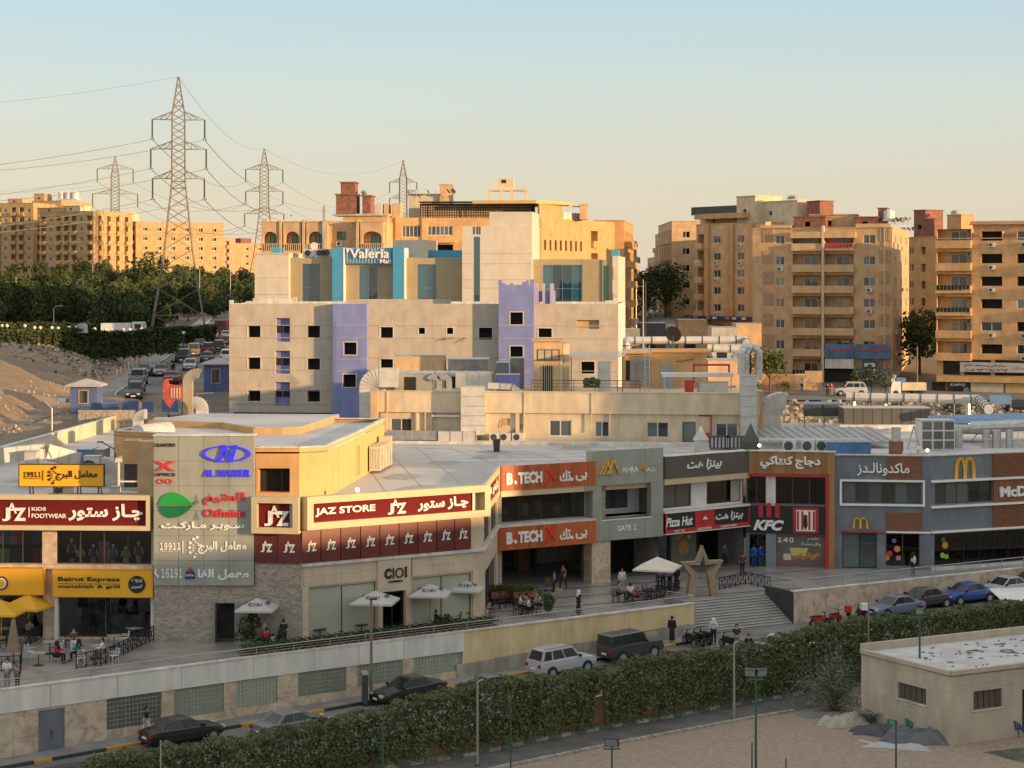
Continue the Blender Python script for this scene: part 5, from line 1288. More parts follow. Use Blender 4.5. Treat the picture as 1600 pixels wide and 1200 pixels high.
# ---- house with arched loggias behind it
mz=11.5;MW=Wall((PX(408,277),277),(PX(602,275),275),mz);X=MW.x;L=MW.L;Z=lambda px,py,off=0.:MW.z(px,py,off)
t=MW.root('arcaded_house','sandy villa block with arched balconies and a red brick tower on the roof','apartment building');H=30.3-mz
def arch_poly(x0,x1,z0,zs,zt):return [(x0,z0),(x1,z0)]+[(x0+(x1-x0)*(.5+.5*math.cos(a)),zs+(zt-zs)*math.sin(a)) for a in [math.pi*i/10 for i in range(11)]]
wl=MB();wl.box(0,L,.8,14,0,H-.02);wl.build('mass',SAND_WALL,t)
bays=[(410,437),(444,472),(480,508),(564,600)]
for (a,b) in bays:
    xa,xb=X(a),X(b)
    for fl in range(2):
        zb_=Z(420,392)-fl*3.9;zt_=zb_+1.0;ztop=H if fl == 0 else zb_+3.9;m_=(xa+xb)/2
        ap=arch_poly(xa+.25,xb-.25,zt_,Z(420,372)-fl*3.9,Z(420,362)-fl*3.9)
        q=MB();n=len(ap)-2
        # wall round the arch: pieces from arch points up to the top
        top=ap[2:]
        for i in range(len(top)-1):
            p1,p2=top[i],top[i+1];q.add([(p1[0],-.6,p1[1]),(p2[0],-.6,p2[1]),(p2[0],-.6,ztop),(p1[0],-.6,ztop)],[(0,3,2,1)]);q.add([(p1[0],-.6,p1[1]),(p2[0],-.6,p2[1]),(p2[0],.4,p2[1]),(p1[0],.4,p1[1])],[(0,1,2,3)])
        q.box(xa,xa+.25,-.6,.8,zb_,ztop).box(xb-.25,xb,-.6,.8,zb_,ztop).box(xa,xb,-.7,.8,zb_-.5,zb_).box(xa-.1,xb+.1,-.75,.0,zt_-.12,zt_).box(xa,xb,-.6,.8,ztop-.02,ztop+.02)
        q.build('arched_bay',SAND_WALL,t)
        rl=MB()
        for k in range(int((xb-xa)/.28)):rl.cyl((xa+.2+k*.28,-.66,zb_),(xa+.2+k*.28,-.66,zt_-.12),.06,n=5)
        tag(rl.build('balustrade',SAND_WALL,t),kind='stuff')
        window(t,Matrix.Identity(4),m_-.3,.7,zb_+.3,1.3,1.9,'green')
for px in (440,476,511,560):MB().box(X(px)-.18,X(px)+.18,-.8,.8,0,H+.3).build('pilaster',SAND_WALL,t)
window(t,Matrix.Identity(4),X(525),.72,Z(530,374),1.2,1.1,'green');ac(t,Matrix.Identity(4),X(529),.75,Z(530,384))
MB().box(X(550),X(558),-.3,.8,0,H).build('dark_shaft',BROWN_WALL,t)
MB().box(-.1,L+.1,-.7,-.5,H-.05,H+.12).build('cornice',SAND_WALL,t)
for a,b,y0,y1,tp,bt,m_ in ((525,556,3,6,305,335,REDBRICK),(532,554,3.2,5.5,286,304,REDBRICK),(566,579,3,6,307,334,REDBRICK)):
    xa,xb=X(a,3),X(b,3);q=MB().box(xa,xb,y0,y1,Z(540,bt,3),Z(540,tp,3)).box(xa-.15,xb+.15,y0-.15,y1+.15,Z(540,tp,3),Z(540,tp,3)+.2);q.build('brick_stair_tower' if a == 525 else 'brick_roof_room',m_,t)
MB().box(X(558),X(566),4,5,H,Z(560,308,3)).build('dark_gap',VOIDM,t);MB().box(X(512),X(600),3,8,Z(540,337,3),Z(540,334,3)).build('concrete_slab',CONC,t);MB().box(X(528),X(598),3.5,7,H-.1,Z(540,337,3)).build('roof_room',BROWN_WALL,t)
MB().box(X(508)-.2,X(508)+.2,-.9,-.5,Z(508,402),Z(508,322)).build('slender_column',CONC,t)
for a,b in ((581,598),(600,607),(612,625)):MB().box(X(a,6),X(b,6),6,8,H,Z(590,318,6)).build('roof_wall',CONC_L if a<600 else SAND_WALL,t)
for k in range(3):dish(t,X(566+k*4,3),4,Z(570,307,3),k)

# ---- tall house with long orange side
hz=11.5;HW=Wall((PX(602,281),281),(PX(846,280),280),hz);X=HW.x;L=HW.L;Z=lambda px,py,off=0.:HW.z(px,py,off)
t=HW.root('corner_apartment_house','tall brown fronted apartment house with long bright orange side and wide roof slab','apartment building');H=Z(800,340)
ops=[(X(628),X(658),Z(640,371),Z(640,352),.25),(X(668),X(707),Z(640,368),Z(640,353),.25),(X(670),X(708),Z(640,396),Z(640,382),1.2),(X(832),X(843),Z(840,368),Z(840,353),.8),(X(832),X(843),Z(840,398),Z(840,384),.8)]
mb=MB();opened(mb,0,L,0,H,ops,t=.25);mb.build('wall',TAN_BRICK,t)
glazing(t,*ops[0][:4],5,.15,GLASS,ALU,.1);glazing(t,*ops[1][:4],6,.15,GLASS,ALU,.1)
for o in ops[2:]:MB().quad((o[0],o[4],o[2]),(o[1],o[4],o[2]),(o[1],o[4],o[3]),(o[0],o[4],o[3])).build('recess_back',VOIDM,t)
for px in (622,663,826):MB().box(X(px)-.35,X(px)+.35,-.25,.0,0,H).build('pilaster',TAN_BRICK,t)
MB().box(X(665),X(712),-.6,0,Z(690,376)-.3,Z(690,376)).build('window_box',TAN_BRICK,t)
SA,SB=HW.B,Vector((PX(962,303),303,hz));sdv=(SB-SA);SL_=sdv.length;ang=math.atan2(sdv.y,sdv.x)-HW.rz
MS=Matrix.Translation((L,0,0)) @ Matrix.Rotation(ang,4,'Z')
wn=[];
for k in range(8):
    x=.9+k*1.72
    for (za,h_) in ((H-4.6,1.5),(H-8.0,1.5),(H-11.2,1.5)):wn.append((x,x+.62,za,za+h_,.3))
ops2=wn+[(16.8,19.2,H-3.9,H-1.5,1.3),(16.8,19.2,H-7.2,H-4.8,1.3),(16.8,19.2,H-10.5,H-8.1,1.3)]
mb=MB(MS);opened(mb,0,SL_,0,H,ops2,t=.3);mb.build('side_wall',ORANGEP,t)
for i,(xa,xb,za,zb_,d_) in enumerate(wn):window(t,MS,xa,.2,za,.62,1.5,'bronze',two=False)
for o in ops2[-3:]:place('recess_back',MB().quad((o[0],1.3,o[2]),(o[1],1.3,o[2]),(o[1],1.3,o[3]),(o[0],1.3,o[3])).mesh('recess_back',BROWN_WALL),t,MS);place('balcony',MB().box(o[0]-.1,o[1]+.1,-.5,0,o[2]-.1,o[2]+.9).mesh('balcony',ORANGEP),t,MS)
MB().add([(0,0,H-.02),(L,0,H-.02),tuple(MS @ Vector((SL_,0,H-.02))),(L-10,26,H-.02),(0,20,H-.02)],[(0,1,2,3,4)]).build('roof',ROOF_D,t)
MB().quad((0,20,0),(0,0,0),(0,0,H),(0,20,H)).build('left_wall',BROWN_WALL,t)
# lattice roof storey under the wide slab
LT=MB().box(X(656,3),X(836,3),3,3.2,H,Z(740,318,3)).build('dark_screen_wall',mat('screen_brown',(.09,.07,.055),.8),t)
lt=MB()
for k in range(46):
    for j in range(5):
        x=X(656,3)+.2+k*.345;z=H+.15+j*.36
        lt.box(x,x+.16,2.92,3.0,z,z+.2)
tag(lt.build('pierced_blocks',SAND_WALL,LT),kind='stuff')
for px in (676,727,780):MB().box(X(px,2.5)-.05,X(px,2.5)+.05,2.5,2.6,H,Z(740,314,2.5)).build('post',METALD,t)
MB().prism([(X(652),1.2),(X(738),1.2),(X(738),6),(X(652),6)],Z(690,315),Z(690,314)).build('tin_canopy',METALD,t)
sl_=MB().add([tuple(p) for p in ((X(738),0,Z(790,318)),(X(838),-.6,Z(790,318)),MS @ Vector((9,-.8,Z(790,318))),(X(838),14,Z(790,318)),(X(738),8,Z(790,318)),(X(738),0,Z(790,313)),(X(838),-.6,Z(790,313)),MS @ Vector((9,-.8,Z(790,313))),(X(838),14,Z(790,313)),(X(738),8,Z(790,313)))],[(0,4,3,2,1),(5,6,7,8,9),(0,1,6,5),(1,2,7,6),(2,3,8,7),(3,4,9,8),(4,0,5,9)]).build('roof_slab',YELLOWP,t)
place('upper_side_wall',MB().box(-.0,7.5,.3,.6,H,Z(790,318)).mesh('upper_side_wall',ORANGEP),t,MS)
place('roof_terrace_rail',MB().box(7.6,14,.2,.3,H,H+1.0).box(7.6,14,.1,.4,H+1.9,H+2.05).mesh('roof_terrace_rail',CONC_L),t,MS)
q=MB()
for a in (762,781,797,818):q.box(X(a,5),X(a,5)+.5,5,5.5,Z(790,313,5),Z(790,296,5))
q.box(X(762,5),X(824,5),4.9,7.5,Z(790,298,5),Z(790,295,5)).box(X(778,5),X(802,5),5,7.5,Z(790,296,5),Z(790,279,5)).build('stair_head',CREAM,t);MB().box(X(784,5),X(791,5),4.95,5,Z(790,286,5),Z(790,281,5)).build('dark_opening',VOIDM,t)
roombox(t,X(687,8),X(706,8),8,11,H,Z(700,289,8),SAND_WALL);roombox(t,X(638,8),X(690,8),8.5,11,H,Z(660,304,8),CREAM,op=False);roombox(t,X(906,9),X(918,9),9,12,H,Z(910,320,9),SAND_WALL)
for k,px in enumerate((640,652,672,684,706,712)):dish(t,X(px,7),7.2,Z(px,305,7),k*.5)

# ---- next house down the street and the street canyon
def simple(name,label,pa,Ya,pb,Yb,top,z0,D,m,frontc,rightc=(),leftc=(),nf=6,fh=3.1,**k):
    zt_=PZ(top,(Ya+Yb)/2);H=zt_-z0
    return block(name,label,'apartment building',(PX(pa,Ya),Ya),(PX(pb,Yb),Yb),z0,H,D,m,frontc,rightc,leftc,zf=H-.9-nf*fh,fh=fh,nf=nf,**k)
t,W_=simple('apartment_house','plain orange apartment house at the mouth of the central street',928,303,975,302.5,345,11,30,ORANGEP,[(.5,1.6,'b')],even(30,7,2.2,'b'),nf=5,rng=5)
for (i,(pa,pb,Y,top,lab)) in enumerate(((955,985,345,372,'narrow house left of the central street, second in its row'),(960,990,400,398,'narrow house left of the central street, third in its row'),(962,996,470,405,'lowest and farthest house left of the central street'))):
    simple('apartment_house',lab,pa,Y,pb,Y-.3,top,12,40,(SAND_WALL,PINK_WALL,TAN_BRICK)[i],even(PX(pb,Y)-PX(pa,Y),2,1.2),even(40,8,2,'b'),nf=5,rng=i+11,far=True)
for (i,(pa,pb,Y,top,lab)) in enumerate(((1050,1094,366,346,'grey brown house right of the central street with stacked balconies'),(1042,1066,420,362,'stepped house right of the central street, second in its row'),(1038,1058,480,391,'distant house right of the central street above the dark tree'),(1024,1046,590,402,'farthest small house at the end of the central street'))):
    simple('apartment_house',lab,pa,Y,pb,Y,top,13,34,(SAND_WALL,BROWN_WALL,SAND_WALL,PINK_WALL)[i],even(PX(pb,Y)-PX(pa,Y),1,1.4),(),even(34,8,2,'b'),nf=6,rng=i+21,far=True)

# ---- right hand apartment houses
def px2x(Wl):return Wl.x
A,B=(PX(1088,345),345),(PX(1196,330),330);W1=Wall(A,B,14.)
zz=lambda py:W1.z(1130,py)
fr=[(W1.x(1090),W1.x(1100),'b'),(W1.x(1115),W1.x(1126),'w'),(W1.x(1152),W1.x(1163),'w'),(W1.x(1182),W1.x(1188),'w')]
t,W_=block('apartment_house','tall ochre apartment house with pilasters, nearest the central street','apartment building',A,B,14.,zz(350),26,SAND_WALL,fr,(),even(26,5,2.2,'b'),zf=zz(487)-.9,fh=2.92,nf=5,rng=33,void_prob=.18,acp=.35)
for px in (1107,1140,1145,1176):MB().box(W1.x(px)-.5,W1.x(px)+.5,-.5,0,0,zz(350)).build('pilaster',ORANGEP,t)
MB().box(W1.x(1087),W1.x(1190),-1.2,-.2,zz(500),zz(494)).build('shop_fascia',mat('violet_fascia',(.05,.04,.10),.6),t)
for a in (1092,1112,1122,1142,1153,1168):MB().box(W1.x(a),W1.x(a+6),-1.3,-1.2,zz(498.5),zz(495)).build('shop_sign',random.choice((WHITE,GAR[2],GAR[3])),t)
H=zz(350)
roombox(t,W1.x(1094,3),W1.x(1150,3),3,10,H-.7,zz(333),SAND_WALL);MB().box(W1.x(1080,1),W1.x(1165,1),.5,10,zz(341),zz(331)).build('penthouse_band',ORANGEP,t) if False else None
MB().box(W1.x(1084,.5),W1.x(1160,.5),.6,3,zz(341),zz(333)).build('upper_balcony',ORANGEP,t);MB().box(W1.x(1080,3),W1.x(1160,3),3,10,zz(333),zz(320)).build('roof_shed',METALD,t)
roombox(t,W1.x(1151,2),W1.x(1180,2),2,8,H-.5,zz(308),CREAM);roombox(t,W1.x(1178,4),W1.x(1246,4),4,12,H-.5,zz(317),CREAM)
for k in range(6):dish(t,W1.x(1222+k*4,4),5,zz(316),k*.4)
roombox(t,W1.x(1254,4),W1.x(1274,4),5,8,H-3,zz(319),REDBRICK)

A,B=(PX(1188,288),288),(PX(1393,282),282);W2=Wall((34.9,287.9),(54.0,281.8),6.6);zz=lambda py,px=1290:W2.z(px,py);x=W2.x
fr=[(x(1212),x(1226),'w'),(x(1238.5),x(1284),'b'),(x(1289),x(1334),'b'),(x(1349),x(1368),'w')]
H=zz(357)
t,W_=block('apartment_house','brown apartment house with two stacks of balconies and patterned brick strips','apartment building',(34.9,287.9),(54.0,281.8),6.6,H,21,BROWN_WALL,fr,even(21,3,1.6),(),zf=zz(579)-.95,fh=3.03,nf=7,trim=SAND_WALL,rng=41,acp=.4,skip=((2,0),(3,0)))
MB().box(x(1287)-.15,x(1287)+.15,-.95,.0,0,H+.4).build('white_pilaster',CREAM,t);MB().box(x(1382)-.06,x(1382)+.06,-.14,-.02,0,H).build('drain_pipe',CREAM,t)
PB=mat2('patterned_brick',(.40,.27,.16),(.30,.20,.12),3.0,bump=.5,fine=.15)
for a,b in ((1192,1208),(1374,1391)):
    for k in range(7):
        z=zz(579)-.2+k*3.03;w_=MB().box(x(a),x(b),-.06,-.0,z+.5,z+2.3).build('patterned_panel',PB,t)
        dm=MB()
        for i in range(4):
            for j in range(5):dm.box(x(a)+.12+i*.38,x(a)+.3+i*.38,-.10,-.06,z+.6+j*.34+.1*(i % 2),z+.75+j*.34+.1*(i % 2))
        tag(dm.build('brick_lattice',SAND_WALL,w_),kind='stuff')
for a,b,top in ((1188,1237,351),(1337,1392,350)):MB().box(x(a),x(b),-.1,.3,H,zz(top)).build('parapet_section',SAND_WALL,t)
MB().box(x(1236),x(1338),-.9,.2,zz(372),zz(362)).build('top_balcony',SAND_WALL,t)
for a,b,c_ in ((1289,1334,'التوحيد'),(1336,1391,'للادوات الصحية')):
    q=MB().box(x(a,-1.0),x(b,-1.0),-1.0,-.85,zz(559),zz(537)).build('shop_banner',mat('blue_banner',(.07,.16,.30),.6,var=.3,scale=.6),t);text(q,ar(c_),(x(a+4,-1),x(b-5,-1),zz(550),zz(541)),-1.0,LETRED,bold=.02)
MB().box(x(1289,-.9),x(1334,-.9),-.9,-.8,zz(575),zz(560)).build('shutter_box',CONC_L,t);MB().box(x(1289),x(1334),-.3,-.1,zz(600),zz(576)).build('dark_shop',VOIDM,t)
q=MB().box(x(1347,-.9),x(1371,-.9),-.92,-.85,zz(574),zz(562)).build('motorcycle_sign',mat('sign_dark_green',(.04,.09,.08),.5),t)
for px in (1353,1365):q2=MB().cyl((x(px,-.9),-.93,zz(569)),(x(px,-.9),-.98,zz(569)),.28,n=12).build('wheel_picture',WHITE,q)
MB().bar((x(1353,-.9),-.95,zz(568)),(x(1365,-.9),-.95,zz(566)),.18).build('motorcycle_picture',WHITE,q)
MB().box(x(1337),x(1391),-.25,-.1,zz(597),zz(575)).build('blue_shutter',mat('blue_grey_shutter',(.13,.18,.24),.5),t)
q=MB().box(x(1189),x(1212),-3,-.0,0,zz(575)).build('side_wing',BROWN_WALL,t) if False else None
roombox(t,x(1240,3),x(1290,3),3,9,H-.7,zz(338),REDBRICK);roombox(t,x(1262,4),x(1334,4),6,12,H-.7,zz(334),BROWN_WALL)
roombox(t,x(1334,4),x(1372,4),4,10,H-.7,zz(339),REDBRICK);roombox(t,x(1372,5),x(1385,5),5,8,H-.7,zz(325),REDBRICK);tank(t,x(1388,4),5,zz(345),.8,1.2)
for k in range(8):dish(t,x(1392+k*3,3),4+k % 3,zz(349),k*.6)
# garden wall below the trees in front of it
gw_=Wall((PX(1186,270),270),(PX(1295,268),268),7.0);t=gw_.root('garden_wall','sandy ribbed garden wall left of the blue banners','wall');MB().box(0,gw_.L*.52,0,.4,-.2,2.4).build('wall',SAND_WALL,t)
q=MB()
for k in range(22):q.bar((k*.25,-.03,-.1),(k*.25+1.2,-.03,2.3),.07)
tag(q.build('diagonal_ribs',SAND_WALL,t),kind='stuff');MB().box(gw_.L*.52,gw_.L*.66,.0,.3,0,2.5).build('gate',CREAM,t);MB().box(gw_.L*.66,gw_.L*.9,0,.4,-.2,2.9).build('pier_wall',SAND_WALL,t)

t,W_=simple('apartment_house','ochre apartment house with narrow windows glimpsed between the two nearest houses',1416,322,1466,316,371,9,16,ORANGEP,[(.6,1.7,'w'),(3.4,4.3,'v')],(),even(16,3,1.5),nf=7,fh=2.75,rng=51)
xx=W_.x;zz=lambda py:W_.z(1440,py);Hh=zz(371)
roombox(t,xx(1428,4),xx(1446,4),4,8,Hh-1,zz(327),REDBRICK);roombox(t,xx(1480,5),xx(1502,5),5,8,Hh-3,zz(336),ORANGEP)
for k in range(4):dish(t,xx(1478+k*5,5),6,zz(336),k*.5)
for k in range(6):dish(t,xx(1398+k*5,2),3,zz(362),k*.7)

A,B=(PX(1463,268),268),(PX(1720,259),259);W4=Wall(A,B,6.6);x=W4.x;zz=lambda py,px=1530:W4.z(px,py)
fr=[(x(1464),x(1518),'b'),(x(1533),x(1566),'w'),(x(1589),x(1612),'w'),(x(1630),x(1680),'b')]
H=zz(373)
t,W_=block('apartment_house','orange brick apartment house with deep balconies at the right edge of the view','apartment building',A,B,6.6,H,20,TAN_BRICK,fr,(),even(20,4,1.6),zf=zz(560)-.3,fh=3.02,nf=6,rng=61,acp=.5,void_prob=.5,trim=TAN_BRICK)
tr=MB()
for (a,b,y) in ((1520,1640,1.5),):
    xa,xb=x(a,y),x(b,y);MB().box(xa,xb,y,9,H-.8,zz(350)).build('penthouse',TAN_BRICK,t)
    for k in range(int((xb-xa)/.32)):tr.bar((xa-.3+k*.32,y-.5,zz(351)),(xa-.3+k*.32,y+1.0,zz(345)),.2,.12)
tag(tr.build('roof_tiles',mat('clay_tile',(.38,.16,.08),.8,var=.2),t),kind='stuff')
MB().box(x(1590,1),x(1600,1),1.2,1.5,zz(376),zz(363)).build('dark_opening',VOIDM,t)
MB().box(x(1466),x(1720),-.9,0,zz(597),zz(588)).build('cornice',TAN_BRICK,t)
for a,b in ((1474,1500),(1507,1548),(1555,1600),(1610,1660)):MB().box(x(a),x(b),-.08,-.02,zz(586),zz(565) if a<1500 else zz(562)).build('dark_opening',VOIDM,t)
q=MB().box(x(1500,-.5),x(1640,-.5),-.5,-.42,zz(581),zz(566)).build('white_banner',mat('white_cloth',(.50,.46,.42),.8),t);text(q,ar('مركز طبي بمساحة ٤٥٠ م'),(x(1508,-.5),x(1572,-.5),zz(574),zz(568)),-.5,LETB,ext=.02);text(q,'٠١٠٥٠٩٣٦٩٨٩٦٧',(x(1508,-.5),x(1575,-.5),zz(580),zz(575.5)),-.5,LETB,ext=.02);text(q,ar('مكان'),(x(1584,-.5),x(1600,-.5),zz(577),zz(571)),-.5,GAR[3],ext=.02)
for a,b,m_ in ((1456,1476,VOIDM),(1481,1515,BLACK),(1517,1568,CREAM),(1571,1640,YELLOWP)):
    q=MB().box(x(a,-.4),x(b,-.4),-.4,-.1,0,zz(598)).build('shopfront' if m_ in (VOIDM,BLACK) else 'roller_shutter',m_,t)
    if m_ is BLACK:text(q,'KAPO',(x(1485,-.4),x(1508,-.4),zz(603.5),zz(599.5)),-.42,LETW,bold=.03);MB().cyl((x(1510,-.4),-.45,zz(610)),(x(1510,-.4),-.5,zz(610)),.4,n=12).build('round_sign',BLUEC,q)
for k in range(3):tank(t,x(1560+k*25,5),6,H-.7)

# ---- far left housing rows
def far_block(lab,pa,Ya,pb,Yb,top,D,m,n,nr=0,nl=0,nf=7,rng=1,z0=19,roofs=(),kinds='bwb',rb='b'):
    L=math.hypot(PX(pb,Yb)-PX(pa,Ya),Yb-Ya);s=L/n;r=random.Random(rng)
    c=[(i*s+s*.18,i*s+s*.82 if kinds[i % len(kinds)] == 'b' else i*s+s*.6,kinds[i % len(kinds)]) for i in range(n)]
    t,Wl=simple('apartment_house',lab,pa,Ya,pb,Yb,top,z0,D,m,c,even(D,nr,1.6,rb) if nr else (),even(D,nl,1.8,'b') if nl else (),nf=nf,fh=2.95,rng=rng,far=True)
    for (a,b,tp,mm) in roofs:roombox(t,Wl.x(a,3),Wl.x(b,3),3,8,PZ(top,Ya)-z0-.7,Wl.z((a+b)/2,tp,3),mm,op=(b-a)>10)
    return t,Wl
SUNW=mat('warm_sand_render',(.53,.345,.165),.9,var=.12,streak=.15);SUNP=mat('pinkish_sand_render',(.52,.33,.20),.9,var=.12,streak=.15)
t,_=far_block('yellow balconied apartment block at the far left edge',-45,625,52,618,318,20,SUNW,8,4,rng=71,roofs=((12,35,311,BROWN_WALL),))
t,_=far_block('yellow apartment block with a square stair tower and white tanks, far left',50,640,96,637,314,20,SUNW,4,4,rng=72,roofs=((53,69,303,SUNW),));[tank(t,8+i*2.4,5,PZ(312,640)-19,1.2,2.2) for i in range(3)]
far_block('yellow apartment block with red laundry in its balconies, far left',62,600,146,590,331,18,SUNW,7,4,rng=73,kinds='bwbb',nf=6,roofs=((60,104,325,BROWN_WALL),(100,125,322,CREAM)))
t,_=far_block('pale yellow apartment block whose right side glows, far left',146,640,190,634,350,16,SUNW,4,3,rng=74,roofs=((171,201,333,CREAM),));tank(t,3,4,PZ(350,640)-19,1.2,2)
far_block('bright narrow apartment block with tall window slots, far left',190,625,212,616,347,30,SUNW,2,6,rng=75,kinds='wb',rb='w')
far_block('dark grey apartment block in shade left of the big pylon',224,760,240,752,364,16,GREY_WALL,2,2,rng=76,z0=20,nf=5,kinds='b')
far_block('pink apartment block behind the big pylon',236,748,266,742,366,16,SUNP,3,3,rng=77,z0=20,nf=5,roofs=((225,260,359,METALD),))
far_block('long pink apartment block behind the big pylon legs',266,760,303,750,371,20,SUNP,5,3,rng=78,z0=20,nf=5,kinds='wwb')
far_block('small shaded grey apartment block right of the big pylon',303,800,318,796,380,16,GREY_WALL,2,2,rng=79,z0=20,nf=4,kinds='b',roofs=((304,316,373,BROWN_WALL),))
far_block('small sunlit apartment block right of the big pylon',318,798,332,790,380,24,SUNW,2,4,rng=80,z0=20,nf=4,kinds='w',rb='w',roofs=((322,342,378,CREAM),))
t,_=far_block('distant ochre apartment block beside the white mall wing',347,820,366,812,386,50,ORANGEP,2,9,rng=81,z0=20,nf=4,kinds='b',rb='w',roofs=((362,376,373,REDBRICK),))

# ---- pylons and lines
def pylon(label,px,Y,z0,ztop,scale,arms,group='lattice pylons'):
    t=thing('electricity_pylon',label,'pylon',(PX(px,Y),Y,z0),R(8),group);H=ztop-z0
    def hw(z):
        f=z/H;pts=[(0,4.4),(.30,2.35),(.60,1.02),(.86,.95),(1.,.06)]
        return float(np.interp(f,[p[0] for p in pts],[p[1] for p in pts]))*scale
    r=.11*scale;mb=MB();levels=[0,.1,.2,.28,.35,.41,.46,.505,.545]+list(np.linspace(.58,.86,12))+[.89,.92,.95,.975,1]
    for i in range(len(levels)-1):
        za,zb_=levels[i]*H,levels[i+1]*H;a,b=hw(za),hw(zb_)
        c0=[(-a,-a,za),(a,-a,za),(a,a,za),(-a,a,za)];c1=[(-b,-b,zb_),(b,-b,zb_),(b,b,zb_),(-b,b,zb_)]
        for k in range(4):
            mb.bar(c0[k],c1[k],r*1.3);j=(k+1) % 4
            mb.bar(c0[k],c1[j],r*.6);mb.bar(c0[j],c1[k],r*.6)
            if i in (0,2,8,9,20):mb.bar(c1[k],c1[j],r*.8)
    tag(mb.build('lattice_body',PYLON,t),kind='stuff')
    ends=[]
    for (za,span,rise,drop) in arms:
        for s in (-1,1):
            m=MB();z=za*H;b=hw(z);e=(s*span,0,z)
            for q in (-1,1):
                m.bar((s*b,q*b,z),e,r*.8);m.bar((s*b,q*b,z+rise),e,r*.8)
                for k in (.3,.6):p=(s*(b+(span-b)*k),q*b*(1-k),z);m.bar(p,(s*(b+(span-b)*k),q*b*(1-k),z+rise*(1-k)),r*.5);m.bar(p,(s*(b+(span-b)*(k-.3)),q*b*(1.3-k),z+rise*(1.3-k)),r*.5)
            m.build('cross_arm',PYLON,t)
            MB().cyl(e,(e[0],0,z-drop),.13*scale,n=6).cyl((e[0]-.35,0,z-drop-.3),(e[0]+.35,0,z-drop-.3),.05,n=5).cyl((e[0],0,z-drop),(e[0]-.35,0,z-drop-.3),.05,n=5).cyl((e[0],0,z-drop),(e[0]+.35,0,z-drop-.3),.05,n=5).build('insulator',METALD,t)
            ends.append((s,e[0],z-drop-.3))
    return t,ends,H
Y1=330.;zb1=gz(PX(280,Y1),Y1);zt1=PZ(120,Y1);H1=zt1-zb1
fz=lambda py,Y,zb,H:(PZ(py,Y)-zb)/H
p1,e1,_=pylon('tallest lattice pylon with three pairs of cross arms, left of the sign tower line',279,Y1,zb1,zt1,1.08,[(fz(187,Y1,zb1,H1),4.3,1.3,3.0),(fz(233,Y1,zb1,H1),4.55,1.3,3.0),(fz(279,Y1,zb1,H1),4.25,1.3,3.2)])
def pyl2(lab,px,Y,top,pys,spans,zb,drop,sc):
    zt_=PZ(top,Y);H=zt_-zb;return pylon(lab,px,Y,zb,zt_,sc,[(fz(py,Y,zb,H),s,1.4,drop) for py,s in zip(pys,spans)])
p2,e2,_=pyl2('lattice pylon standing left behind the arcaded house',413,560,232,(265,299,334),(5.2,5.2,5.5),17,3.2,1.25)
p3,e3,_=pyl2('smaller lattice pylon rising behind the far left apartment blocks',180,620,245,(264,303),(5.5,6.9),19,3.8,1.25)
p4,e4,_=pyl2('most distant lattice pylon above the brown roofs',630,640,250,(285,310),(4.4,4.4),17,3.0,1.2)
def cat_line(a,b,sag,r=.055,n=16):
    r=r*1.1
    a,b=Vector(a),Vector(b);pts=[]
    for i in range(n+1):
        u=i/n;p=a.lerp(b,u);p.z -= sag*4*u*(1-u);pts.append(tuple(p))
    mb=MB()
    for p,q in zip(pts[:-1],pts[1:]):mb.cyl(p,q,r,n=4,caps=False)
    return mb
def endpt(t,s,x,z):
    m=Matrix.Translation(t.location) @ Matrix.Rotation(t.rotation_euler.z,4,'Z');return m @ Vector((x,0,z))
names=['upper','middle','lower']
for i,(s,x_,z) in enumerate(e1):
    a=endpt(p1,s,x_,z);lv=names[i//2];sd_='left' if s<0 else 'right'
    b=Vector((-150+s*5,300,42-i//2*5.0))
    one('power_line',cat_line(a,b,5),WIRE,'%s conductor leaving the tallest pylon to the left edge, %s arm' % (lv,sd_),'power line','overhead power lines')
    if i<len(e2):
        s2,x2,z2=e2[i];one('power_line',cat_line(a,endpt(p2,s2,x2,z2),4),WIRE,'%s conductor from the tallest pylon to the pylon behind, %s arm' % (lv,sd_),'power line','overhead power lines')
for i,(s,x_,z) in enumerate(e2):
    a=endpt(p2,s,x_,z);lv=names[i//2];sd_='left' if s<0 else 'right'
    s2,x2,z2=e4[min(i,3)];one('power_line',cat_line(a,endpt(p4,s2,x2,z2),7,.045),WIRE,'%s conductor toward the most distant pylon, %s arm' % (lv,sd_),'power line','overhead power lines')
for i,(s,x_,z) in enumerate(e3):
    a=endpt(p3,s,x_,z);lv=names[i//2];sd_='left' if s<0 else 'right'
    one('power_line',cat_line(a,(-340+s*4,500,52-i//2*6),8,.045),WIRE,'%s conductor from the smaller pylon to the left edge, %s arm' % (lv,sd_),'power line','overhead power lines')
    s2,x2,z2=e2[min(i+2,5)];one('power_line',cat_line(a,endpt(p2,s2,x2,z2),5,.04),WIRE,'%s conductor between the smaller pylon and its right neighbour, %s arm' % (lv,sd_),'power line','overhead power lines')
one('power_line',cat_line(endpt(p1,0,0,H1),(-150,300,50),4,.03),WIRE,'thin earth wire from the top of the tallest pylon to the left','power line','overhead power lines')
one('power_line',cat_line(endpt(p1,0,0,H1),endpt(p2,0,0,PZ(232,560)-17),4,.03),WIRE,'thin earth wire from the tallest pylon to the pylon behind','power line','overhead power lines')
one('power_line',cat_line(endpt(p2,0,0,PZ(232,560)-17),endpt(p4,0,0,PZ(250,640)-17),6,.04),WIRE,'thin earth wire sagging toward the most distant pylon','power line','overhead power lines')
# ================================================================ on the mall roof
I4=Matrix.Identity(4)
def at(px,py_or_none,Y,z=None):return (PX(px,Y),Y,PZ(py_or_none,Y) if z is None else z)
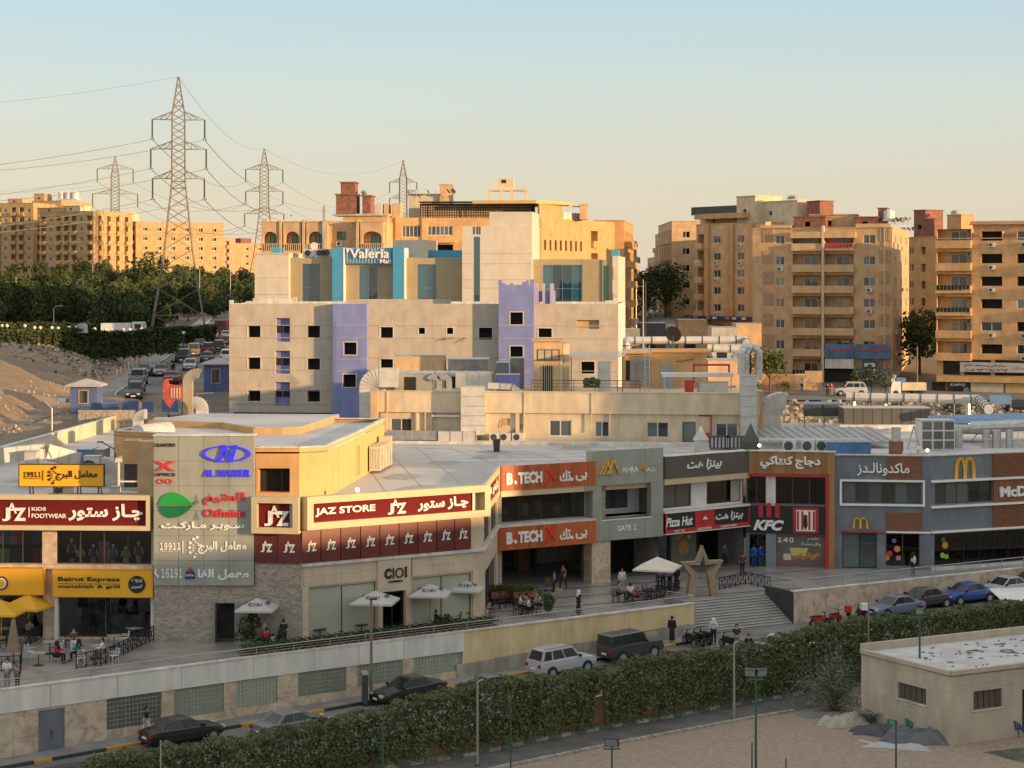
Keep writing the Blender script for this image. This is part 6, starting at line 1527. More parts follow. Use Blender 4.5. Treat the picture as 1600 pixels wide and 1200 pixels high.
# ---- yellow roof building behind the long shop sign
kp=[(-15.9,123.2),(-13.2,123.2),(-11.65,124.2),(-10.25,139.2),(-9.6,149),(-24.5,150.5),(-27.5,137),(-20,133)]
t=thing('yellow_roof_building','low yellow plastered building on the mall roof behind the sign tower','building',(-15.9,123.2,ROOFZ))
loc=[(x+15.9,y-123.2) for x,y in kp];H=3.22
KM=[YELLOWP,ORANGEP]
ws=MB()
for i in range(len(loc)):
    a,b=loc[i],loc[(i+1) % len(loc)];d=Vector((b[0]-a[0],b[1]-a[1],0));M=Matrix.Translation((a[0],a[1],0)) @ Matrix.Rotation(math.atan2(d.y,d.x),4,'Z')
    ops=[(.15,2.1,.45,1.95,.9)] if i == 0 else ([(11,12.6,.3,2.3,.12)] if i == 2 else [])
    q=MB(M);opened(q,0,d.length,0,H,ops);q.build('wall',YELLOWP if i in (1,2,3) else ORANGEP,t)  # sunlit sides yellow, others ochre: light put into the wall colours
    if i == 0:place('dark_opening',MB().quad((.15,.88,.45),(2.1,.88,.45),(2.1,.88,1.95),(.15,.88,1.95)).box(1.55,1.62,.3,.35,.45,1.95).mesh('dark_opening',VOIDM),t,M)
    if i == 2:place('blocked_doorway',MB().box(11,12.6,.10,.14,.3,2.3).mesh('blocked_doorway',ORANGEP),t,M)
    place('coping',MB().box(-.05,d.length+.05,-.06,.25,H,H+.08).mesh('coping',CONC_L),t,M)
MB().prism(loc,H-.35,H-.25).build('roof',ROOFM,t)
MB().prism([(x*.75+2-4,y*.55+14) for x,y in loc],H-.25,H+.2).build('raised_roof',ORANGEP,t);MB().prism([(x*.73+2.1-4,y*.53+14.3) for x,y in loc],H+.2,H+.23).build('raised_roof_deck',ROOFM,t)
MB().cyl((-9.8,13,H-.1),(-8.2,16,H-.1),.6,n=14).build('barrel_cover',METALW,t)
# louvred condensers on its side
t2=thing('condenser_stack','cream louvred condenser cabinets standing at the corner of the yellow roof building','condenser',(PX(588,140),140,ROOFZ))
for i in range(5):
    b=MB().box(-.5+i*.12,.3+i*.12,i*1.15,i*1.15+1.0,.2,1.9+.35*(i == 4)).build('cabinet',CREAM,t2)
    for k in range(5):MB().box(-.52+i*.12,-.5+i*.12,i*1.15+.1+k*.17,i*1.15+.2+k*.17,.4,1.7).build('louvre',CONC,b)
    for k in range(4):MB().box(-.4+i*.12+k*.18,-.3+i*.12+k*.18,i*1.15-.03,i*1.15,.35,1.75).build('louvre',CONC,b)
# ---- upper storey of the mall
UW=Wall(UA,UB,ROOFZ);X=UW.x;L=UW.L;Z=UW.z
t=UW.root('upper_storey','long cream upper storey with small windows set back on the mall roof','building');H=12.72-ROOFZ
wins=[(610,644,653,678),(858,893,656,682),(929,952,658,683),(1010,1045,659,684),(1118,1153,661,687),(782,797,654,665)]
ops=[(X(a),X(b),Z((a+b)/2,d),Z((a+b)/2,c),.22) for a,b,c,d in wins]+[(X(1066),X(1087),.05,Z(1076,659),.35)]
mb=MB();opened(mb,0,L,0,H,ops);UM=mat('warm_cream_plaster',(.64,.52,.36),.85,var=.08,streak=.14,bump=.1);mb.build('wall',UM,t)
for o,w_ in zip(ops[:5],wins):glazing(t,*o[:4],2,.1,GLASS,ALU,.09)
MB().box(ops[5][0],ops[5][1],.1,.2,ops[5][2],ops[5][3]).build('shutter',BROWN_WALL,t);MB().box(ops[6][0],ops[6][1],.2,.3,0.05,ops[6][3]).build('door',STEEL_D,t)
zb_=Z(800,645)
MB().box(0,L+.1,-.28,.0,zb_,H).build('deep_fascia',UM,t);MB().box(-.05,L+.1,-.34,.3,H,H+.08).build('coping',CREAM_HI,t)
for a,b in ((650,653),(664,666),(674,676),(806,812),(818,820),(952,955)):MB().box(X(a),X(b),-.2,0,0,zb_).build('pilaster',UM,t)
for px in (606,820,925,1155):MB().box(X(px)-.04,X(px)+.04,-.36,-.28,zb_-1.5,H).build('down_pipe',CREAM,t)
MB().box(X(676),X(720),-.35,-.1,Z(700,651),Z(700,648)).build('shutter_box',WHITE,t)
MB().quad((L,0,0),(L,18,0),(L,18,H),(L,0,H)).quad((0,18,0),(0,0,0),(0,0,H),(0,18,H)).box(.1,L-.1,.3,18,H-.55,H-.45).build('side_walls_and_deck',UM,t)
for px in (775.5,791,811):ac(t,I4,X(px),-.45,Z(px,688),1.15)
q=MB()
for a,b,c,d in ((783,668,786,655),(797,677,812,664),(800,678,816,662),(805,679,818,664)):q.bar((X(a),-.1,Z(a,b)),(X(c),-.1,Z(c,d)),.04)
q.build('refrigerant_pipes',METALD,t)
MB().box(X(1092),X(1108),-.5,-.02,Z(1100,692),Z(1100,676)).build('red_hose_cabinet',REDP,t);MB().tube([(X(1087)+.3,-.1,zb_-.1),(X(1111),-.1,zb_-.1),(X(1111),-.1,.8)],.05,6).build('red_water_pipe',REDM,t)
q=MB().box(0,L,-2.0,-.35,-.02,.25).build('roof_step',CONC_L,t)
def duct(name,label,pts,w_,h_,m=METALW,ribs=.8,cat='duct',group=None):
    """rectangular sheet metal duct following a polyline, with flanges"""
    t=thing(name,label,cat,pts[0],0,group);o=Vector(pts[0])
    for k,(a,b) in enumerate(zip(pts[:-1],pts[1:])):
        a,b=Vector(a)-o,Vector(b)-o;MB().bar(a,b,w_,h_).build('duct_section',m,t)
        n=int((b-a).length/ribs);fl=MB()
        for i in range(n+1):
            c=a+(b-a)*(i+.02)/max(n,1)
            if i == n:c=b
            e=(b-a).normalized()*.025;fl.bar(c-e,c+e,w_+.08,h_+.08)
        fl.build('flange',METAL,t)
    return t
def goose(name,label,base,h,w_,r,side=-1,m=METALW,ang=0.,bend=.8,tail=0.):
    """upright duct ending in a bent hood"""
    t=thing(name,label,'duct',base,ang);mb=MB().box(-w_/2,w_/2,-w_/2,w_/2,0,h-r).build('riser',m,t)
    mb=MB();n=7;pr=[]
    for i in range(n+1):
        a=math.pi*i/n*bend;c=(side*(r+w_*.5-.0)*0,0)
        for rr in (r-w_/2,r+w_/2):pr.append((side*(r-rr*math.cos(a)),h-r+rr*math.sin(a)))
    P=[]
    for (x,z) in pr:P += [(x,-w_/2,z),(x,w_/2,z)]
    F_=[]
    for i in range(n):
        a=4*i;F_ += [(a,a+4,a+5,a+1),(a+2,a+3,a+7,a+6),(a,a+2,a+6,a+4),(a+1,a+5,a+7,a+3)]
    mb.add(P,F_)
    if tail:mb.box(*sorted((side*r,side*(r+tail))),-w_/2,w_/2,h-w_/2,h+w_/2)
    mb.build('bent_hood',m,t)
    e=MB()
    for i in range(0,n+1,1):
        a=math.pi*i/n*bend;c=(side*(r-r*math.cos(a)),h-r+r*math.sin(a));d=Vector((side*math.sin(a),0,math.cos(a)))*.02
        e.bar(Vector((c[0],0,c[1]))-d,Vector((c[0],0,c[1]))+d,w_+.06,w_+.06)
    e.build('flange',METAL,t)
    MB().box(-w_*.7,w_*.7,-w_*.7,w_*.7,-.02,.2).build('base',CONC,t);return t
q=UW.P(X(741),-.75);duct('insulated_duct','pale upright insulated duct running down the middle of the upper storey',[(q.x,q.y,PZ(603,q.y)),(q.x,q.y,9.2)],2.0,1.1)
p=UW.P(X(741),-1.4);p0=UW.P(X(690),-1.5);p1_=UW.P(X(610),-1.4)
duct('insulated_duct','low cream duct bending along the roof at the foot of the upper storey',[(p.x+.4,p.y,9.05),(p0.x,p0.y,9.05)],.9,.9);duct('sheet_metal_duct','long silver duct on short legs along the foot of the upper storey',[(p0.x-.1,p0.y,9.15),(p1_.x,p1_.y,9.15)],.8,.75,METAL,1.6)
q=UW.P(X(1169),-.8);duct('insulated_duct','tall white insulated duct at the right end of the upper storey',[(q.x,q.y,PZ(586,q.y)),(q.x,q.y,ROOFZ)],1.3,1.2)
one('waste_bin',MB().prism([(-.24,-.24),(.24,-.24),(.24,.24),(-.24,.24)],0,.0).slab([(-.22,0),(.22,0),(.3,.95),(-.3,.95)],-.24,.24).box(-.33,.33,-.28,.3,.95,1.02).cyl((-.25,.28,.08),(.25,.28,.08),.09,n=8),BLACK,'black wheeled bin alone on the pale flat roof','bin',loc=(PX(776,158),158,ROOFZ))
# ---- plant on top of the upper storey
ZU=12.2
def pbox(name,label,cat,px0,px1,py0,Y,D,m,z0=ZU,extra=None,z1=None):
    x0,x1=PX(px0,Y),PX(px1,Y);zt_=PZ(py0,Y) if z1 is None else z1;t=thing(name,label,cat,(x0,Y,z0));h=zt_-z0
    MB().box(0,x1-x0,0,D,0,h).build('casing',m,t);MB().box(-.05,x1-x0+.05,-.05,D+.05,h,h+.06).build('top_cover',METAL,t)
    if extra:extra(t,x1-x0,h)
    return t
def grille(x0,x1,z0,z1,m=VOIDM):
    def f(t,W_,h):q=MB().box(W_*x0,W_*x1,-.03,-.0,h*z0,h*z1).build('dark_intake',m,t);return q
    return f
def panels(n,m=METAL,gap=.04):
    def f(t,W_,h):
        for k in range(n):MB().box(W_*k/n+gap,W_*(k+1)/n-gap,-.03,0,.1,h-.08).build('side_panel',m,t)
    return f
pbox('air_handler','large grey air handling unit with a square black intake above the upper storey','air handler',617,676,584,171,3,GREY_WALL,extra=grille(.25,.56,.2,.85))
pbox('plant_cabin','low sandy plant cabin on the roof in front of the beige building, left one','cabin',618,695,556,182,4,SAND_WALL);pbox('plant_cabin','grey plant cabin with a dark doorway beside the sandy cabin','cabin',700,763,562,181,4,GREY_WALL,extra=grille(.1,.42,.05,.6))
for k,px in enumerate((687,702)):goose('exhaust_hood',('shorter left','shorter right')[k]+' silver bent exhaust of the pair beside the air handler',(PX(px,171),171,ZU),1.6,.45,.5,-1,METAL)
duct('insulated_duct','wide rounded grey duct lying across the roof behind the exhaust pair',[(PX(712,173),173,13.2),(PX(768,173),173,13.2)],1.2,1.7,METALW)
duct('insulated_duct','long flat cream duct crossing the roof above the air handler',[(PX(600,176),176,13.9),(PX(768,174),174,13.9)],1.4,.4,METALW,1.2)
goose('giant_hood','very large pale curved duct hood at the left end of the upper storey',(PX(577,171),171,ROOFZ),5.3,1.6,.9,1,bend=.5,tail=1.6)
pbox('sheet_metal_box','small brown box beside the left end of the upper storey','vent box',579,590,610,166,1.2,BROWN_WALL,z0=9.6)
pbox('ventilation_box','blue grey ventilation box on the roof below the right violet tower','vent box',776,795,567,178,2,STEEL_D);pbox('ventilation_box','taller blue grey ventilation box nearer the violet tower wall','vent box',797,819,560,180,2.5,GREY_WALL)
q=pbox('blue_tank','dark blue ribbed tank under the ventilation boxes','tank',776,812,586,174,1.8,LILAC_D,extra=panels(4,LILAC_D));duct('insulated_duct','short cream duct sloping down right of the blue tank',[(PX(762,170),170,13.1),(PX(800,170),170,13.0),(PX(815,170),170,12.4)],.5,.5)
# stair house
def stairhouse(t,W_,h):
    fr_=MB().box(W_*.12,W_*.9,-.04,-.0,h*.62,h*.84).build('window_band',mat('brown_window',(.13,.09,.06),.4),t)
    for k in range(3):MB().box(W_*(.15+k*.25),W_*(.35+k*.25),-.07,-.04,h*.64,h*.82).build('shutter',BROWN_WALL if k == 2 else CURTAIN,fr_)
    d=MB().box(W_*.3,W_*.66,-.04,-.0,0.05,h*.52).build('grille_door',DARKIN,t)
    for k in range(6):MB().box(W_*.3+k*W_*.36/5-.02,W_*.3+k*W_*.36/5+.02,-.1,-.05,.05,h*.52).build('bar',CREAM,d)
    MB().box(-.15,W_+.15,-.3,3,h-.02,h+.12).build('roof_slab',ORANGEP,t);MB().box(W_-.25,W_,-.06,0,0,h*.6).build('white_strip',CREAM,t)
pbox('stair_house','cream stair house with a barred door on the roof beside the violet tower','stair house',834,879,533,176,2.5,SAND_WALL,extra=stairhouse);pbox('stair_house_annex','narrow annex on the right of the cream stair house','annex',880,890,536,177.5,2,CREAM)
q=thing('corrugated_canopy','corrugated grey canopy on thin posts right of the stair house','canopy',(PX(890,174),174,ZU))
cz_=PZ(557,174)-ZU
for k in range(16):MB().bar((k*.31,0,cz_),(k*.31+.5,2.2,cz_+.35),.16,.05,).build('corrugated_sheet',METAL,q)
for x_ in (.1,4.6):MB().box(x_,x_+.08,0,.08,0,cz_).build('post',METALD,q)
pbox('insulated_unit','upright pale insulated duct below the corrugated canopy','duct',935,954,566,173,1.2,METALW)
for k in range(5):MB().ball((0,0,0),.3,6,4)
one('potted_plants',MB().ball((0,0,.5),.4,7,5).ball((.5,.1,.6),.35,7,5).ball((.9,0,.5),.3,7,5).box(-.3,1.1,-.2,.2,0,.25),LEAF_D,'small row of potted plants on the roof below the canopy','plants',loc=(PX(917,172),172,ZU+.6))
def orange_house(t,W_,h):
    x_=lambda px:(px-976)/(1104-976)*W_
    MB().box(x_(1032),x_(1053),-.06,0,.05,h*.62).build('door',mat('blue_grey_door',(.30,.33,.36),.5),t);MB().box(x_(978),x_(984),-.05,0,.8,2.6).build('dark_window',VOIDM,t)
    MB().box(x_(985),x_(1016),-.05,0,.3,3.0).build('opening_shade_panel',GREY_WALL,t);MB().box(-.2,x_(1018),-.5,0,h-.25,h+.05).box(x_(1018),W_+.2,-.35,3.5,h-.15,h+.1).build('roof_slab',ORANGEP,t)  # grey panel with the opening's shade put into its colour
    MB().tube([(x_(1056),-.1,h*.72),(x_(1070),-.1,h*.74),(x_(1085),-.1,h*.8)],.03,5).build('loose_cable',METALD,t)
pbox('orange_roof_house','bright ochre roof house with a pale door behind the white shed roof','roof house',976,1104,548,181,4,ORANGEP,extra=orange_house)
pbox('pink_roof_house','pinkish roof house right of the ochre one, under the pipes','roof house',1106,1156,563,183,4,PINK_WALL)
q=thing('shed_roof','flat white shed roof on thin posts on the upper storey','canopy',(PX(1034,172),172,ZU));W_=PX(1145,172)-PX(1034,172);h_=PZ(585,172)-ZU
MB().box(0,W_,-.6,1.4,h_,h_+.12).box(0,W_,-.65,-.6,h_-.2,h_+.14).build('roof_sheet',WHITE,q)
for x_ in (.2,W_*.5,W_-.2):MB().box(x_-.04,x_+.04,-.5,-.42,0,h_).build('post',METAL,q)
pbox('pump_cabinet','bright red pump cabinet under the white shed roof','cabinet',1071,1084,594,171,.8,REDP);pbox('insulated_tank','dull grey insulated tank right of the red cabinet','tank',1092,1138,598,171,1.5,METALW,extra=panels(2,METALW))
one('red_pipe_loop',MB().tube([(0,0,0),(0,0,1.6),(3.1,0,1.6),(3.1,0,.9)],.09,7),REDM,'rusty red pipe loop above the white shed roof','pipe',loc=(PX(1084,174),174,ZU+.9))
def pipe(label,pts,r,m=METAL,name='steel_pipe',flange=1.5,group=None):
    t=thing(name,label,'pipe',pts[0],0,group);o=Vector(pts[0]);pp=[tuple(Vector(p)-o) for p in pts]
    MB().tube(pp,r,10).build('pipe_run',m,t,smooth=False);f=MB()
    for a,b in zip(pp[:-1],pp[1:]):
        a,b=Vector(a),Vector(b);n=max(1,int((b-a).length/flange));e=(b-a).normalized()*.04
        for i in range(n):c=a+(b-a)*(i+.5)/n;f.cyl(c-e,c+e,r*1.15,n=10)
    f.build('flange',METALD if m is not METAL else METALW,t);return t
Pz=lambda px,py,Y:(PX(px,Y),Y,PZ(py,Y))
pipe('long cream pipe running along the skyline of the ochre roof house',[Pz(979,548,186),Pz(979,532,186),Pz(1163,531,186),Pz(1166,538,185)],.36,METALW)
pipe('second short grey pipe below the long cream roof pipe',[Pz(1105,543,184),Pz(1122,545,184),Pz(1160,545,184)],.34,METALW)
pipe('silver riser pipe with a slanted top, leftmost of three',[Pz(1158,585,168),Pz(1158,552,168),Pz(1166,540,170)],.3);pipe('silver riser pipe with a slanted top, middle of three',[Pz(1166,588,169),Pz(1166,556,169),Pz(1174,541,171)],.3);pipe('silver riser pipe with a rounded top, rightmost of three',[Pz(1186,594,169),Pz(1186,550,169),Pz(1178,542,171)],.3)
for k,(px,Y) in enumerate(((979,182),(985,182),(992,182))):pass
q=thing('roof_ladder','thin steel ladder leaning on the ochre roof house','ladder',(PX(1008,175),175,ZU))
for x_ in (0,.4):MB().bar((x_,0,0),(x_,.4,4.2),.06).build('rail',METAL,q)
for k in range(12):MB().bar((0,k*.033,.3+k*.33),(.4,k*.033,.3+k*.33),.04).build('rung',METAL,q)
railing('roof_railing',[(PX(830,168.2),168.2,12.75),(PX(930,167.4),167.4,12.75),(PX(1000,166.8),166.8,12.75)],.9,'thin dark railing on the edge of the upper storey roof',1.6,METALD)
one('satellite_dish',MB().cyl((0,0,0),(0,0,1.2),.05,n=6).cyl((0,-.1,1.3),(.05,0,1.35),.8,.3,n=14),METALD,'large dark satellite dish on the ochre roof house','dish',loc=(PX(1051,182),181.5,15.9));one('roof_mast',MB().cyl((0,0,0),(0,0,7),.07,.04,6),METAL,'tall slim mast on the ochre roof house','mast',loc=(PX(1005,184),184,15.2))
goose('curved_cover','large cream rounded duct cover at the right of the upper storey',(PX(1203,172),172,ROOFZ),3.1,1.7,.95,1,METALW,bend=.6)
pbox('ochre_block','small ochre block behind the tall white duct','block',1182,1192,612,170,2,ORANGEP,z0=9.4)
# ---- right hand roof plant
ZR=ROOFZ
t=thing('seamed_metal_roof','long grey standing seam metal roof over a white wall, right part of the mall','roof',(PX(1188,161),161,ZR));W_=PX(1392,161)-PX(1188,161)
MB().box(0,W_*.82,.5,.7,0,.8).build('white_wall',WHITE,t);zt0=PZ(690,161)-ZR;zt1_=PZ(667,168)-ZR
MB().add([(0,0,zt0),(W_,0,zt0-.02),(W_-.2,7,zt1_),(0,7,zt1_),(0,0,zt0-.15),(W_,0,zt0-.17)],[(0,1,2,3),(4,5,1,0)]).build('roof_sheet',mat('grey_roof_sheet',(.36,.345,.33),.5,metal=.3,var=.1),t)
for k in range(14):x_=W_*k/14+.1;MB().bar((x_+.8,0,zt0+.03),(x_-.1,7,zt1_+.03),.06,.08).build('seam',METAL,t)
for k,px in enumerate((1233,1262,1284)):
    q=thing('condenser_unit',('leftmost','middle','rightmost')[k]+' white condenser unit behind the fried chicken fascia','condenser',(PX(px,157),157,ZR));MB().box(-.5,.5,-.3,.3,.1,1.05).build('casing',ACW,q);MB().cyl((-.1,-.31,.58),(-.1,-.34,.58),.36,n=14).build('fan_grille',METALD,q)
for k,px in enumerate((1124,1149)):
    q=thing('condenser_unit',('left','right')[k]+' dark louvred condenser of the pair behind the pizza fascia','condenser',(PX(px,160),160,ZR));MB().box(-.8,.8,-.4,.4,.1,1.1).build('casing',METALD,q)
    for i in range(5):MB().box(-.7+i*.3,-.55+i*.3,-.43,-.4,.2,1.0).build('louvre',METAL,q)
q=pbox('blue_corrugated_screen','bright blue corrugated screen behind the chicken restaurant fascia','screen',1292,1361,691,156,.3,BLUEC,z0=ZR)
for k in range(18):MB().box(k*.19+.03,k*.19+.12,-.05,0,.05,PZ(691,156)-ZR-.05).build('rib',BLUEC,q)
t=thing('flue_stack','short flue with silver top and brick red base on the restaurant roof','flue',(PX(1400,156),156,ZR));MB().box(-.5,.5,-.4,.4,0,1.0).build('base',REDBRICK,t);MB().cyl((0,0,1.0),(0,0,2.1),.36,n=12).build('flue',METAL,t)
t=pbox('chiller_unit','very long dark chiller unit with vertical panels on the far roof','chiller',1318,1453,638,180,3,mat('chiller_grey',(.085,.082,.075),.6,var=.1),z0=PZ(664,180),extra=panels(9,mat('chiller_panel',(.10,.095,.085),.55,rnd=.1)))
pbox('concrete_plinth','pale concrete plinth under the long dark chiller','base',1312,1458,664,179.5,4,CONC_L,z0=ZR-1.5)
t=pipe('very long thick grey pipe carried across the far right roof',[Pz(1322,620,186),Pz(1530,624,184),Pz(1545,640,176)],.42,METALW)
for k,px in enumerate((1333,1357,1382,1408,1431,1490,1512)):one('pipe_support',MB().cyl((0,0,0),(0,0,PZ(623,186)-ZR),.28 if k % 2 == 0 else .12,n=8),METAL if k % 2 == 0 else METALD,'support number %s under the long grey roof pipe counted from the left' % ('one two three four five six seven'.split()[k]),'support','pipe supports',(PX(px,186),186.0,ZR))
t=thing('small_canopy','small blue topped canopy on posts left of the dark chiller','canopy',(PX(1256,184),184,ZR-1));W_=PX(1318,184)-PX(1256,184);h_=PZ(632,184)-ZR+1
MB().box(0,W_,0,2.5,h_,h_+.1).build('canopy_top',BLUEC,t);MB().box(0,W_,.1,.2,h_-1.1,h_).build('dark_screen',METALD,t)
for x_ in (.05,W_*.5,W_-.1):MB().box(x_,x_+.08,0,.08,0,h_).build('post',METALD,t)
t=thing('blue_canopy','large blue corrugated canopy over silver ducts at the right edge of the roof','canopy',(PX(1458,168),168,ZR));h_=PZ(662,168)-ZR;W_=14
for k in range(40):MB().bar((k*.36,-1.2,h_+.015*k),(k*.36+.3,3,h_+.45+.01*k),.33,.05).build('corrugated_sheet',BLUEC,t)
for k in range(5):MB().bar((1.2+k*3,0,0),(1.2+k*3,0,h_),.1).build('post',METAL,t);MB().bar((1.2+k*3-1,0,0),(1.2+k*3,0,h_*.8),.07).bar((1.2+k*3+1,0,0),(1.2+k*3,0,h_*.8),.07).build('brace',METAL,t)
MB().bar((0,0,h_*.62),(W_,0,h_*.66),.12).build('truss_rail',WHITE,t)
pipe('fat silver duct lying under the blue canopy, front one',[Pz(1516,668,165),Pz(1720,660,163)],.48,METAL,'round_duct',1.8);pipe('fat silver duct lying under the blue canopy, rear one',[Pz(1452,668,167),Pz(1560,672,167)],.42,METAL,'round_duct',1.8)
for k,px in enumerate((1497,1541,1557,1577,1608)):pipe('upright silver duct number %s under the blue canopy counted from the left' % 'one two three four five'.split()[k],[(PX(px,162),162,ZR),(PX(px,162),162,PZ(672,162))],.3 if k % 2 else .38,METAL,'round_duct',.9,'upright ducts under the blue canopy')
def cab(t,W_,h):
    for i in range(3):
        for j in range(3):MB().box(W_*i/3+.08,W_*(i+1)/3-.08,-.05,0,h*j/3+.08,h*(j+1)/3-.06).build('pane',mat('dusty_pane',(.14,.135,.12),.3,rnd=.2),t)
pbox('glazed_cabin','white framed glazed cabin with dusty panes beside the seamed roof','cabin',1440,1492,658,160,2.5,WHITE,z0=ZR,extra=cab)
q=MB()
for s in (-1,1):q.bar((s*.6,0,0),(0,0,2.2),.1)
q.bar((-.3,0,1.0),(.3,0,1.0),.08);one('a_frame',q,METAL,'steel A frame standing on the roof behind the arabic restaurant name','frame',loc=(PX(1428,156),156,ZR))
one('cable_heap',MB().ball((0,0,.2),.35,7,4,sz=.7).ball((.6,.1,.2),.4,7,4,sz=.7).ball((1.2,0,.2),.35,7,4,sz=.8).ball((1.0,0,.5),.25,6,4),ACW,'heap of pale sacks on the roof beside the A frame','sacks',loc=(PX(1416,154.5),154.5,ZR))
for k,(px,Y) in enumerate(((1104,158),(1111,157))):pass
one('white_roof_tent',MB().prism([(-.5,-.5),(.5,-.5),(.5,.5),(-.5,.5)],0,1.0).add([(-.6,-.6,1),(.6,-.6,1),(.6,.6,1),(-.6,.6,1),(0,0,2.1)],[(0,1,4),(1,2,4),(2,3,4),(3,0,4)]),METALW,'small white hooded vent with a pointed top behind the pizza sign','vent',loc=(PX(1095,157.5),157.5,ZR));one('dark_hooded_vent',MB().box(-.6,.6,-.5,.5,0,.9).add([(-.6,-.5,.9),(.6,-.5,.9),(.6,.5,.9),(-.6,.5,.9),(0,0,2.4)],[(0,1,4),(1,2,4),(2,3,4),(3,0,4)]),METALD,'dark hooded vent with a pointed cap at the left end of the chicken fascia','vent',loc=(PX(1173,157),157,ZR))
for k,(px,py,Y) in enumerate(((1187,704,153.6),(1450,711,151.4),(558,760,122.8))):
    q=thing('floodlight',('lit lamp above the fried chicken fascia','lit lamp on the corner of the burger restaurant roof','lit lamp on the roof edge above the long maroon sign')[k],'lamp',(PX(px,Y),Y+.3,8.75 if k else 8.95));MB().cyl((0,0,0),(0,0,.25),.04,n=6).build('stem',METALD,q);MB().ball((0,-.1,.35),.13,8,6).build('lamp_glass',LAMPON,q)
# ---- left hand roof
t=thing('rooftop_billboard','orange rectangular billboard with black laboratory logo standing on the left roof','billboard',(PX(30,124),124,8.5));W_=PX(162,124)-PX(30,124);z0_=PZ(760,124)-8.5;z1_=PZ(726,124)-8.5
MB().box(0,W_,0,.25,z0_,z1_).build('board',YSIGN,t);frame_board(t,-.04,W_+.04,z0_-.04,z1_+.04,.05,-.04,.27,LETB,'board_edge')
for x_ in (.6,2.1,3.6,4.9):MB().bar((x_,.3,0),(x_,.2,z1_),.08).bar((x_,1.3,0),(x_,.3,z1_-.2),.06).build('leg',METALD,t)
lab_logo(t,lambda px,y=0:(px-30)/132*W_,lambda px,py,y=0:z0_+(760-py)/34*(z1_-z0_),37,152,729,757,0.,LETB)
one('wooden_kerb_beam',MB().box(0,8.5,0,.2,0,.18),ORANGEP,'reddish beam lying along the roof edge under the orange billboard','beam',loc=(PX(45,125),125.3,8.45))
for k,px in enumerate((85,98,172)):pbox('roof_condenser',('left small','right small','dark low')[k]+' roof unit behind the legs of the orange billboard','condenser',px,px+13,762,127,.8,(METALD,METALW,ACW)[k],z0=ROOFZ)
goose('exhaust_hood','cream bent exhaust duct beside the lit parapet, left of the tower',(PX(216,158),158,ROOFZ),3.0,.72,.5,1,bend=.5,tail=.15);pbox('exhaust_fan_box','square cream fan box with a dark mouth below the bent exhaust','fan box',209,232,669,152,1.6,METALW,z0=ROOFZ,extra=grille(.15,.6,.1,.6,METALD))
t=pbox('arched_cabinet','cream cabinet with a rounded top just behind the sign tower','cabinet',240,257,655,146,1.4,METALW,z0=ROOFZ);goose('exhaust_hood','tall cream bent duct with ribs behind the sign tower, rightmost',(PX(316,170),170,ROOFZ),3.2,.95,.62,-1,bend=.55)
pipe('dark curved hose duct beside the square fan box',[Pz(232,690,152),Pz(237,680,152),Pz(233,668,152)],.25,METALD,'flexible_duct')
pbox('blue_tank','pale blue tank on the roof behind the tower top','tank',282,310,656,160,1.5,mat('pale_blue_tank',(.16,.36,.44),.5),z0=ROOFZ);duct('insulated_duct','long low cream duct box on the left roof behind the billboard',[(PX(5,135),135,10.2),(PX(68,136),136,10.4),(PX(118,138),138,9.6)],1.0,1.0)
goose('exhaust_hood','squat grey bent duct between billboard and pergola',(PX(176,131),131,ROOFZ),1.5,.9,.6,-1,bend=.5);pbox('vent_box','grey box duct rising behind the billboard','vent box',38,56,706,134,1,METALW,z0=ROOFZ,extra=grille(.1,.8,.1,.7,METAL))
pbox('blue_panel_box','blue panelled box behind the billboard on the left roof','plant box',120,146,703,140,2,BLUEC,z0=ROOFZ);pbox('glass_top_box','grey box with glazed lid right of the blue panelled box','plant box',146,163,703,140,2,GREY_WALL,z0=ROOFZ)
pbox('condenser_unit','white roof condenser with a big fan right above the billboard','condenser',131,155,714,131,.9,ACW,z0=ROOFZ,extra=lambda t,W_,h:MB().cyl((W_*.3,-.02,h*.6),(W_*.3,-.06,h*.6),h*.3,n=14).build('fan_grille',METALD,t))
t=thing('roof_pergola','white framed shelter on the left roof beside the brown pier','shelter',(PX(184,128),128,ROOFZ));W_=1.75;h_=PZ(722,128)-ROOFZ
for x_ in (0,W_):MB().box(x_,x_+.12,0,.12,0,h_).box(x_,x_+.12,1.8,1.92,0,h_).build('post',WHITE,t)
MB().box(-.15,W_+.3,-.1,2.1,h_,h_+.25).build('roof',CONC_L,t);MB().box(0,W_+.1,.05,.1,.6,.7).build('cross_rail',WHITE,t);MB().box(.1,W_,1.6,1.65,.1,h_-.1).build('grey_sheet',METALD,t)
MB().slab([(-.2,h_+.2),(W_+.2,h_+.2),(W_+.2,h_+.9)],0,2).build('sloping_cover',METAL,t)
one('roof_parapet_lamp',MB().tube([(0,0,0),(0,0,2.3),(-.9,0,2.8)],.05,6).box(-1.2,-.8,-.1,.1,2.75,2.85),METALD,'thin bent lamp post in front of the left roof units','lamp',loc=(PX(180,133),133,ROOFZ));one('street_lamp',MB().tube([(0,0,0),(0,0,5),(-.7,0,5.6)],.06,6).box(-1.0,-.6,-.1,.1,5.55,5.68),METAL,'lamp post at the kerb beside the black hatchback, left','lamp',loc=(PX(81,166),166,6.4))
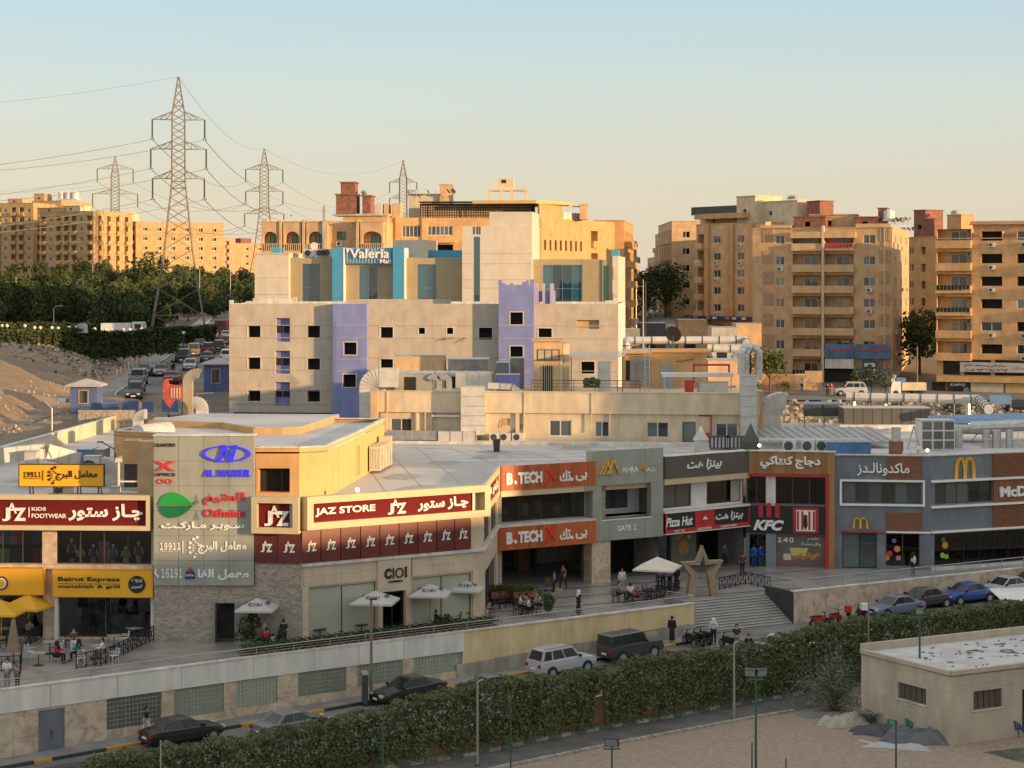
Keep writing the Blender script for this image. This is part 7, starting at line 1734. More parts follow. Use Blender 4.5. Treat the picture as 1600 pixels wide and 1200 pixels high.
# red rooftop sign seen from behind, and its frame
t=thing('red_roof_sign','faded red rooftop sign in a steel frame left of the beige building','sign',(PX(254,180),180,ROOFZ));s_=180/3100
sc_=lambda px,py:((px-254)*s_,PZ(py,180)-ROOFZ)
pl=[sc_(*p) for p in ((254,600),(257,592),(262,592),(264,600),(284,604),(285,628),(275,622),(266,638),(260,632),(255,622))]
MB().slab(pl[::-1],0,.2).build('sign_face',mat('faded_red',(.42,.07,.06),.6,var=.3,scale=2),t)
for k in range(4):MB().box(.75+k*.25,.88+k*.25,-.06,-.0,sc_(0,622)[1],sc_(0,606)[1]).build('pale_stroke',PINK_WALL,t)
for a,b in (((262,598),(262,690)),((284,604),(284,690)),((262,650),(284,650)),((262,650),(284,672)),((284,650),(262,672))):p=sc_(*a);r_=sc_(*b);MB().bar((p[0],.3,p[1]),(r_[0],.3,max(r_[1],0)),.1).build('frame_bar',METALD,t)
railing('railing',[(PX(285,182),182,ROOFZ),(PX(355,186),186,ROOFZ)],3.2,'rusty pipe frame beside the red rooftop sign',2.0,mat('rusty_steel',(.22,.13,.09),.7),rails=3)
# kiosks with hipped roofs by the hill road
def kiosk(label,px,Y,z0,w_,h):
    t=thing('guard_kiosk',label,'kiosk',(PX(px,Y),Y,z0));BK=mat('kiosk_blue',(.10,.14,.30),.8,var=.1,streak=.1)
    mb=MB();opened(mb,-w_/2,w_/2,0,h,[(-.4,.4,h*.42,h*.85,.2)],y=-w_/2);mb.quad((-w_/2,w_/2,0),(-w_/2,-w_/2,0),(-w_/2,-w_/2,h),(-w_/2,w_/2,h)).quad((w_/2,-w_/2,0),(w_/2,w_/2,0),(w_/2,w_/2,h),(w_/2,-w_/2,h));mb.build('wall',BK,t)
    window(t,I4,-.4,-w_/2+.15,h*.42,.8,h*.43,'bronze');frame_board(t,-.48,.48,h*.42-.08,h*.85+.08,.08,-w_/2-.05,-w_/2,PINK_WALL,'window_surround')
    e=w_/2+.4;MB().box(-e,e,-e,e,h,h+.15).add([(-e,-e,h+.15),(e,-e,h+.15),(e,e,h+.15),(-e,e,h+.15),(0,0,h+.75)],[(0,1,4),(1,2,4),(2,3,4),(3,0,4)]).build('hipped_roof',mat('kiosk_roof',(.45,.40,.38),.8),t)
kiosk('blue guard kiosk with a pale hipped roof beside the hill road, left one',135,192,9.2,2.6,2.7);kiosk('blue guard kiosk against the beige building, right one',340,216,9.6,2.6,3.4)
t=thing('blue_yard_wall','low blue yard wall with openings right of the left kiosk','wall',(PX(160,190),190,9.2))
for k in range(5):MB().box(k*1.9,k*1.9+(1.5 if k != 2 else 1.0),0,.3,-.3,1.3+.2*(k % 2)).build('wall_section',mat('kiosk_blue',(.1,.14,.3)),t)
one('rubble_wall',MB().box(0,5.2,0,.4,-.5,1.2).box(5.2,14,1.5,1.9,-.5,.9),mat2('rough_stonework',(.42,.36,.28),(.27,.22,.17),4,bump=.6,fine=.15),'rough stone yard wall behind the lit parapet','wall',loc=(PX(122,182),182,9.0))
goose('exhaust_hood','large brown hooded exhaust before the row of queuing cars',(PX(294,172),172,ROOFZ),5.6,.8,.75,1,mat('dusty_brown_metal',(.34,.27,.18),.7,var=.2),bend=.6)
# ---------------- foreground building, sheds
t=thing('flat_roofed_hut','cream flat roofed hut with a white roof in the lower right corner','hut',(24.1,109,-3.5));
Ha=Wall((20.35,115.6),(24.1,109.0),-3.5);Hb=Wall((24.1,109.0),(38,116.4),-3.5);H=4.07
t.location=(0,0,-3.5);HUT=mat('hut_blockwork',(.50,.43,.33),.9,var=.12,streak=.1,bump=.25,fine=.06)
def relM(W_):return Matrix.Translation((W_.A.x,W_.A.y,0)) @ Matrix.Rotation(W_.rz,4,'Z')
for W_,ops in ((Ha,[(3.2,5.6,1.85,2.75,.3)]),(Hb,[(Hb.x(1521),Hb.x(1566),Hb.z(1543,1107),Hb.z(1543,1078),.3),(Hb.x(1597),Hb.x(1597)+1.2,.1,2.6,.3)])):
    q=MB(relM(W_));opened(q,0,W_.L,0,H,ops);q.build('wall',HUT,t)
    for o in ops:
        place('recess_back',MB().quad((o[0],.28,o[2]),(o[1],.28,o[2]),(o[1],.28,o[3]),(o[0],.28,o[3])).mesh('recess_back',DARKIN),t,relM(W_))
        if o[3]-o[2]<1.5:
            g=MB(relM(W_));n_=5
            for k in range(n_):g.box(o[0]+(o[1]-o[0])*k/n_+.03,o[0]+(o[1]-o[0])*(k+1)/n_-.03,.12,.16,o[2]+.04,o[3]-.04)
            tag(g.build('slatted_shutter',mat('weathered_shutter',(.11,.085,.07),.8,var=.2),t));place('sill',MB().box(o[0]-.08,o[1]+.08,-.05,.05,o[2]-.08,o[2]).mesh('sill',CONC_L),t,relM(W_))
    for k in range(1,16):place('course_line',MB().box(0,W_.L,-.012,0,k*.25,k*.25+.03).mesh('course_line',HUT),t,relM(W_)) if not any(o[2]-.1<k*.25<o[3]+.1 for o in ops) else None
P4=[Ha.A,Hb.A,Hb.B,Hb.B+(Ha.A-Hb.A)];p2d=[(p.x,p.y) for p in P4]
MB().prism(p2d,H-.3,H-.12).build('roof',mat2('whitewashed_roof',(.56,.54,.52),(.46,.44,.42),.8,bump=.1,fine=.06),t)
for a,b,h_ in ((P4[0],P4[1],.02),(P4[1],P4[2],.02),(P4[2],P4[3],.3),(P4[3],P4[0],.32)):
    q=(b-a).normalized();MB().bar((a.x+q.x*.0,a.y,H-.1+h_/2),(b.x,b.y,H-.1+h_/2),.22,.22+h_).build('parapet',HUT,t)
MB().box(0,0,0,0,0,0)
rd=MB();rr=random.Random(5)
for k in range(60):
    u,v_=rr.uniform(.12,.9),rr.uniform(.1,.85);p=Vector(P4[1])+(P4[2]-P4[1])*u*.75+(P4[0]-P4[1])*v_;a=rr.uniform(0,3);l=rr.uniform(.05,.35)
    rd.bar((p.x,p.y,H-.09),(p.x+l*math.cos(a),p.y+l*math.sin(a),H-.09),rr.uniform(.04,.12),.06)
tag(rd.build('roof_litter',mat('grey_litter',(.22,.21,.2),.9),t),kind='stuff')
for k in range(3):
    p=P4[1]+(P4[2]-P4[1])*(.35+.12*k)+(P4[0]-P4[1])*(.55-.1*k);MB().tube([(p.x+.5*math.cos(i*.7+k)*(1+.1*k),p.y+.4*math.sin(i*.7+k),H-.07) for i in range(7)],.03,5).build('cable_loop',METALD,t)
t=thing('tin_roof_shed','white tin roofed shelter with dark mesh sides at the right edge','shed',(PX(1572,135),135,-3.5));zs_=PZ(945,135)+3.5
MB().add([(0,0,zs_),(6,2,zs_-.1),(6,6,zs_+.35),(0,5,zs_+.35)],[(0,1,2,3)]).box(0,6,4.9,5,zs_+.2,zs_+.36).build('tin_roof',WHITE,t)
for k in range(4):MB().bar((k*1.8,.3*k*1.8/2,0),(k*1.8,.3*k*1.8/2,zs_),.08).build('post',METALD,t)
MB().quad((0,.1,0),(6,2.1,0),(6,2.1,zs_-.1),(0,.1,zs_-.05)).build('mesh_side',mat('shade_net',(.05,.05,.045),.9),t);MB().bar((0,-.1,1.9),(6,1.9,1.8),.08).bar((0,-.1,1.2),(6,1.9,1.1),.08).build('rail',HUT,t)
# ================================================================ vegetation
def mesh_np(name,V,Fq,m,mi=None):
    me=bpy.data.meshes.new(name);nv,nf=len(V),len(Fq)
    me.vertices.add(nv);me.vertices.foreach_set('co',np.asarray(V,dtype=np.float32).ravel())
    me.loops.add(nf*4);me.loops.foreach_set('vertex_index',np.asarray(Fq,dtype=np.int32).ravel())
    me.polygons.add(nf);me.polygons.foreach_set('loop_start',np.arange(0,nf*4,4,dtype=np.int32))
    for q in (m if isinstance(m,(list,tuple)) else [m]):me.materials.append(q)
    if mi is not None:me.polygons.foreach_set('material_index',np.asarray(mi,dtype=np.int32))
    me.update(calc_edges=True);return me
RNG=np.random.default_rng(11)
def leaves(C_,size,up=.3,aspect=.55):
    """one bent leaf sized quad at each centre"""
    n=len(C_);d=RNG.normal(size=(n,3));d[:,2] += up;d /= np.linalg.norm(d,axis=1)[:,None]
    e=RNG.normal(size=(n,3));u=np.cross(d,e);u /= np.linalg.norm(u,axis=1)[:,None];v=np.cross(d,u)
    s=size*(.6+.8*RNG.random(n))[:,None];u=u*s;v=v*s*aspect
    V=np.stack([C_-u,C_+v,C_+u,C_-v],1).reshape(-1,3);Fq=np.arange(n*4).reshape(-1,4);return V,Fq
def crown_pts(n,clumps,R0,H0_,squash=1.,spread=.75):
    out=[]
    for i in range(clumps):
        a=RNG.random()*6.28;r=R0*spread*math.sqrt(RNG.random());z=H0_*(.25+.7*RNG.random())
        k=max(.25,1-((z/H0_-.55)/.55)**2)**.5;cr=R0*(.28+.25*RNG.random())
        c=np.array([r*math.cos(a)*k,r*math.sin(a)*k,z]);m=n//clumps
        p=RNG.normal(size=(m,3));p /= np.linalg.norm(p,axis=1)[:,None];p *= (cr*(.55+.45*RNG.random(m)**.5))[:,None];p[:,2] *= squash;out.append(c+p)
    return np.concatenate(out)
def tree_proto(h,r,nleaf,size,m,clumps=16,trunk=.25,m2=None):
    P_=crown_pts(nleaf,clumps,r,h*(1-trunk));P_[:,2] += h*trunk;V,Fq=leaves(P_,size)
    mi=None
    if m2 is not None:mi=(RNG.random(len(Fq))<.35).astype(int);m=[m,m2]
    cr=mesh_np('crown',V,Fq,m,mi);mb=MB();mb.cyl((0,0,-.3),(0,0,h*.5),.035*h/1.4,.02*h/1.4,7)
    for k in range(5):
        a=k*1.3;mb.cyl((0,0,h*(.25+.05*k)),(r*.6*math.cos(a),r*.6*math.sin(a),h*(.5+.07*k)),.018*h/1.4,.006*h,5)
    return cr,mb.mesh('trunk',BARK)
def plant_tree(proto,label,loc,s=1.,rz=0.,cat='tree',group=None,name='tree'):
    t=thing(name,label,cat,loc,rz,group);t.scale=(s,s,s*random.uniform(.9,1.1));put('crown',proto[0],t);put('trunk',proto[1],t);return t
TP=[tree_proto(6.5,2.7,1300,.30,LEAF_D,18,.04),tree_proto(6.0,2.4,1100,.30,LEAF_D,15,.02),tree_proto(7.0,2.9,1300,.30,LEAF_M,18,.06),tree_proto(5.2,2.9,1200,.28,LEAF_M,16,.02)]
rt=random.Random(4)
G_T='dark trees of the park on the left slope'
nT=0
Yr=306.
while Yr<600:
    px=-14+rt.uniform(0,8)
    stp=4.6 if Yr<400 else 6.4
    while px<404:
        Y=Yr+rt.uniform(-4,4);X_=PX(px,Y)
        lim=235 if Yr<335 else (300 if Yr<370 else 404)
        if px<lim and X_<kerbx(Y)-6 or Yr>400:
            far_=Yr>460
            plant_tree(TP[rt.choice((0,1,2,3) if far_ else (0,1,0,1,2))],'dark leafy tree in the mass of park trees on the left slope',(X_,Y,gz(X_,Y)-.2),rt.uniform(.82,1.12),rt.uniform(0,6),group=G_T);nT += 1
        px += stp*3100/Y*rt.uniform(.8,1.2)
    Yr += 10 if Yr<400 else 20
pp_=tree_proto(8,4.0,900,.4,LEAF_M,14);plant_tree(pp_,'broad pale tree crown rising above the park trees left of the big pylon',(PX(235,500),500,gz(PX(235,500),500)),1.35,0)
def hedge(name,label,path,w_,dens,size,m,thick=.35,hull=True,cat='hedge',ztops=None,seed=1,stems=0,gaps=()):
    """clipped hedge along path=(x,y,z0,z1): leaf sized faces spread through its outer half metre, and stems"""
    V=[];t=thing(name,label,cat,(0,0,0))
    P_=[]
    for (a,b) in zip(path[:-1],path[1:]):
        a_,b_=np.array(a),np.array(b);L_=np.linalg.norm((b_-a_)[:2]);d=(b_-a_)[:2]/L_;n=np.array([d[1],-d[0]]);hh=((a[3]-a[2])+(b[3]-b[2]))/2
        for (area,kind) in ((L_*hh,'f'),(L_*w_,'t'),(L_*hh*.5,'b')):
            k=int(area*dens)
            u=RNG.random(k);z0=a[2]+(b[2]-a[2])*u;z1=a[3]+(b[3]-a[3])*u;base=a_[:2]+(b_[:2]-a_[:2])*u[:,None]
            bump=.10*np.sin(u*L_*2.1+a[0])+.07*np.sin(u*L_*5.3)
            if kind == 't':off=RNG.random(k)*w_;z=z1+bump-np.abs(RNG.normal(size=k))*.13
            else:
                v=RNG.random(k);z=z0+(z1-z0+bump)*v;off=(w_ if kind == 'f' else 0)+(-1 if kind == 'f' else 1)*RNG.random(k)*thick-np.clip((v-.8)/.2,0,1)*.2*(1 if kind == 'f' else-1)+.12*np.sin(u*L_*1.3+v*4)+(-.25*(1-v) if kind == 'f' else 0)
            q=np.stack([base[:,0]+n[0]*off,base[:,1]+n[1]*off,z],1)
            low=(q[:,2]-z0)/(z1-z0);keep=(low>.22) | (RNG.random(k)<.25+low*2.4)
            for (gx,gw,gh) in gaps:keep &= ~((np.abs(q[:,0]-gx)<gw*(1.1-low)) & (low<gh) & (RNG.random(k)<.93))
            P_.append(q[keep])
    C_=np.concatenate(P_);V,Fq=leaves(C_,size,.25)
    K_=[]
    for (a,b) in zip(path[:-1],path[1:]):
        L_=math.hypot(b[0]-a[0],b[1]-a[1]);d=((b[0]-a[0])/L_,(b[1]-a[1])/L_);k=int(L_*(a[3]-a[2])*dens*.22);u=RNG.random(k);v=.12+.84*RNG.random(k);o_=w_*(.35+.3*RNG.random(k))
        q=np.stack([a[0]+(b[0]-a[0])*u+d[1]*o_,a[1]+(b[1]-a[1])*u-d[0]*o_,(a[2]+(b[2]-a[2])*u)*(1-v)+(a[3]+(b[3]-a[3])*u-.15)*v],1)
        keep=np.ones(k,bool)
        for (gx,gw,gh) in gaps:keep &= ~((np.abs(q[:,0]-gx)<gw*(1.2-v)) & (v<gh))
        K_.append(q[keep])
    V2,F2=leaves(np.concatenate(K_),size*2.6,.1);Fq=np.concatenate([Fq,F2+len(V)]);V=np.concatenate([V,V2])
    put('foliage',mesh_np('foliage',V,Fq,m),t)['kind']='stuff'
    if stems:
        mb=MB()
        for (a,b) in zip(path[:-1],path[1:]):
            L_=math.hypot(b[0]-a[0],b[1]-a[1])
            for k in range(int(L_/stems)):
                u=(k+random.random()*.6)/(L_/stems);d=((b[0]-a[0])/L_,(b[1]-a[1])/L_);x=a[0]+(b[0]-a[0])*u+d[1]*w_*.5;y=a[1]+(b[1]-a[1])*u-d[0]*w_*.5;z=a[2]+(b[2]-a[2])*u;h=(a[3]-a[2])*.8
                mb.cyl((x,y,z),(x+random.uniform(-.2,.2),y,z+h),.04,.02,5)
                mb.cyl((x,y,z+.3),(x+random.uniform(-.5,.5),y-.2,z+h*.8),.025,.01,4)
        tag(mb.build('stems',BARK,t),kind='stuff')
    return t
# foreground hedge: tops read off the photograph
tops=[(-300,1275),(95,1199),(150,1176),(250,1160),(400,1140),(487,1118),(580,1103),(633,1087),(681,1072),(753,1056),(820,1053),(932,1039),(980,1024),(1033,1014),(1140,1007),(1249,977),(1330,961),(1444,951),(1561,936),(1700,920)]
ip=offs(HL,.0);path=[]
for px,py in tops:
    p,a=along(HL,px,-.5);path.append((p.x,p.y,zl+.1,CZ-(py+3-H0)/F*p.y))
HGM=[LEAF_H,matleaf('hedge_leaf_light',(.15,.18,.08),(.20,.22,.10),1.5,rnd=0),matleaf('hedge_leaf_brown',(.16,.12,.055),(.10,.075,.035),2.,rnd=0)]
hd=hedge('hedge','long dense dark green hedge between the street and the sand lot',[(x-.0,y+.0,a,b) for x,y,a,b in path],1.5,190,.078,LEAF_H,.5,stems=.8,gaps=((5.0,.38,.62),(-4.2,.25,.3),(10.2,.3,.25),(8.1,.25,.22),(3.0,.3,.16),(14.2,.3,.2)))
me=hd.children[0].data;me.materials.append(HGM[1]);me.materials.append(HGM[2]);r_=RNG.random(len(me.polygons));me.polygons.foreach_set('material_index',np.where(r_>.95,2,np.where(r_>.80,1,0)).astype(np.int32))
# clipped hedge on the left slope and along the hill road
def slope_hedge(label,pts,w_=2.,m=LEAF_D,dens=75,size=.20):
    return hedge('clipped_hedge',label,[(PX(px,Y),Y,PZ(pb,Y)-.5,PZ(pt,Y)) for px,Y,pt,pb in pts],w_,dens,size,m,.6)
slope_hedge('long clipped hedge with an arched top above the rubbish slope, left',[(-15,250,517,548),(40,252,517,552),(90,254,516,556),(122,256,512,556),(150,258,518,556),(200,262,519,553),(232,264,512,549),(264,268,514,545)])
slope_hedge('lower rear hedge behind the row of white lamps, left',[(-15,290,505,520),(60,292,505,522),(120,294,506,522),(215,296,506,522)],m=LEAF_D)
slope_hedge('yellow green clipped hedge among the dark trees, left',[(24,352,446,458),(60,352,443,458),(98,352,447,458)],m=LEAF_Y)
slope_hedge('dark hedge ending beside the road right of the arched hedge',[(264,300,511,532),(300,310,512,532),(322,318,508,530)])
slope_hedge('level clipped hedge line high on the park slope',[(-15,400,441,449),(60,400,441,449),(100,400,442,449)],m=LEAF_M)
gate_=one('hedge_doorway',MB().slab([(-.75,0),(.75,0),(.65,.9),(.35,1.2),(-.35,1.2),(-.65,.9)],0,.8),CONC,'dull grey rounded gate block in the arched hedge','gate',loc=(PX(129,255),254.3,PZ(520,255)))
for k,(px,py) in enumerate(((3,509),(11,509),(39,509),(54,512),(63,512),(81,512),(91,513),(108,512),(119,512),(137,514),(148,514),(165,515),(174,515),(193,515),(203,515),(221,514),(277,521),(287,520))):
    Y=287;z_=PZ(py,Y);t=thing('globe_lamp','white globe lamp in the row along the park hedge','lamp',(PX(px,Y),Y,z_-2.4),0,'white globe lamps of the park');MB().cyl((0,0,0),(0,0,2.3),.05,n=5).build('post',METALD,t);MB().ball((0,0,2.4),.25,8,6).build('globe',WHITE,t)
# trees in the central street and by the right hand houses
BT_=tree_proto(10,5.0,2600,.30,LEAF_D,26,trunk=.15);BT2=tree_proto(8,3.6,1800,.28,LEAF_D,20,trunk=.15,m2=LEAF_M)
plant_tree(BT_,'very large round dark tree filling the right side of the central street',(PX(1040,360),360,14.4),.95,1.);plant_tree(BT_,'tall dark tree left of the central street opening, sunlit at its top',(PX(990,345),345,13.6),.90,2.3)
plant_tree(BT2,'dark tree behind the biggest tree, deeper in the central street',(PX(1012,430),430,16),1.0,.4)
ST=tree_proto(5.2,2.3,1300,.17,LEAF_M,15,trunk=.35,m2=LEAF_Y);plant_tree(ST,'small yellow green tree beside the ribbed garden wall',(PX(1203,262),262,7.2),1.08,.5)
plant_tree(BT2,'dark tree filling the gap between the two right hand houses',(PX(1437,290),290,7.6),1.25,1.5)
SHB=tree_proto(2.4,1.5,500,.14,LEAF_M,8,trunk=.05,m2=LEAF_O)
for k,(px,Y,z_,s,lb) in enumerate(((1003,250,10.6,1.3,'tall wild shrub behind the roof mast'),(1022,252,10.4,1.0,'wild shrub right of the mast shrub'),(1046,255,10.2,1.25,'wild shrub in the middle of the dark yard'),(1075,255,10.0,.9,'low wild shrub right of the middle one'),(1100,254,9.8,1.2,'spreading shrub above the cream roof pipe'),(1122,262,9.4,.8,'small shrub near the brown yard roof'),(1345,262,7.4,1.1,'green shrub behind the fence by the silver car'),(1362,262,7.4,1.2,'second shrub behind the street fence'),(1383,262,7.4,1.0,'shrub behind the white pickup'),(1178,250,7.2,.8,'scrubby bush at the foot of the ribbed wall'),(1225,256,7.3,.7,'low bush right of the small street tree'))):
    plant_tree(SHB,lb,(PX(px,Y),Y,z_),s,k,'shrub',name='shrub')
# olive grey bush, palm sprout, yellow shrub by the hut
C_=[]
for k in range(260):
    a=RNG.random()*6.28;el=.35+RNG.random()*1.15;L_=2.2+RNG.random()*1.9;d=np.array([math.cos(a)*math.cos(el),math.sin(a)*math.cos(el)*.7,math.sin(el)])
    for j in range(34):u=(j+RNG.random())/34;C_.append(d*L_*u*1.05+np.array([0,0,.1-.9*u*u*math.cos(el)])+RNG.normal(size=3)*.09)
V,Fq=leaves(np.array(C_),.075,.2,.35);t=thing('olive_bush','large wispy grey green bush beside the flat roofed hut','bush',(PX(1305,118),118,zl));put('foliage',mesh_np('foliage',V,Fq,LEAF_O),t)['kind']='stuff'
mb=MB();
for k in range(14):a=k*.9;mb.cyl((0,0,0),(math.cos(a)*.9,math.sin(a)*.7,2.2),.05,.015,5)
mb.build('trunk',BARK,t)
C_=[]
for k in range(70):
    a=RNG.random()*6.28;el=.8+RNG.random()*.7;L_=2.0+RNG.random()*1.7;d=np.array([math.cos(a)*math.cos(el),math.sin(a)*math.cos(el),math.sin(el)])
    for j in range(34):u=(j+RNG.random())/34;C_.append(d*L_*u+RNG.normal(size=3)*.08)
V,Fq=leaves(np.array(C_),.08,.3,.35);t=thing('yellow_shrub','feathery yellow green shrub behind the hut roof','shrub',(PX(1452,126),126,zl+.2));put('foliage',mesh_np('foliage',V,Fq,matleaf('lime_leaf',(.16,.19,.05),(.10,.13,.035),2.,rnd=0)),t)['kind']='stuff'
pm=MB()
for k in range(16):
    a=k*.8;p=Vector((0,0,.1));d=Vector((math.cos(a)*.5,math.sin(a)*.5,.75))
    for j in range(5):
        q=p+d*.3;pm.bar(p,q,.02);s_=Vector((-math.sin(a),math.cos(a),0))*.22
        for ss in (-1,1):pm.add([tuple(p),tuple(p+s_*ss+d*.25),tuple(q)],[(0,1,2)])
        p=q;d=d+Vector((0,0,-.17))
one('palm_sprout',pm,LEAF_O,'small fan of palm fronds at the hut wall corner','palm',loc=(PX(1357,114.5),114.3,zl))
# ================================================================ loose stones and rubbish
def scatter(name,label,fn,n,mats,s0,s1,seed,cat):
    rr=random.Random(seed);mb=MB()
    for k in range(n):
        x,y=fn(rr);z=gzn(x,y)+.08;s=rr.uniform(s0,s1)*(.5+rr.random());a=rr.uniform(0,3);c,q=math.cos(a)*s,math.sin(a)*s;h=s*rr.uniform(.3,.9);j=lambda:rr.uniform(.6,1.2)
        p=[(x+c*j(),y+q*j(),z-.1),(x-q*j(),y+c*j(),z-.1),(x-c*j(),y-q*j(),z-.1),(x+q*j(),y-c*j(),z-.1),(x+c*.5*j(),y+q*.5,z+h),(x-q*.5,y+c*.5*j(),z+h*j()),(x-c*.5,y-q*.5*j(),z+h),(x+q*.5*j(),y-c*.5,z+h*j())]
        mb.add(p,[(0,1,5,4),(1,2,6,5),(2,3,7,6),(3,0,4,7),(4,5,6,7)],rr.randrange(len(mats)))
    return tag(mb.build(name,mats),label,cat,kind='stuff')
RUB=[mat('pale_rubble',(.42,.36,.28),.9,var=.2),mat('tan_rubble',(.34,.25,.17),.9,var=.2),mat('grey_rubble',(.25,.23,.2),.9)]
scatter('rubble','broken pale stone rubble on the slope between mall roof and street',lambda r:(r.uniform(24,62),r.uniform(196,249)),3000,RUB,.14,.5,1,'rubble')
scatter('rubbish','scattered rubbish and broken stones on the left slope',lambda r:((lambda Y:(kerbx(Y)-4-abs(r.gauss(0,9)),Y))(r.gauss(247,9))),1500,[mat('pale_litter',(.42,.40,.38),.9),mat('brown_litter',(.2,.13,.09),.9),mat('black_litter',(.05,.05,.05),.9),RUB[1]],.06,.28,2,'rubbish')
scatter('roadside_stones','small stones strewn along the pavement of the hill road',lambda r:((lambda Y:(kerbx(Y)-r.uniform(1,9),Y))(r.uniform(160,235))),500,RUB,.05,.18,3,'stones')
# low sheds of the yard below the central street
for k,(px0,px1,py,Y,m_,lab) in enumerate(((1112,1152,512,262,CONC,'grey tin roofed shed in the dark yard'),(1150,1190,506,264,BROWN_WALL,'brown walled shed beside the patterned house'),(965,1000,515,262,GREY_WALL,'low grey shed behind the beige block'),(1060,1105,500,300,BROWN_WALL,'dark market stall row below the pilastered house'),(1000,1040,505,300,METALD,'dark low roof in the yard by the street mouth'))):
    pbox('yard_shed',lab,'shed',px0,px1,py,Y,5,m_,z0=8.5,extra=grille(.2,.6,.1,.6))
railing('street_fence',[(PX(1300,264),264,7.0),(PX(1455,262),262,7.0)],1.6,'dark wire fence with posts along the right hand street',3.0,METALD,rails=3)
one('concrete_fence_post',MB().box(-.3,.3,-.2,.2,0,2.6),CONC_L,'thick concrete post in the street fence near the silver car','post',loc=(PX(1345,263.5),263.5,7.0));one('concrete_fence_post',MB().box(-.3,.3,-.2,.2,0,2.6),CONC_L,'thick concrete post in the street fence near the white pickup','post',loc=(PX(1396,263.3),263.3,7.0))

# ================================================================ vehicles
PAINT={}
def paint(c):
    k=tuple(c)
    if k not in PAINT:
        m=mat('car_paint_%d' % len(PAINT),c,.28,var=.03,spec=.6);m.node_tree.nodes['Principled BSDF'].inputs['Coat Weight'].default_value=.25;PAINT[k]=m
    return PAINT[k]
CG=matglass('car_glass',(.025,.03,.032),rough=.08,refl=.22)
def car_meshes(kind):
    L,W_,H={'sedan':(4.55,1.76,1.45),'suv':(4.35,1.82,1.72),'hatch':(4.0,1.7,1.5),'jeep':(4.2,1.8,1.8)}[kind]
    w=W_/2;hl=L/2;belt={'sedan':.93,'suv':1.05,'hatch':.95,'jeep':1.12}[kind]
    # body: stations x, belt height, half width
    S={'sedan':[(-hl,.62,.80),(-hl+.08,.92,.88),(-hl+.5,1.0,.97),(-hl+1.1,.98,1),(0,.95,1),(hl-1.35,.93,1),(hl-.9,.88,.98),(hl-.35,.80,.93),(hl-.06,.68,.82),(hl,.5,.72)],
         'suv':[(-hl,.7,.84),(-hl+.07,1.02,.92),(-hl+.4,1.06,.98),(0,1.05,1),(hl-1.3,1.04,1),(hl-.85,1.0,.98),(hl-.3,.93,.93),(hl-.05,.8,.84),(hl,.6,.78)],
         'hatch':[(-hl,.65,.84),(-hl+.07,.94,.92),(-hl+.4,.98,.98),(0,.95,1),(hl-1.2,.94,1),(hl-.7,.86,.97),(hl-.25,.76,.9),(hl,.55,.76)],
         'jeep':[(-hl,.8,.9),(-hl+.05,1.1,.97),(0,1.12,1),(hl-1.2,1.12,1),(hl-.1,1.08,.97),(hl,.8,.93)]}[kind]
    mb=MB();rings=[]
    for x,zb,k in S:
        y=w*k;lo=.28 if abs(x)<hl-.1 else .36
        rings.append([(x,-y*.86,lo),(x,-y*.99,lo+.12),(x,-y,(lo+zb)/2+.05),(x,-y*.95,zb-.05),(x,-y*.86,zb),(x,0,zb+.035),(x,y*.86,zb),(x,y*.95,zb-.05),(x,y,(lo+zb)/2+.05),(x,y*.99,lo+.12),(x,y*.86,lo)])
    n=len(rings[0]);P_=[p for r in rings for p in r];F_=[]
    for i in range(len(rings)-1):
        for j in range(n-1):F_.append((i*n+j,i*n+j+1,(i+1)*n+j+1,(i+1)*n+j))
        F_.append((i*n+n-1,i*n,(i+1)*n,(i+1)*n+n-1))
    F_ += [tuple(range(n-1,-1,-1)),tuple((len(rings)-1)*n+j for j in range(n))]
    mb.add(P_,F_)
    xb0,xr0,xr1,xb1={'sedan':(-hl+.75,-hl+1.45,.25,hl-1.25),'suv':(-hl+.12,-hl+.42,.45,hl-1.2),'hatch':(-hl+.12,-hl+.6,.35,hl-1.0),'jeep':(-hl+.05,-hl+.12,.6,hl-1.25)}[kind]
    wb,wr=w*.88,w*.70 if kind != 'jeep' else w*.8;zb=belt-.02;zr=H-.04
    cab=[(xb0,-wb,zb),(xb1,-wb,zb),(xb1,wb,zb),(xb0,wb,zb),(xr0,-wr,zr),(xr1,-wr,zr),(xr1,wr,zr),(xr0,wr,zr)]
    mb.add(cab,[(0,1,5,4),(1,2,6,5),(2,3,7,6),(3,0,4,7)]);m_=(xr0+xr1)/2
    mb.add([(xr0,-wr,zr),(xr1,-wr,zr),(xr1,wr,zr),(xr0,wr,zr),(xr0+.15,-wr*.8,zr+.045),(xr1-.15,-wr*.8,zr+.045),(xr1-.15,wr*.8,zr+.045),(xr0+.15,wr*.8,zr+.045)],[(0,1,5,4),(1,2,6,5),(2,3,7,6),(3,0,4,7),(4,5,6,7)])
    body=mb.mesh('body',paint((.5,.5,.5)))
    def lerp(a,b,u):return tuple(a[i]+(b[i]-a[i])*u for i in range(3))
    def patch(q,a,b,c,d,u0,u1,v0,v1,off):
        P_=[lerp(lerp(a,b,u),lerp(d,c,u),v) for u,v in ((u0,v0),(u1,v0),(u1,v1),(u0,v1))]
        q.add([(p[0]+off[0],p[1]+off[1],p[2]+off[2]) for p in P_],[(0,1,2,3)])
    g=[]
    for s in (-1,1):
        a,b,c,d=(xb0,s*wb,zb),(xb1,s*wb,zb),(xr1,s*wr,zr),(xr0,s*wr,zr)
        cuts=((.10,.46),(.49,.93)) if kind in ('sedan','hatch') else ((.05,.25),(.29,.58),(.61,.94))
        for u0,u1 in cuts:q=MB();patch(q,a,b,c,d,u0,u1,.12,.9,(0,s*.012,.004));g.append(('side_window',q.mesh('side_window',CG)))
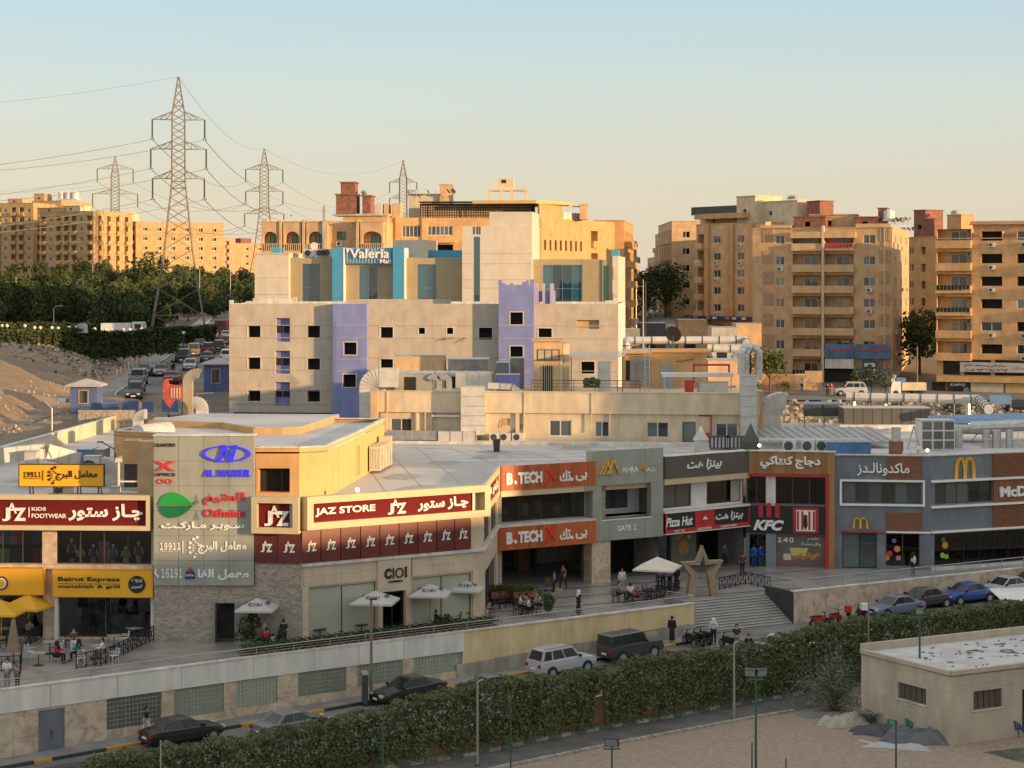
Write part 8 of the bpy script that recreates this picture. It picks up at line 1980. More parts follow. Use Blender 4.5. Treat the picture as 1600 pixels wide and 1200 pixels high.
    q=MB();patch(q,(xb1,-wb,zb),(xb1,wb,zb),(xr1,wr,zr),(xr1,-wr,zr),.06,.94,.05,.93,(.012,0,.01));g.append(('windscreen',q.mesh('windscreen',CG)))
    q=MB();patch(q,(xb0,-wb,zb),(xb0,wb,zb),(xr0,wr,zr),(xr0,-wr,zr),.08,.92,.12,.9,(-.012,0,.01));g.append(('rear_window',q.mesh('rear_window',CG)))
    for s in (-1,1):
        g.append(('headlamp',MB().box(hl-.16,hl-.02+.0,s*w*.62-.16,s*w*.62+.16,.60,.74).mesh('headlamp',HEAD)))
        g.append(('tail_lamp',MB().box(-hl-.015,-hl+.1,s*w*.72-.12,s*w*.72+.12,.70,.90).mesh('tail_lamp',TAIL)))
        g.append(('mirror',MB().box(xb1-.25,xb1-.12,s*(w+.02)-.09,s*(w+.02)+.09,zb+.02,zb+.16).mesh('mirror',BLACK)))
    g.append(('number_plate',MB().box(hl-.03,hl+.02,-.24,.24,.42,.54).mesh('number_plate',LETW)));g.append(('number_plate',MB().box(-hl-.02,-hl+.03,-.24,.24,.56,.68).mesh('number_plate',LETW)))
    g.append(('grille',MB().box(hl-.06,hl+.01,-.42,.42,.56,.68).mesh('grille',BLACK)))
    if kind in ('suv',):
        for s in (-1,1):g.append(('roof_rail',MB().bar((xr0+.1,s*wr*.92,zr+.09),(xr1-.1,s*wr*.92,zr+.09),.05).mesh('roof_rail',METAL)))
    R_=.33 if kind != 'jeep' else .38
    wh=[]
    for x in (-hl+.82,hl-.85):
        for s in (-1,1):
            wh.append((x,s));g.append(('wheel_arch',MB().cyl((x,s*(w-.2),R_+.02),(x,s*(w-.0)+s*.004,R_+.02),R_+.06,n=16).mesh('wheel_arch',BLACK)))
    ty=MB().cyl((0,-.11,0),(0,.11,0),R_,n=18).mesh('wheel',RUBBER);ri=MB().cyl((0,-.125,0),(0,.125,0),R_*.62,n=10).mesh('rim',METAL)
    return body,g,wh,ty,ri,R_,w
CARS={k:car_meshes(k) for k in ('sedan','suv','hatch','jeep')}
def car(kind,label,loc,heading,color,group=None,pitch=0.,name='parked_car'):
    body,g,wh,ty,ri,R_,w=CARS[kind];t=thing(name,label,'car',loc,heading,group);t.rotation_euler=(0,-pitch,heading)
    b=put('body',body,t);b.material_slots[0].link='OBJECT';b.material_slots[0].material=paint(color)
    for n_,me in g:put(n_,me,t)
    for x,s in wh:q=put('wheel',ty,t,(x,s*(w-.09),R_));put('rim',ri,q)
    return t
BLK,DGR,GRY,SIL,WHT,DRD,BLU,GRN=(.012,.012,.014),(.05,.05,.055),(.16,.16,.17),(.42,.43,.44),(.68,.68,.66),(.20,.012,.015),(.015,.07,.32),(.03,.05,.05)
def street_car(kind,label,px,off,color,rev=False,pitch=.03,poly=RQ,z=None):
    p,a=along(poly,px,off);zz_=roadz(p.x) if z is None else z
    sl=(roadz(p.x+1)-roadz(p.x-1))/2.3
    return car(kind,label,(p.x,p.y,zz_),a+(math.pi if rev else 0),color,'cars parked along the terrace wall',sl*(-1 if rev else 1))
GF='cars parked along the terrace wall'
street_car('sedan','black sedan at the kerb below the leftmost glass block window',285,2.9,BLK)
street_car('sedan','pale car mostly hidden behind the hedge, only its roof showing',458,5.9,GRY)
street_car('sedan','black sedan with a chrome window line beside the dark advertising box',638,2.9,BLK,rev=True)
street_car('suv','silver sport utility car with roof rails below the yellow wall',878,3.2,SIL)
street_car('jeep','dark dusty estate car below the right end of the yellow wall',985,2.9,DGR)
RQ2=[Q[0],Q[1],Q[2]]
def right_car(kind,label,px,off,color,rev=False):p,a=along(RQ2,px,off);return car(kind,label,(p.x,p.y,roadz(p.x)),a+(math.pi if rev else 0),color,'cars parked under the stone wall')
right_car('sedan','grey blue sedan nearest the red scooters under the stone wall',1398,2.6,(.13,.16,.21),True);right_car('sedan','dark brown sedan tucked behind the grey blue one',1442,1.5,(.05,.04,.045),True)
right_car('sedan','bright blue sedan under the stone wall',1510,1.7,BLU,True);right_car('sedan','silver sedan right of the blue one',1572,1.4,SIL,True);right_car('hatch','red car at the right edge of the view under the stone wall',1612,1.2,(.3,.01,.02),True)
p,a=along(HL,1228,-3.0);car('sedan','white car roof showing above the hedge in front of the steps',(p.x,p.y,roadz(p.x)-.15),a,WHT)
# chrome outline on the black sedan is left to its window edge
hill=[(212,619,'sedan',BLK,0,'nearest black sedan driving down the hill road'),(216,603,'jeep',GRY,0,'grey four wheel drive behind the nearest black sedan'),(226,589,'sedan',DGR,0,'dark sedan in the left lane of the queue below the bollards'),(251,589,'sedan',GRY,0,'grey sedan beside the dark one in the queue'),(270,601,'sedan',DRD,1,'dark red car seen from behind next to the red roof sign'),(286,568,'jeep',BLK,0,'black jeep in the middle of the hill road'),(297,580,'sedan',SIL,0,'light grey car right of the motorcyclist'),(303,558,'jeep',(.22,.17,.1),0,'tan pickup loaded with goods on the hill road'),(324,568,'sedan',GRN,1,'dark green car beside the right kiosk'),(326,555,'suv',(.12,.03,.035),1,'dark maroon car in the right lane'),(343,551,'suv',BLK,1,'black car in the right lane above the kiosk'),(354,567,'suv',WHT,1,'white van at the edge of the beige building'),(312,546,'sedan',BLK,0,'dark car high in the left lane of the queue'),(321,538,'sedan',(.03,.04,.08),0,'dark blue car high on the hill road'),(333,531,'jeep',WHT,0,'white pickup near the top of the hill road'),(354,541,'hatch',(.3,.05,.06),1,'small red car by the beige building'),(353,532,'sedan',SIL,1,'silver car half hidden by the beige building'),(107,641,'sedan',DRD,0,'red car behind the left blue kiosk'),(92,655,'suv',GRY,0,'grey car facing down the road left of the kiosk'),(104,678,'hatch',BLK,1,'black hatchback with red tail lamps below the kiosk'),(20,703,'sedan',(.22,.25,.27),0,'grey sedan at the left edge of the view')]
for px,py,kd,c,up_,lab in hill:
    p=hill_pt(px,py-2);dY=6.;dx=(kerbx(p.y+dY)-kerbx(p.y))/dY;hd_=math.atan2(1,dx);sl=(road2z(0,p.y+3)-road2z(0,p.y-3))/6
    car(kd,lab,tuple(p),hd_+(0 if up_ else math.pi)+random.uniform(-.05,.05),c,'cars on the hill road',sl*(1 if up_ else-1),name='car')
def lorry(name,label,loc,rz,cabc,bodyc,s=1.):
    t=thing(name,label,'truck',loc,rz);MB().box(-3.2,1.2,-1.1,1.1,1.0,2.4).build('load_bed',bodyc,t)
    MB().slab([(1.4,.5),(3.2,.5),(3.2,1.5),(2.9,2.6),(1.4,2.6)],-1.05,1.05).build('cab',cabc,t);MB().box(1.8,2.75,-1.07,-1.04,1.6,2.3).build('side_window',CG,t);MB().bar((3.22,-.9,1.6),(2.95,-.9,2.45),.02).quad((3.22,-.9,1.55),(3.22,.9,1.55),(2.95,.9,2.45),(2.95,-.9,2.45)).build('windscreen',CG,t)
    for x in (-2.2,-1.2,2.3):
        for s_ in (-1,1):MB().cyl((x,s_*.8,.5),(x,s_*1.1,.5),.5,n=14).build('wheel',RUBBER,t)
    MB().box(-3.2,2.8,-.5,.5,.6,1.0).build('chassis',METALD,t);return t
lorry('dump_truck','white dump truck standing behind the park hedge on the left',(PX(194,292),292,gz(PX(194,292),292)+.9),R(-3),WHITE,WHITE);p=hill_pt(351,524);lorry('red_lorry','red lorry at the top of the hill road by the beige building',tuple(p),R(-95),REDM,REDM)
p=Vector((PX(1328,262),259,7.2));car('suv','silver family car parked on the right hand street',(PX(1328,258),258,gz(PX(1328,258),258)+.2),math.pi,SIL,name='parked_car')
lorry('pickup_truck','white pickup with crates and a blue cover on the right hand street',(PX(1418,259),259,gz(PX(1418,259),259)+.1),math.pi,WHITE,CREAM,.8).scale=(.72,.72,.72)
one('blue_cover',MB().box(-.6,.6,-.6,.6,0,.7),BLUEC,'blue cloth over the load of the white pickup','cover',loc=(PX(1407,259),259,gz(PX(1407,259),259)+1.75))
car('sedan','brown grey sedan below the long roof pipe, right',(PX(1500,240),240,gz(PX(1500,240),240)+.35),math.pi,(.16,.14,.13));car('hatch','dark car at the right edge beside the blue awning',(PX(1592,238),238,gz(PX(1592,238),238)+.35),math.pi,BLK)
for k,(px,py,c,lb) in enumerate(((1019,481,(.04,.05,.09),'blue grey car driving in the central street'),(990,492,DGR,'dark car parked left in the central street'),(1000,478,DRD,'dark red car far up the central street'),(1016,470,BLK,'farthest black car in the central street'))):
    Y=400.
    for _ in range(30):Y=.5*Y+.5*GY(py,gz(PX(px,Y),Y)+.4)
    car('sedan',lb,(PX(px,Y),Y,gz(PX(px,Y),Y)+.4),R(-94),c,name='car')

# ================================================================ people
def skinned(name,J,E,m,root='pelvis',sub=1):
    keys=[k for k in J];idx={k:i for i,k in enumerate(keys)};me=bpy.data.meshes.new(name)
    me.from_pydata([J[k][0] for k in keys],[(idx[a],idx[b]) for a,b in E],[]);o=bpy.data.objects.new('tmp',me);COL.objects.link(o)
    md=o.modifiers.new('s','SKIN');sv_=me.skin_vertices[0].data
    for k in keys:sv_[idx[k]].radius=J[k][1] if isinstance(J[k][1],tuple) else (J[k][1],J[k][1])
    sv_[idx[root]].use_root=True;sb_=o.modifiers.new('u','SUBSURF');sb_.levels=sub;sb_.render_levels=sub
    r=bpy.data.meshes.new_from_object(o.evaluated_get(bpy.context.evaluated_depsgraph_get()));bpy.data.objects.remove(o);r.name=name
    r.materials.clear();r.materials.append(m);r.polygons.foreach_set('use_smooth',[True]*len(r.polygons));return r
def joints(pose,k=0):
    j={'pelvis':(0,0,.95),'spine':(0,0,1.14),'chest':(0,0,1.34),'neck':(0,-.005,1.49),'head':(0,-.02,1.58),'crown':(0,-.01,1.68)}
    for s,n in ((-1,'l'),(1,'r')):
        sw=s*.16 if pose == 'walk' else 0
        j['sh'+n]=(s*.18,0,1.41);j['el'+n]=(s*.23,-sw*.6+.02,1.14);j['wr'+n]=(s*.22,-sw*1.4-.05,.90);j['ha'+n]=(s*.21,-sw*1.5-.08,.82)
        j['hi'+n]=(s*.09,0,.92);j['kn'+n]=(s*.10,sw*1.2-.03,.50);j['an'+n]=(s*.10,sw*2.0+.02,.09);j['to'+n]=(s*.11,sw*2.0-.13,.035)
        if pose == 'hold':j['el'+n]=(s*.24,-.06,1.14);j['wr'+n]=(s*.10,-.27,1.16);j['ha'+n]=(s*.04,-.31,1.18)
    if pose == 'sit':
        dz=-.46
        for q in list(j):x,y,z=j[q];j[q]=(x,y+.02,z+dz)
        for s,n in ((-1,'l'),(1,'r')):j['kn'+n]=(s*.13,-.42,.50);j['an'+n]=(s*.13,-.40,.09);j['to'+n]=(s*.14,-.55,.04);j['el'+n]=(s*.25,-.10,.70);j['wr'+n]=(s*.14,-.34,.72);j['ha'+n]=(s*.12,-.42,.74)
    return j
SK=[('pelvis','spine'),('spine','chest'),('chest','neck'),('neck','head'),('head','crown')]+[e for n in 'lr' for e in (('chest','sh'+n),('sh'+n,'el'+n),('el'+n,'wr'+n),('wr'+n,'ha'+n),('pelvis','hi'+n),('hi'+n,'kn'+n),('kn'+n,'an'+n),('an'+n,'to'+n))]
RAD={'pelvis':(.15,.11),'spine':(.13,.10),'chest':(.16,.11),'neck':.052,'head':(.085,.095),'crown':(.07,.08),'sh':.06,'el':.042,'wr':.03,'ha':(.04,.02),'hi':.085,'kn':.058,'an':.038,'to':(.04,.025)}
PC={}
def pmesh(pose,what,m):
    k=(pose,what)
    if k in PC:return PC[k]
    j=joints(pose)
    def sel(names,add=0.,over={}):return {n:(j[n],tuple(v+add for v in (RAD.get(n,RAD.get(n[:-1])) if isinstance(RAD.get(n,RAD.get(n[:-1])),tuple) else (RAD.get(n,RAD.get(n[:-1])),)*2)) if n not in over else over[n]) for n in names}
    if what == 'body':r=skinned('body',sel(list(j)),SK,m)
    elif what == 'shirt':r=skinned('shirt',sel(['pelvis','spine','chest']+[a+n for n in 'lr' for a in ('sh','el')],.022),[e for e in SK if e[0] in ('pelvis','spine','chest','shl','shr') and e[1] in ('spine','chest','shl','shr','ell','elr')],m)
    elif what == 'jacket':r=skinned('jacket',sel(['pelvis','spine','chest']+[a+n for n in 'lr' for a in ('sh','el','wr')],.028),[e for e in SK if e[0] in ('pelvis','spine','chest','shl','shr','ell','elr') and e[1] in ('spine','chest','shl','shr','ell','elr','wrl','wrr')],m)
    elif what == 'trousers':r=skinned('trousers',sel(['pelvis']+[a+n for n in 'lr' for a in ('hi','kn','an')],.02),[e for e in SK if e[0] in ('pelvis','hil','hir','knl','knr') and e[1][:2] in ('hi','kn','an')],m)
    elif what == 'robe':
        jj=sel(['pelvis','spine','chest']+[a+n for n in 'lr' for a in ('sh','el','wr')],.035)
        jj['mid']=((0,-.02,.52) if pose != 'sit' else (0,-.40,.47),(.20,.17));jj['hem']=((0,0,.07) if pose != 'sit' else (0,-.42,.08),(.23,.19))
        r=skinned('robe',jj,[e for e in SK if e[0] in ('pelvis','spine','chest','shl','shr','ell','elr') and e[1] in ('spine','chest','shl','shr','ell','elr','wrl','wrr')]+[('pelvis','mid'),('mid','hem')],m)
    elif what == 'hair':
        h=j['head'];q=MB().ball((h[0],h[1]+.015,h[2]+.05),.112,10,7,sy=1.1,sz=1.12);q.v=[(x,max(y,h[1]-.075+max(0,h[2]+.09-z)*1.2),z) for x,y,z in q.v];r=q.mesh('hair',m,True)
    elif what == 'veil':
        h=j['head'];q=MB().ball((h[0],h[1]+.02,h[2]+.02),.13,10,8,sy=1.1,sz=1.25).cyl((h[0],h[1]+.02,h[2]-.26),(h[0],h[1]+.02,h[2]),.2,.11,10);r=q.mesh('veil',m,True)
    elif what == 'face':
        h=j['head'];r=MB().ball((h[0],h[1]-.095,h[2]+.0),.022,6,4,sz=1.4).ball((h[0]-.035,h[1]-.085,h[2]+.035),.012,5,4).ball((h[0]+.035,h[1]-.085,h[2]+.035),.012,5,4).mesh('face_features',m)
    elif what == 'shoes':
        q=MB()
        for n in 'lr':a=j['to'+n];q.ball((a[0],a[1]+.06,.045),.06,8,5,sx=.85,sy=2.1,sz=.8)
        r=q.mesh('shoes',m,True)
    PC[k]=r;return r
CL={}
def cloth(c):
    if c not in CL:CL[c]=mat('cloth_%d' % len(CL),c,.85,var=.08,scale=3)
    return CL[c]
cB,cW,cR,cT,cBl,cG,cMa,cBr,cK=(.016,.016,.018),(.66,.65,.62),(.38,.02,.03),(.03,.13,.13),(.03,.07,.28),(.22,.22,.22),(.10,.02,.025),(.10,.065,.04),(.40,.36,.28)
def person(label,loc,face_to,pose='stand',top=cB,low=cB,style='shirt',veil=None,s=1.,group=None):
    t=thing('person',label,'person',loc,face_to+math.pi/2,group);t.scale=(s,s,s)
    def ad(w,m):
        o=put(w if w not in ('body',) else 'body',pmesh(pose,w,m),t);o.material_slots[0].link='OBJECT';o.material_slots[0].material=m;return o
    b=ad('body',SKIN);ad(style,cloth(top))
    if style != 'robe':ad('trousers',cloth(low))
    ad('shoes',cloth((.03,.03,.03) if s else cW));ad('veil',cloth(veil)) if veil else ad('hair',HAIR);ad('face',SKIN);return t
def pl(px,py,z=0.):Y=GY(py,z);return (PX(px,Y),Y,z)
d_=math.radians
person('man in a brown shirt and white trousers standing among the left cafe tables',pl(115,1027),d_(-70),'hold',cBr,cW)
person('woman in a red top seated at the left cafe',(PX(127,121)-.0,114.6,-.02),d_(-20),'sit',cR,cB,'jacket',veil=cB);person('woman in teal seated left of the man in white at the left cafe',(PX(150,121)+.2,115.2,-.02),d_(200),'sit',cT,cB,'jacket',veil=cB);person('person in white seated at the left cafe table',(PX(178,121)+.4,115.6,-.02),d_(190),'sit',cW,cG,'jacket')
person('man in white holding a child at the lower left railing',pl(11,1078,0),d_(-100),'hold',cW,cG);person('small child in pink held in the arms of the man at the railing',(PX(12,105)+.1,GY(1078)-.35,.75),d_(-90),'sit',(.45,.2,.25),cG,s=.5);person('child in black beside the railing at the lower left',pl(27,1078),d_(90),'stand',cB,cB,s=.72)
for k,(px,top,fc) in enumerate(((150,cG,200),)):pass
person('person with dark hair seated under the yellow parasols',pl(46,1000),d_(-60),'sit',cG,cB)
person('man in a black shirt standing by the first coffee shop parasol',pl(443,1012),d_(80),'stand',cB,cB);person('person in red seated under the first coffee shop parasol',pl(416,1013),d_(100),'sit',cR,cB,'jacket');person('woman in white veil seated behind the red chair',pl(413,1007),d_(-90),'sit',cG,cB,'jacket',veil=(.5,.42,.4));person('person in black seated right of the red chair',pl(437,1016),d_(160),'sit',cB,cB,'jacket',veil=cB);person('child in a green shirt seated below the first coffee shop parasol',pl(427,1016),d_(60),'sit',(.10,.35,.18),cG,s=.8)
person('waiter in black standing left of the pair at the coffee shop',pl(542,992),d_(-60),'hold',cB,cBl,veil=cB);person('waiter in black standing right of the pair at the coffee shop',pl(553,990),d_(-120),'stand',cB,cB)
person('person in black seated between two coffee shop parasols',pl(682,984),d_(20),'sit',cB,cB,'jacket');person('woman in pale clothes seated under the last coffee shop parasol',pl(722,972),d_(-10),'sit',cW,cG,'jacket',veil=cW);person('woman in black seated at the end of the coffee shop terrace',pl(737,970),d_(190),'sit',cB,cB,'jacket',veil=cB);person('person in black beside the woman at the end of the coffee terrace',pl(744,969),d_(180),'sit',cB,cB)
for k,(px,py,c,fc) in enumerate(((813,957,cW,0),(823,955,cG,90),(826,961,cW,180),(842,955,cW,200))):person(('pale shirted person seated leftmost at the planter table','person with dark hair seated behind the planter table','pale shirted person seated at the front of the planter table','person in white seated right of the planter table')[k],pl(px,py),d_(fc),'sit',c,cB)
person('child pushing a small trolley across the arcade floor',pl(866,925),d_(170),'stand',cG,cB,s=.86);person('man in brown walking across the arcade floor',pl(880,921),d_(-120),'walk',cBr,cB)
person('woman in black with a white veil walking behind the terrace railing',pl(904,963),d_(-150),'walk',cB,cB,'robe',veil=cW);person('man in a white shirt standing behind two seated men',pl(972,926),d_(-90),'stand',cW,cK,'jacket');person('grey shirted man seated left under the beige parasol',pl(967,937),d_(0),'sit',cG,cB);person('white shirted man seated right under the beige parasol',pl(985,939),d_(90),'sit',cW,cB);person('child in red seated beside the white shirted man',pl(996,940),d_(180),'sit',cR,cB,s=.8)
person('woman in a black robe standing rightmost under the beige parasol',pl(1057,920),d_(-120),'stand',cB,cB,'robe',veil=cB);person('person in black and white standing under the beige parasol',pl(1046,921),d_(-60),'stand',cG,cB,'jacket');person('person in black standing leftmost under the beige parasol',pl(1036,921),d_(-90),'stand',cG,cB,'jacket',veil=cB);person('boy in blue beside the group under the beige parasol',pl(1028,925),d_(30),'stand',cBl,cBl,s=.85)
person('man in a maroon shirt walking toward the chicken restaurant',pl(1160,899),d_(95),'stand',cMa,cB);person('delivery rider in bright blue at the chicken restaurant door, left',pl(1178,886),d_(60),'stand',(.03,.09,.45),cBl,'jacket');person('delivery rider in bright blue at the chicken restaurant door, right',pl(1189,885),d_(120),'stand',(.03,.06,.40),cBl,'jacket');person('man in a dark jacket by the arcade window',pl(967,880),d_(-80),'stand',(.04,.05,.07),cB,'jacket');person('man near the pizza restaurant glass',pl(1132,884),d_(-90),'stand',(.08,.08,.10),cB,'jacket')
person('person in black and white leaning by the burger restaurant railing',pl(1427,899),d_(-160),'stand',cW,cB,'jacket',veil=cB)
p,a=along(RW,1050,1.2);person('man in a long black shirt standing on the pavement by the dark estate car',(p.x,p.y,roadz(p.x)+.14),d_(80),'stand',cB,cB,'robe')
p,a=along(RQ,1115,3.2);person('woman in white seen from behind near the motorcycles',(p.x,p.y,roadz(p.x)),d_(80),'stand',cW,cB,'jacket',veil=cW);p,a=along(RQ,1151,5.8);person('man in a black shirt standing in front of the steps',(p.x,p.y,roadz(p.x)),d_(-90),'stand',(.04,.04,.045),cG);p,a=along(RQ,1170,6.4);person('person mostly hidden behind the hedge in front of the steps',(p.x,p.y,roadz(p.x)-.6),d_(-90),'stand',cB,cB)
p,a=along(RW,229,1.0);person('boy in black and white walking along the pavement behind the black sedan',(p.x,p.y,roadz(p.x)+.14),d_(20),'walk',cB,cW)
person('person in white and black standing by the ribbed garden wall',(PX(1253,266),266,gz(PX(1253,266),266)+.2),d_(-90),'stand',cW,cB);person('person in red beside the silver family car',(PX(1299,257),257,gz(PX(1299,257),257)+.2),d_(-60),'stand',cR,cG);person('person in dark clothes beside the one in red',(PX(1293,256),256,gz(PX(1293,256),256)+.2),d_(-90),'stand',cB,cB)
for k,(px,py,c) in enumerate(((261,552,cW),(267,550,cB),(275,545,cG))):p=hill_pt(px,py);person(('person in white at the roadside beyond the bollards','person in black at the roadside beyond the bollards','farther grey figure walking at the roadside')[k],(p.x,p.y,p.z+.1),d_(-90),'walk',c,cB)

# ================================================================ cafe furniture
def chair_proto(m,kind='slat'):
    t=thing('cafe_chair','x','chair',(0,0,0));MB().box(-.22,.22,-.22,.22,.43,.46).build('seat',m,t)
    mb=MB().bar((-.2,.21,.46),(-.2,.27,.86),.03).bar((.2,.21,.46),(.2,.27,.86),.03)
    for k in range(3):mb.bar((-.2,.22+.02*k,.56+.13*k),(.2,.22+.02*k,.56+.13*k),.06,.03)
    mb.build('backrest',m,t)
    for x in (-.2,.2):
        for y in (-.2,.2):MB().bar((x,y,0),(x*.95,y*.95,.44),.03).build('leg',m,t)
        MB().bar((x*1.12,-.2,.64),(x*1.12,.22,.64),.035).build('armrest',m,t)
    return t
def table_proto(m,m2=METALD,r=.38):
    t=thing('cafe_table','x','table',(0,0,0));MB().box(-r,r,-r,r,.71,.745).build('table_top',m,t);MB().cyl((0,0,.03),(0,0,.71),.035,n=7).build('column',m2,t);MB().box(-.25,.25,-.25,.25,0,.035).build('foot',m2,t);return t
TT=mat('pale_table_top',(.36,.31,.25),.6);CH_B=chair_proto(IRON);CH_W=chair_proto(mat('white_chair',(.6,.6,.58),.5));TB=table_proto(TT);TBD=table_proto(IRON)
used=set()
def placef(pr,label,px,py,rz,group=None):
    loc=pl(px,py)
    if pr.name not in used:used.add(pr.name);o=pr;o.location=loc;o.rotation_euler=(0,0,rz);o['label']=label
    else:o=dup(pr,loc,rz,label)
    if group:o['group']=group
    return o
for k,(px,py,rz,w_) in enumerate(((47,1030,1.2,1),(92,1023,-1.4,1),(85,1033,2.9,0),(108,1012,.3,0),(162,1004,1.0,0),(195,1008,-1.3,1),(127,1040,.2,1),(152,1040,.3,0),(178,1036,-.9,1),(5,1012,.4,0),(20,1018,.7,0))):
    placef(CH_W if w_ else CH_B,'%s cafe chair %s' % (('white' if w_ else 'black'),('beside the closed parasol','left of the man in brown','in front of the man in brown','behind the man in brown','behind the seated group','right of the seated group','of the woman in red','of the woman in teal','of the person in white','under the yellow parasol, left','under the yellow parasol, right')[k]),px,py,rz)
for k,(px,py) in enumerate(((60,1040),(78,1022),(178,1012),(152,1028),(210,1000),(10,1000))):placef(TB,'square pale cafe table %s' % ('nearest the closed parasol','between the white chairs','behind the seated group','of the seated group','by the restaurant window','under the yellow parasol')[k],px,py,.2*k)
cofs=[(404,1012,.2),(421,1010,2.8),(433,1014,1.5),(494,1000,.4),(505,999,2.4),(527,997,.3),(563,992,-.8),(572,990,1.8),(702,974,.6),(713,977,-.6),(732,972,1.4),(751,969,2.6),(766,962,.5)]
for k,(px,py,rz) in enumerate(cofs):placef(CH_B,'black coffee shop chair %s' % ('under the first parasol, left','under the first parasol, middle','under the first parasol, right','left of the first window table','right of the first window table','left of the standing waiters','right of the standing waiters','before the coffee shop door','left under the third parasol','right under the third parasol','under the last parasol','at the terrace end','beyond the terrace end')[k],px,py,rz)
for k,(px,py) in enumerate(((412,1016),(500,1002),(565,994),(727,974))):placef(TBD,'dark coffee table %s' % ('under the first parasol','before the first window','right of the waiters','under the last parasol')[k],px,py,0)
pls=[(776,952,0),(785,950,3),(797,948,1),(808,962,2),(838,962,4),(962,941,.2),(986,944,1.2),(1000,938,2),(1010,934,.5),(1020,934,-.5),(1040,928,.4),(1050,926,1.4)]
for k,(px,py,rz) in enumerate(pls):placef(CH_B,'black plaza chair %s' % ('leftmost behind the planters','second behind the planters','third behind the planters','left at the planter table','right at the planter table','of the grey shirted man','of the white shirted man','right of the child in red','at the long table, left','at the long table, middle','under the parasol, left','under the parasol, right')[k],px,py,rz)
for k,(px,py) in enumerate(((826,960),(977,942),(1012,938),(1032,932))):placef(TBD,'dark plaza table %s' % ('among the planters','of the two seated men','left of the boy in blue','beside the boy in blue')[k],px,py,0)
def parasol(label,px,py,z_rim,r,h,m,pole_m,words=None,rz=.6,n=4):
    x,y,z=pl(px,py);t=thing('parasol',label,'parasol',(x,y,0),rz)
    for k in range(n):
        a0_,a1_=2*math.pi*k/n,2*math.pi*(k+1)/n;R_=r*(1.414 if n == 4 else 1)
        p0,p1=(R_*math.cos(a0_),R_*math.sin(a0_),z_rim),(R_*math.cos(a1_),R_*math.sin(a1_),z_rim)
        q=MB().add([p0,p1,(0,0,z_rim+h),(p0[0],p0[1],z_rim-.12),(p1[0],p1[1],z_rim-.12),((p0[0]+p1[0])/2*.97,(p0[1]+p1[1])/2*.97,z_rim-.03)],[(0,5,2),(5,1,2),(0,3,4,1)]).build('canopy_panel',m,t)
        if words:
            am=(a0_+a1_)/2;me=text_mesh('lettering',words,(-.42,.42,0,.26),0,LETB,ext=.01,bold=.01)
            L_=math.hypot((p0[0]+p1[0])/2,(p0[1]+p1[1])/2);sl=math.atan2(h,L_)
            o=bpy.data.objects.new('lettering',me);COL.objects.link(o);o.parent=q
            o.matrix_local=Matrix.Rotation(am+math.pi/2,4,'Z') @ Matrix.Translation((0,-L_*.66,z_rim+h*.34+.03)) @ Matrix.Rotation(-(math.pi/2-sl),4,'X')
        MB().bar((0,0,z_rim+h-.08),(p0[0]*.98,p0[1]*.98,z_rim-.02),.025).build('rib',METALD,t)
    MB().cyl((0,0,0),(0,0,z_rim+h+.08),.03,n=7).build('pole',pole_m,t);MB().box(-.3,.3,-.3,.3,0,.07).build('base',CONC,t);return t
WOODP=mat('parasol_pole_wood',(.38,.18,.08),.6)
for k,(px,py) in enumerate(((402,1008),(586,1001),(672,987),(729,975))):parasol('beige square coffee parasol, %s from the left' % ('first','second','third','fourth')[k],px,py,(2.25,2.45,2.4,2.25)[k],(1.15,1.3,1.2,1.0)[k],.62,mat('pale_canvas',(.52,.50,.47),.8,var=.06),WOODP,'C101',rz=(.8,.75,.8,.7)[k]-.1)
parasol('large plain beige parasol over the black dressed group on the plaza',1027,930,1.95,1.45,.75,CANVAS,WOODP,rz=.5)
parasol('bright yellow square parasol, right one of the two',45,1000,2.1,1.35,.75,YUMB,YUMB,rz=.5);parasol('bright yellow square parasol at the left edge of the view',2,1010,2.1,1.3,.7,YUMB,YUMB,rz=.7)
t=thing('closed_parasol','closed brown parasol standing folded at the left cafe','parasol',pl(21,1035));mb=MB();n=10;P_=[]
for j,(z,r) in enumerate(((2.5,.05),(2.3,.14),(1.6,.24),(1.0,.34),(.62,.44))):
    for i in range(n):a=2*math.pi*i/n;q=r*(1 if i % 2 else .68);P_.append((q*math.cos(a),q*math.sin(a),z+(.06 if i % 2 else 0)))
mb.add(P_,[(j*n+i,j*n+(i+1)%n,(j+1)*n+(i+1)%n,(j+1)*n+i) for j in range(4) for i in range(n)]);mb.build('folded_canopy',mat('brown_canvas',(.30,.21,.14),.85),t);MB().cyl((0,0,0),(0,0,2.6),.03,n=7).build('pole',METALD,t)
# planters
PLT=MB().box(-.55,.55,-.2,.2,0,.42).mesh('box',mat2('terracotta',(.30,.11,.06),(.2,.08,.05),3,bump=.1));C_=RNG.normal(size=(420,3))*np.array([.34,.13,.13])+np.array([0,0,.58]);V,Fq=leaves(C_,.075,.5);PLF=mesh_np('foliage',V,Fq,LEAF_M)
def planter(label,loc,rz,s=1.,z0=0.):t=thing('planter',label,'planter',loc,rz,'planter boxes along the terrace');t.scale=(s,s,s);put('box',PLT,t);put('foliage',PLF,t)['kind']='stuff';return t
for k in range(17):
    p,a=along(RW,392+k*23,-.55);planter('terracotta planter box with low green plants in the row along the terrace railing',(p.x,p.y,.1),a,1.15)
for k,(px,py) in enumerate(((777,944),(792,943),(812,944),(824,943))):t=planter(('first raised planter before the arcade','second raised planter before the arcade','third raised planter before the arcade','fourth raised planter before the arcade')[k],(*pl(px,py)[:2],.45),.5);MB().box(-.5,.5,-.15,.15,-.45,-.05).build('stand',IRON,t)
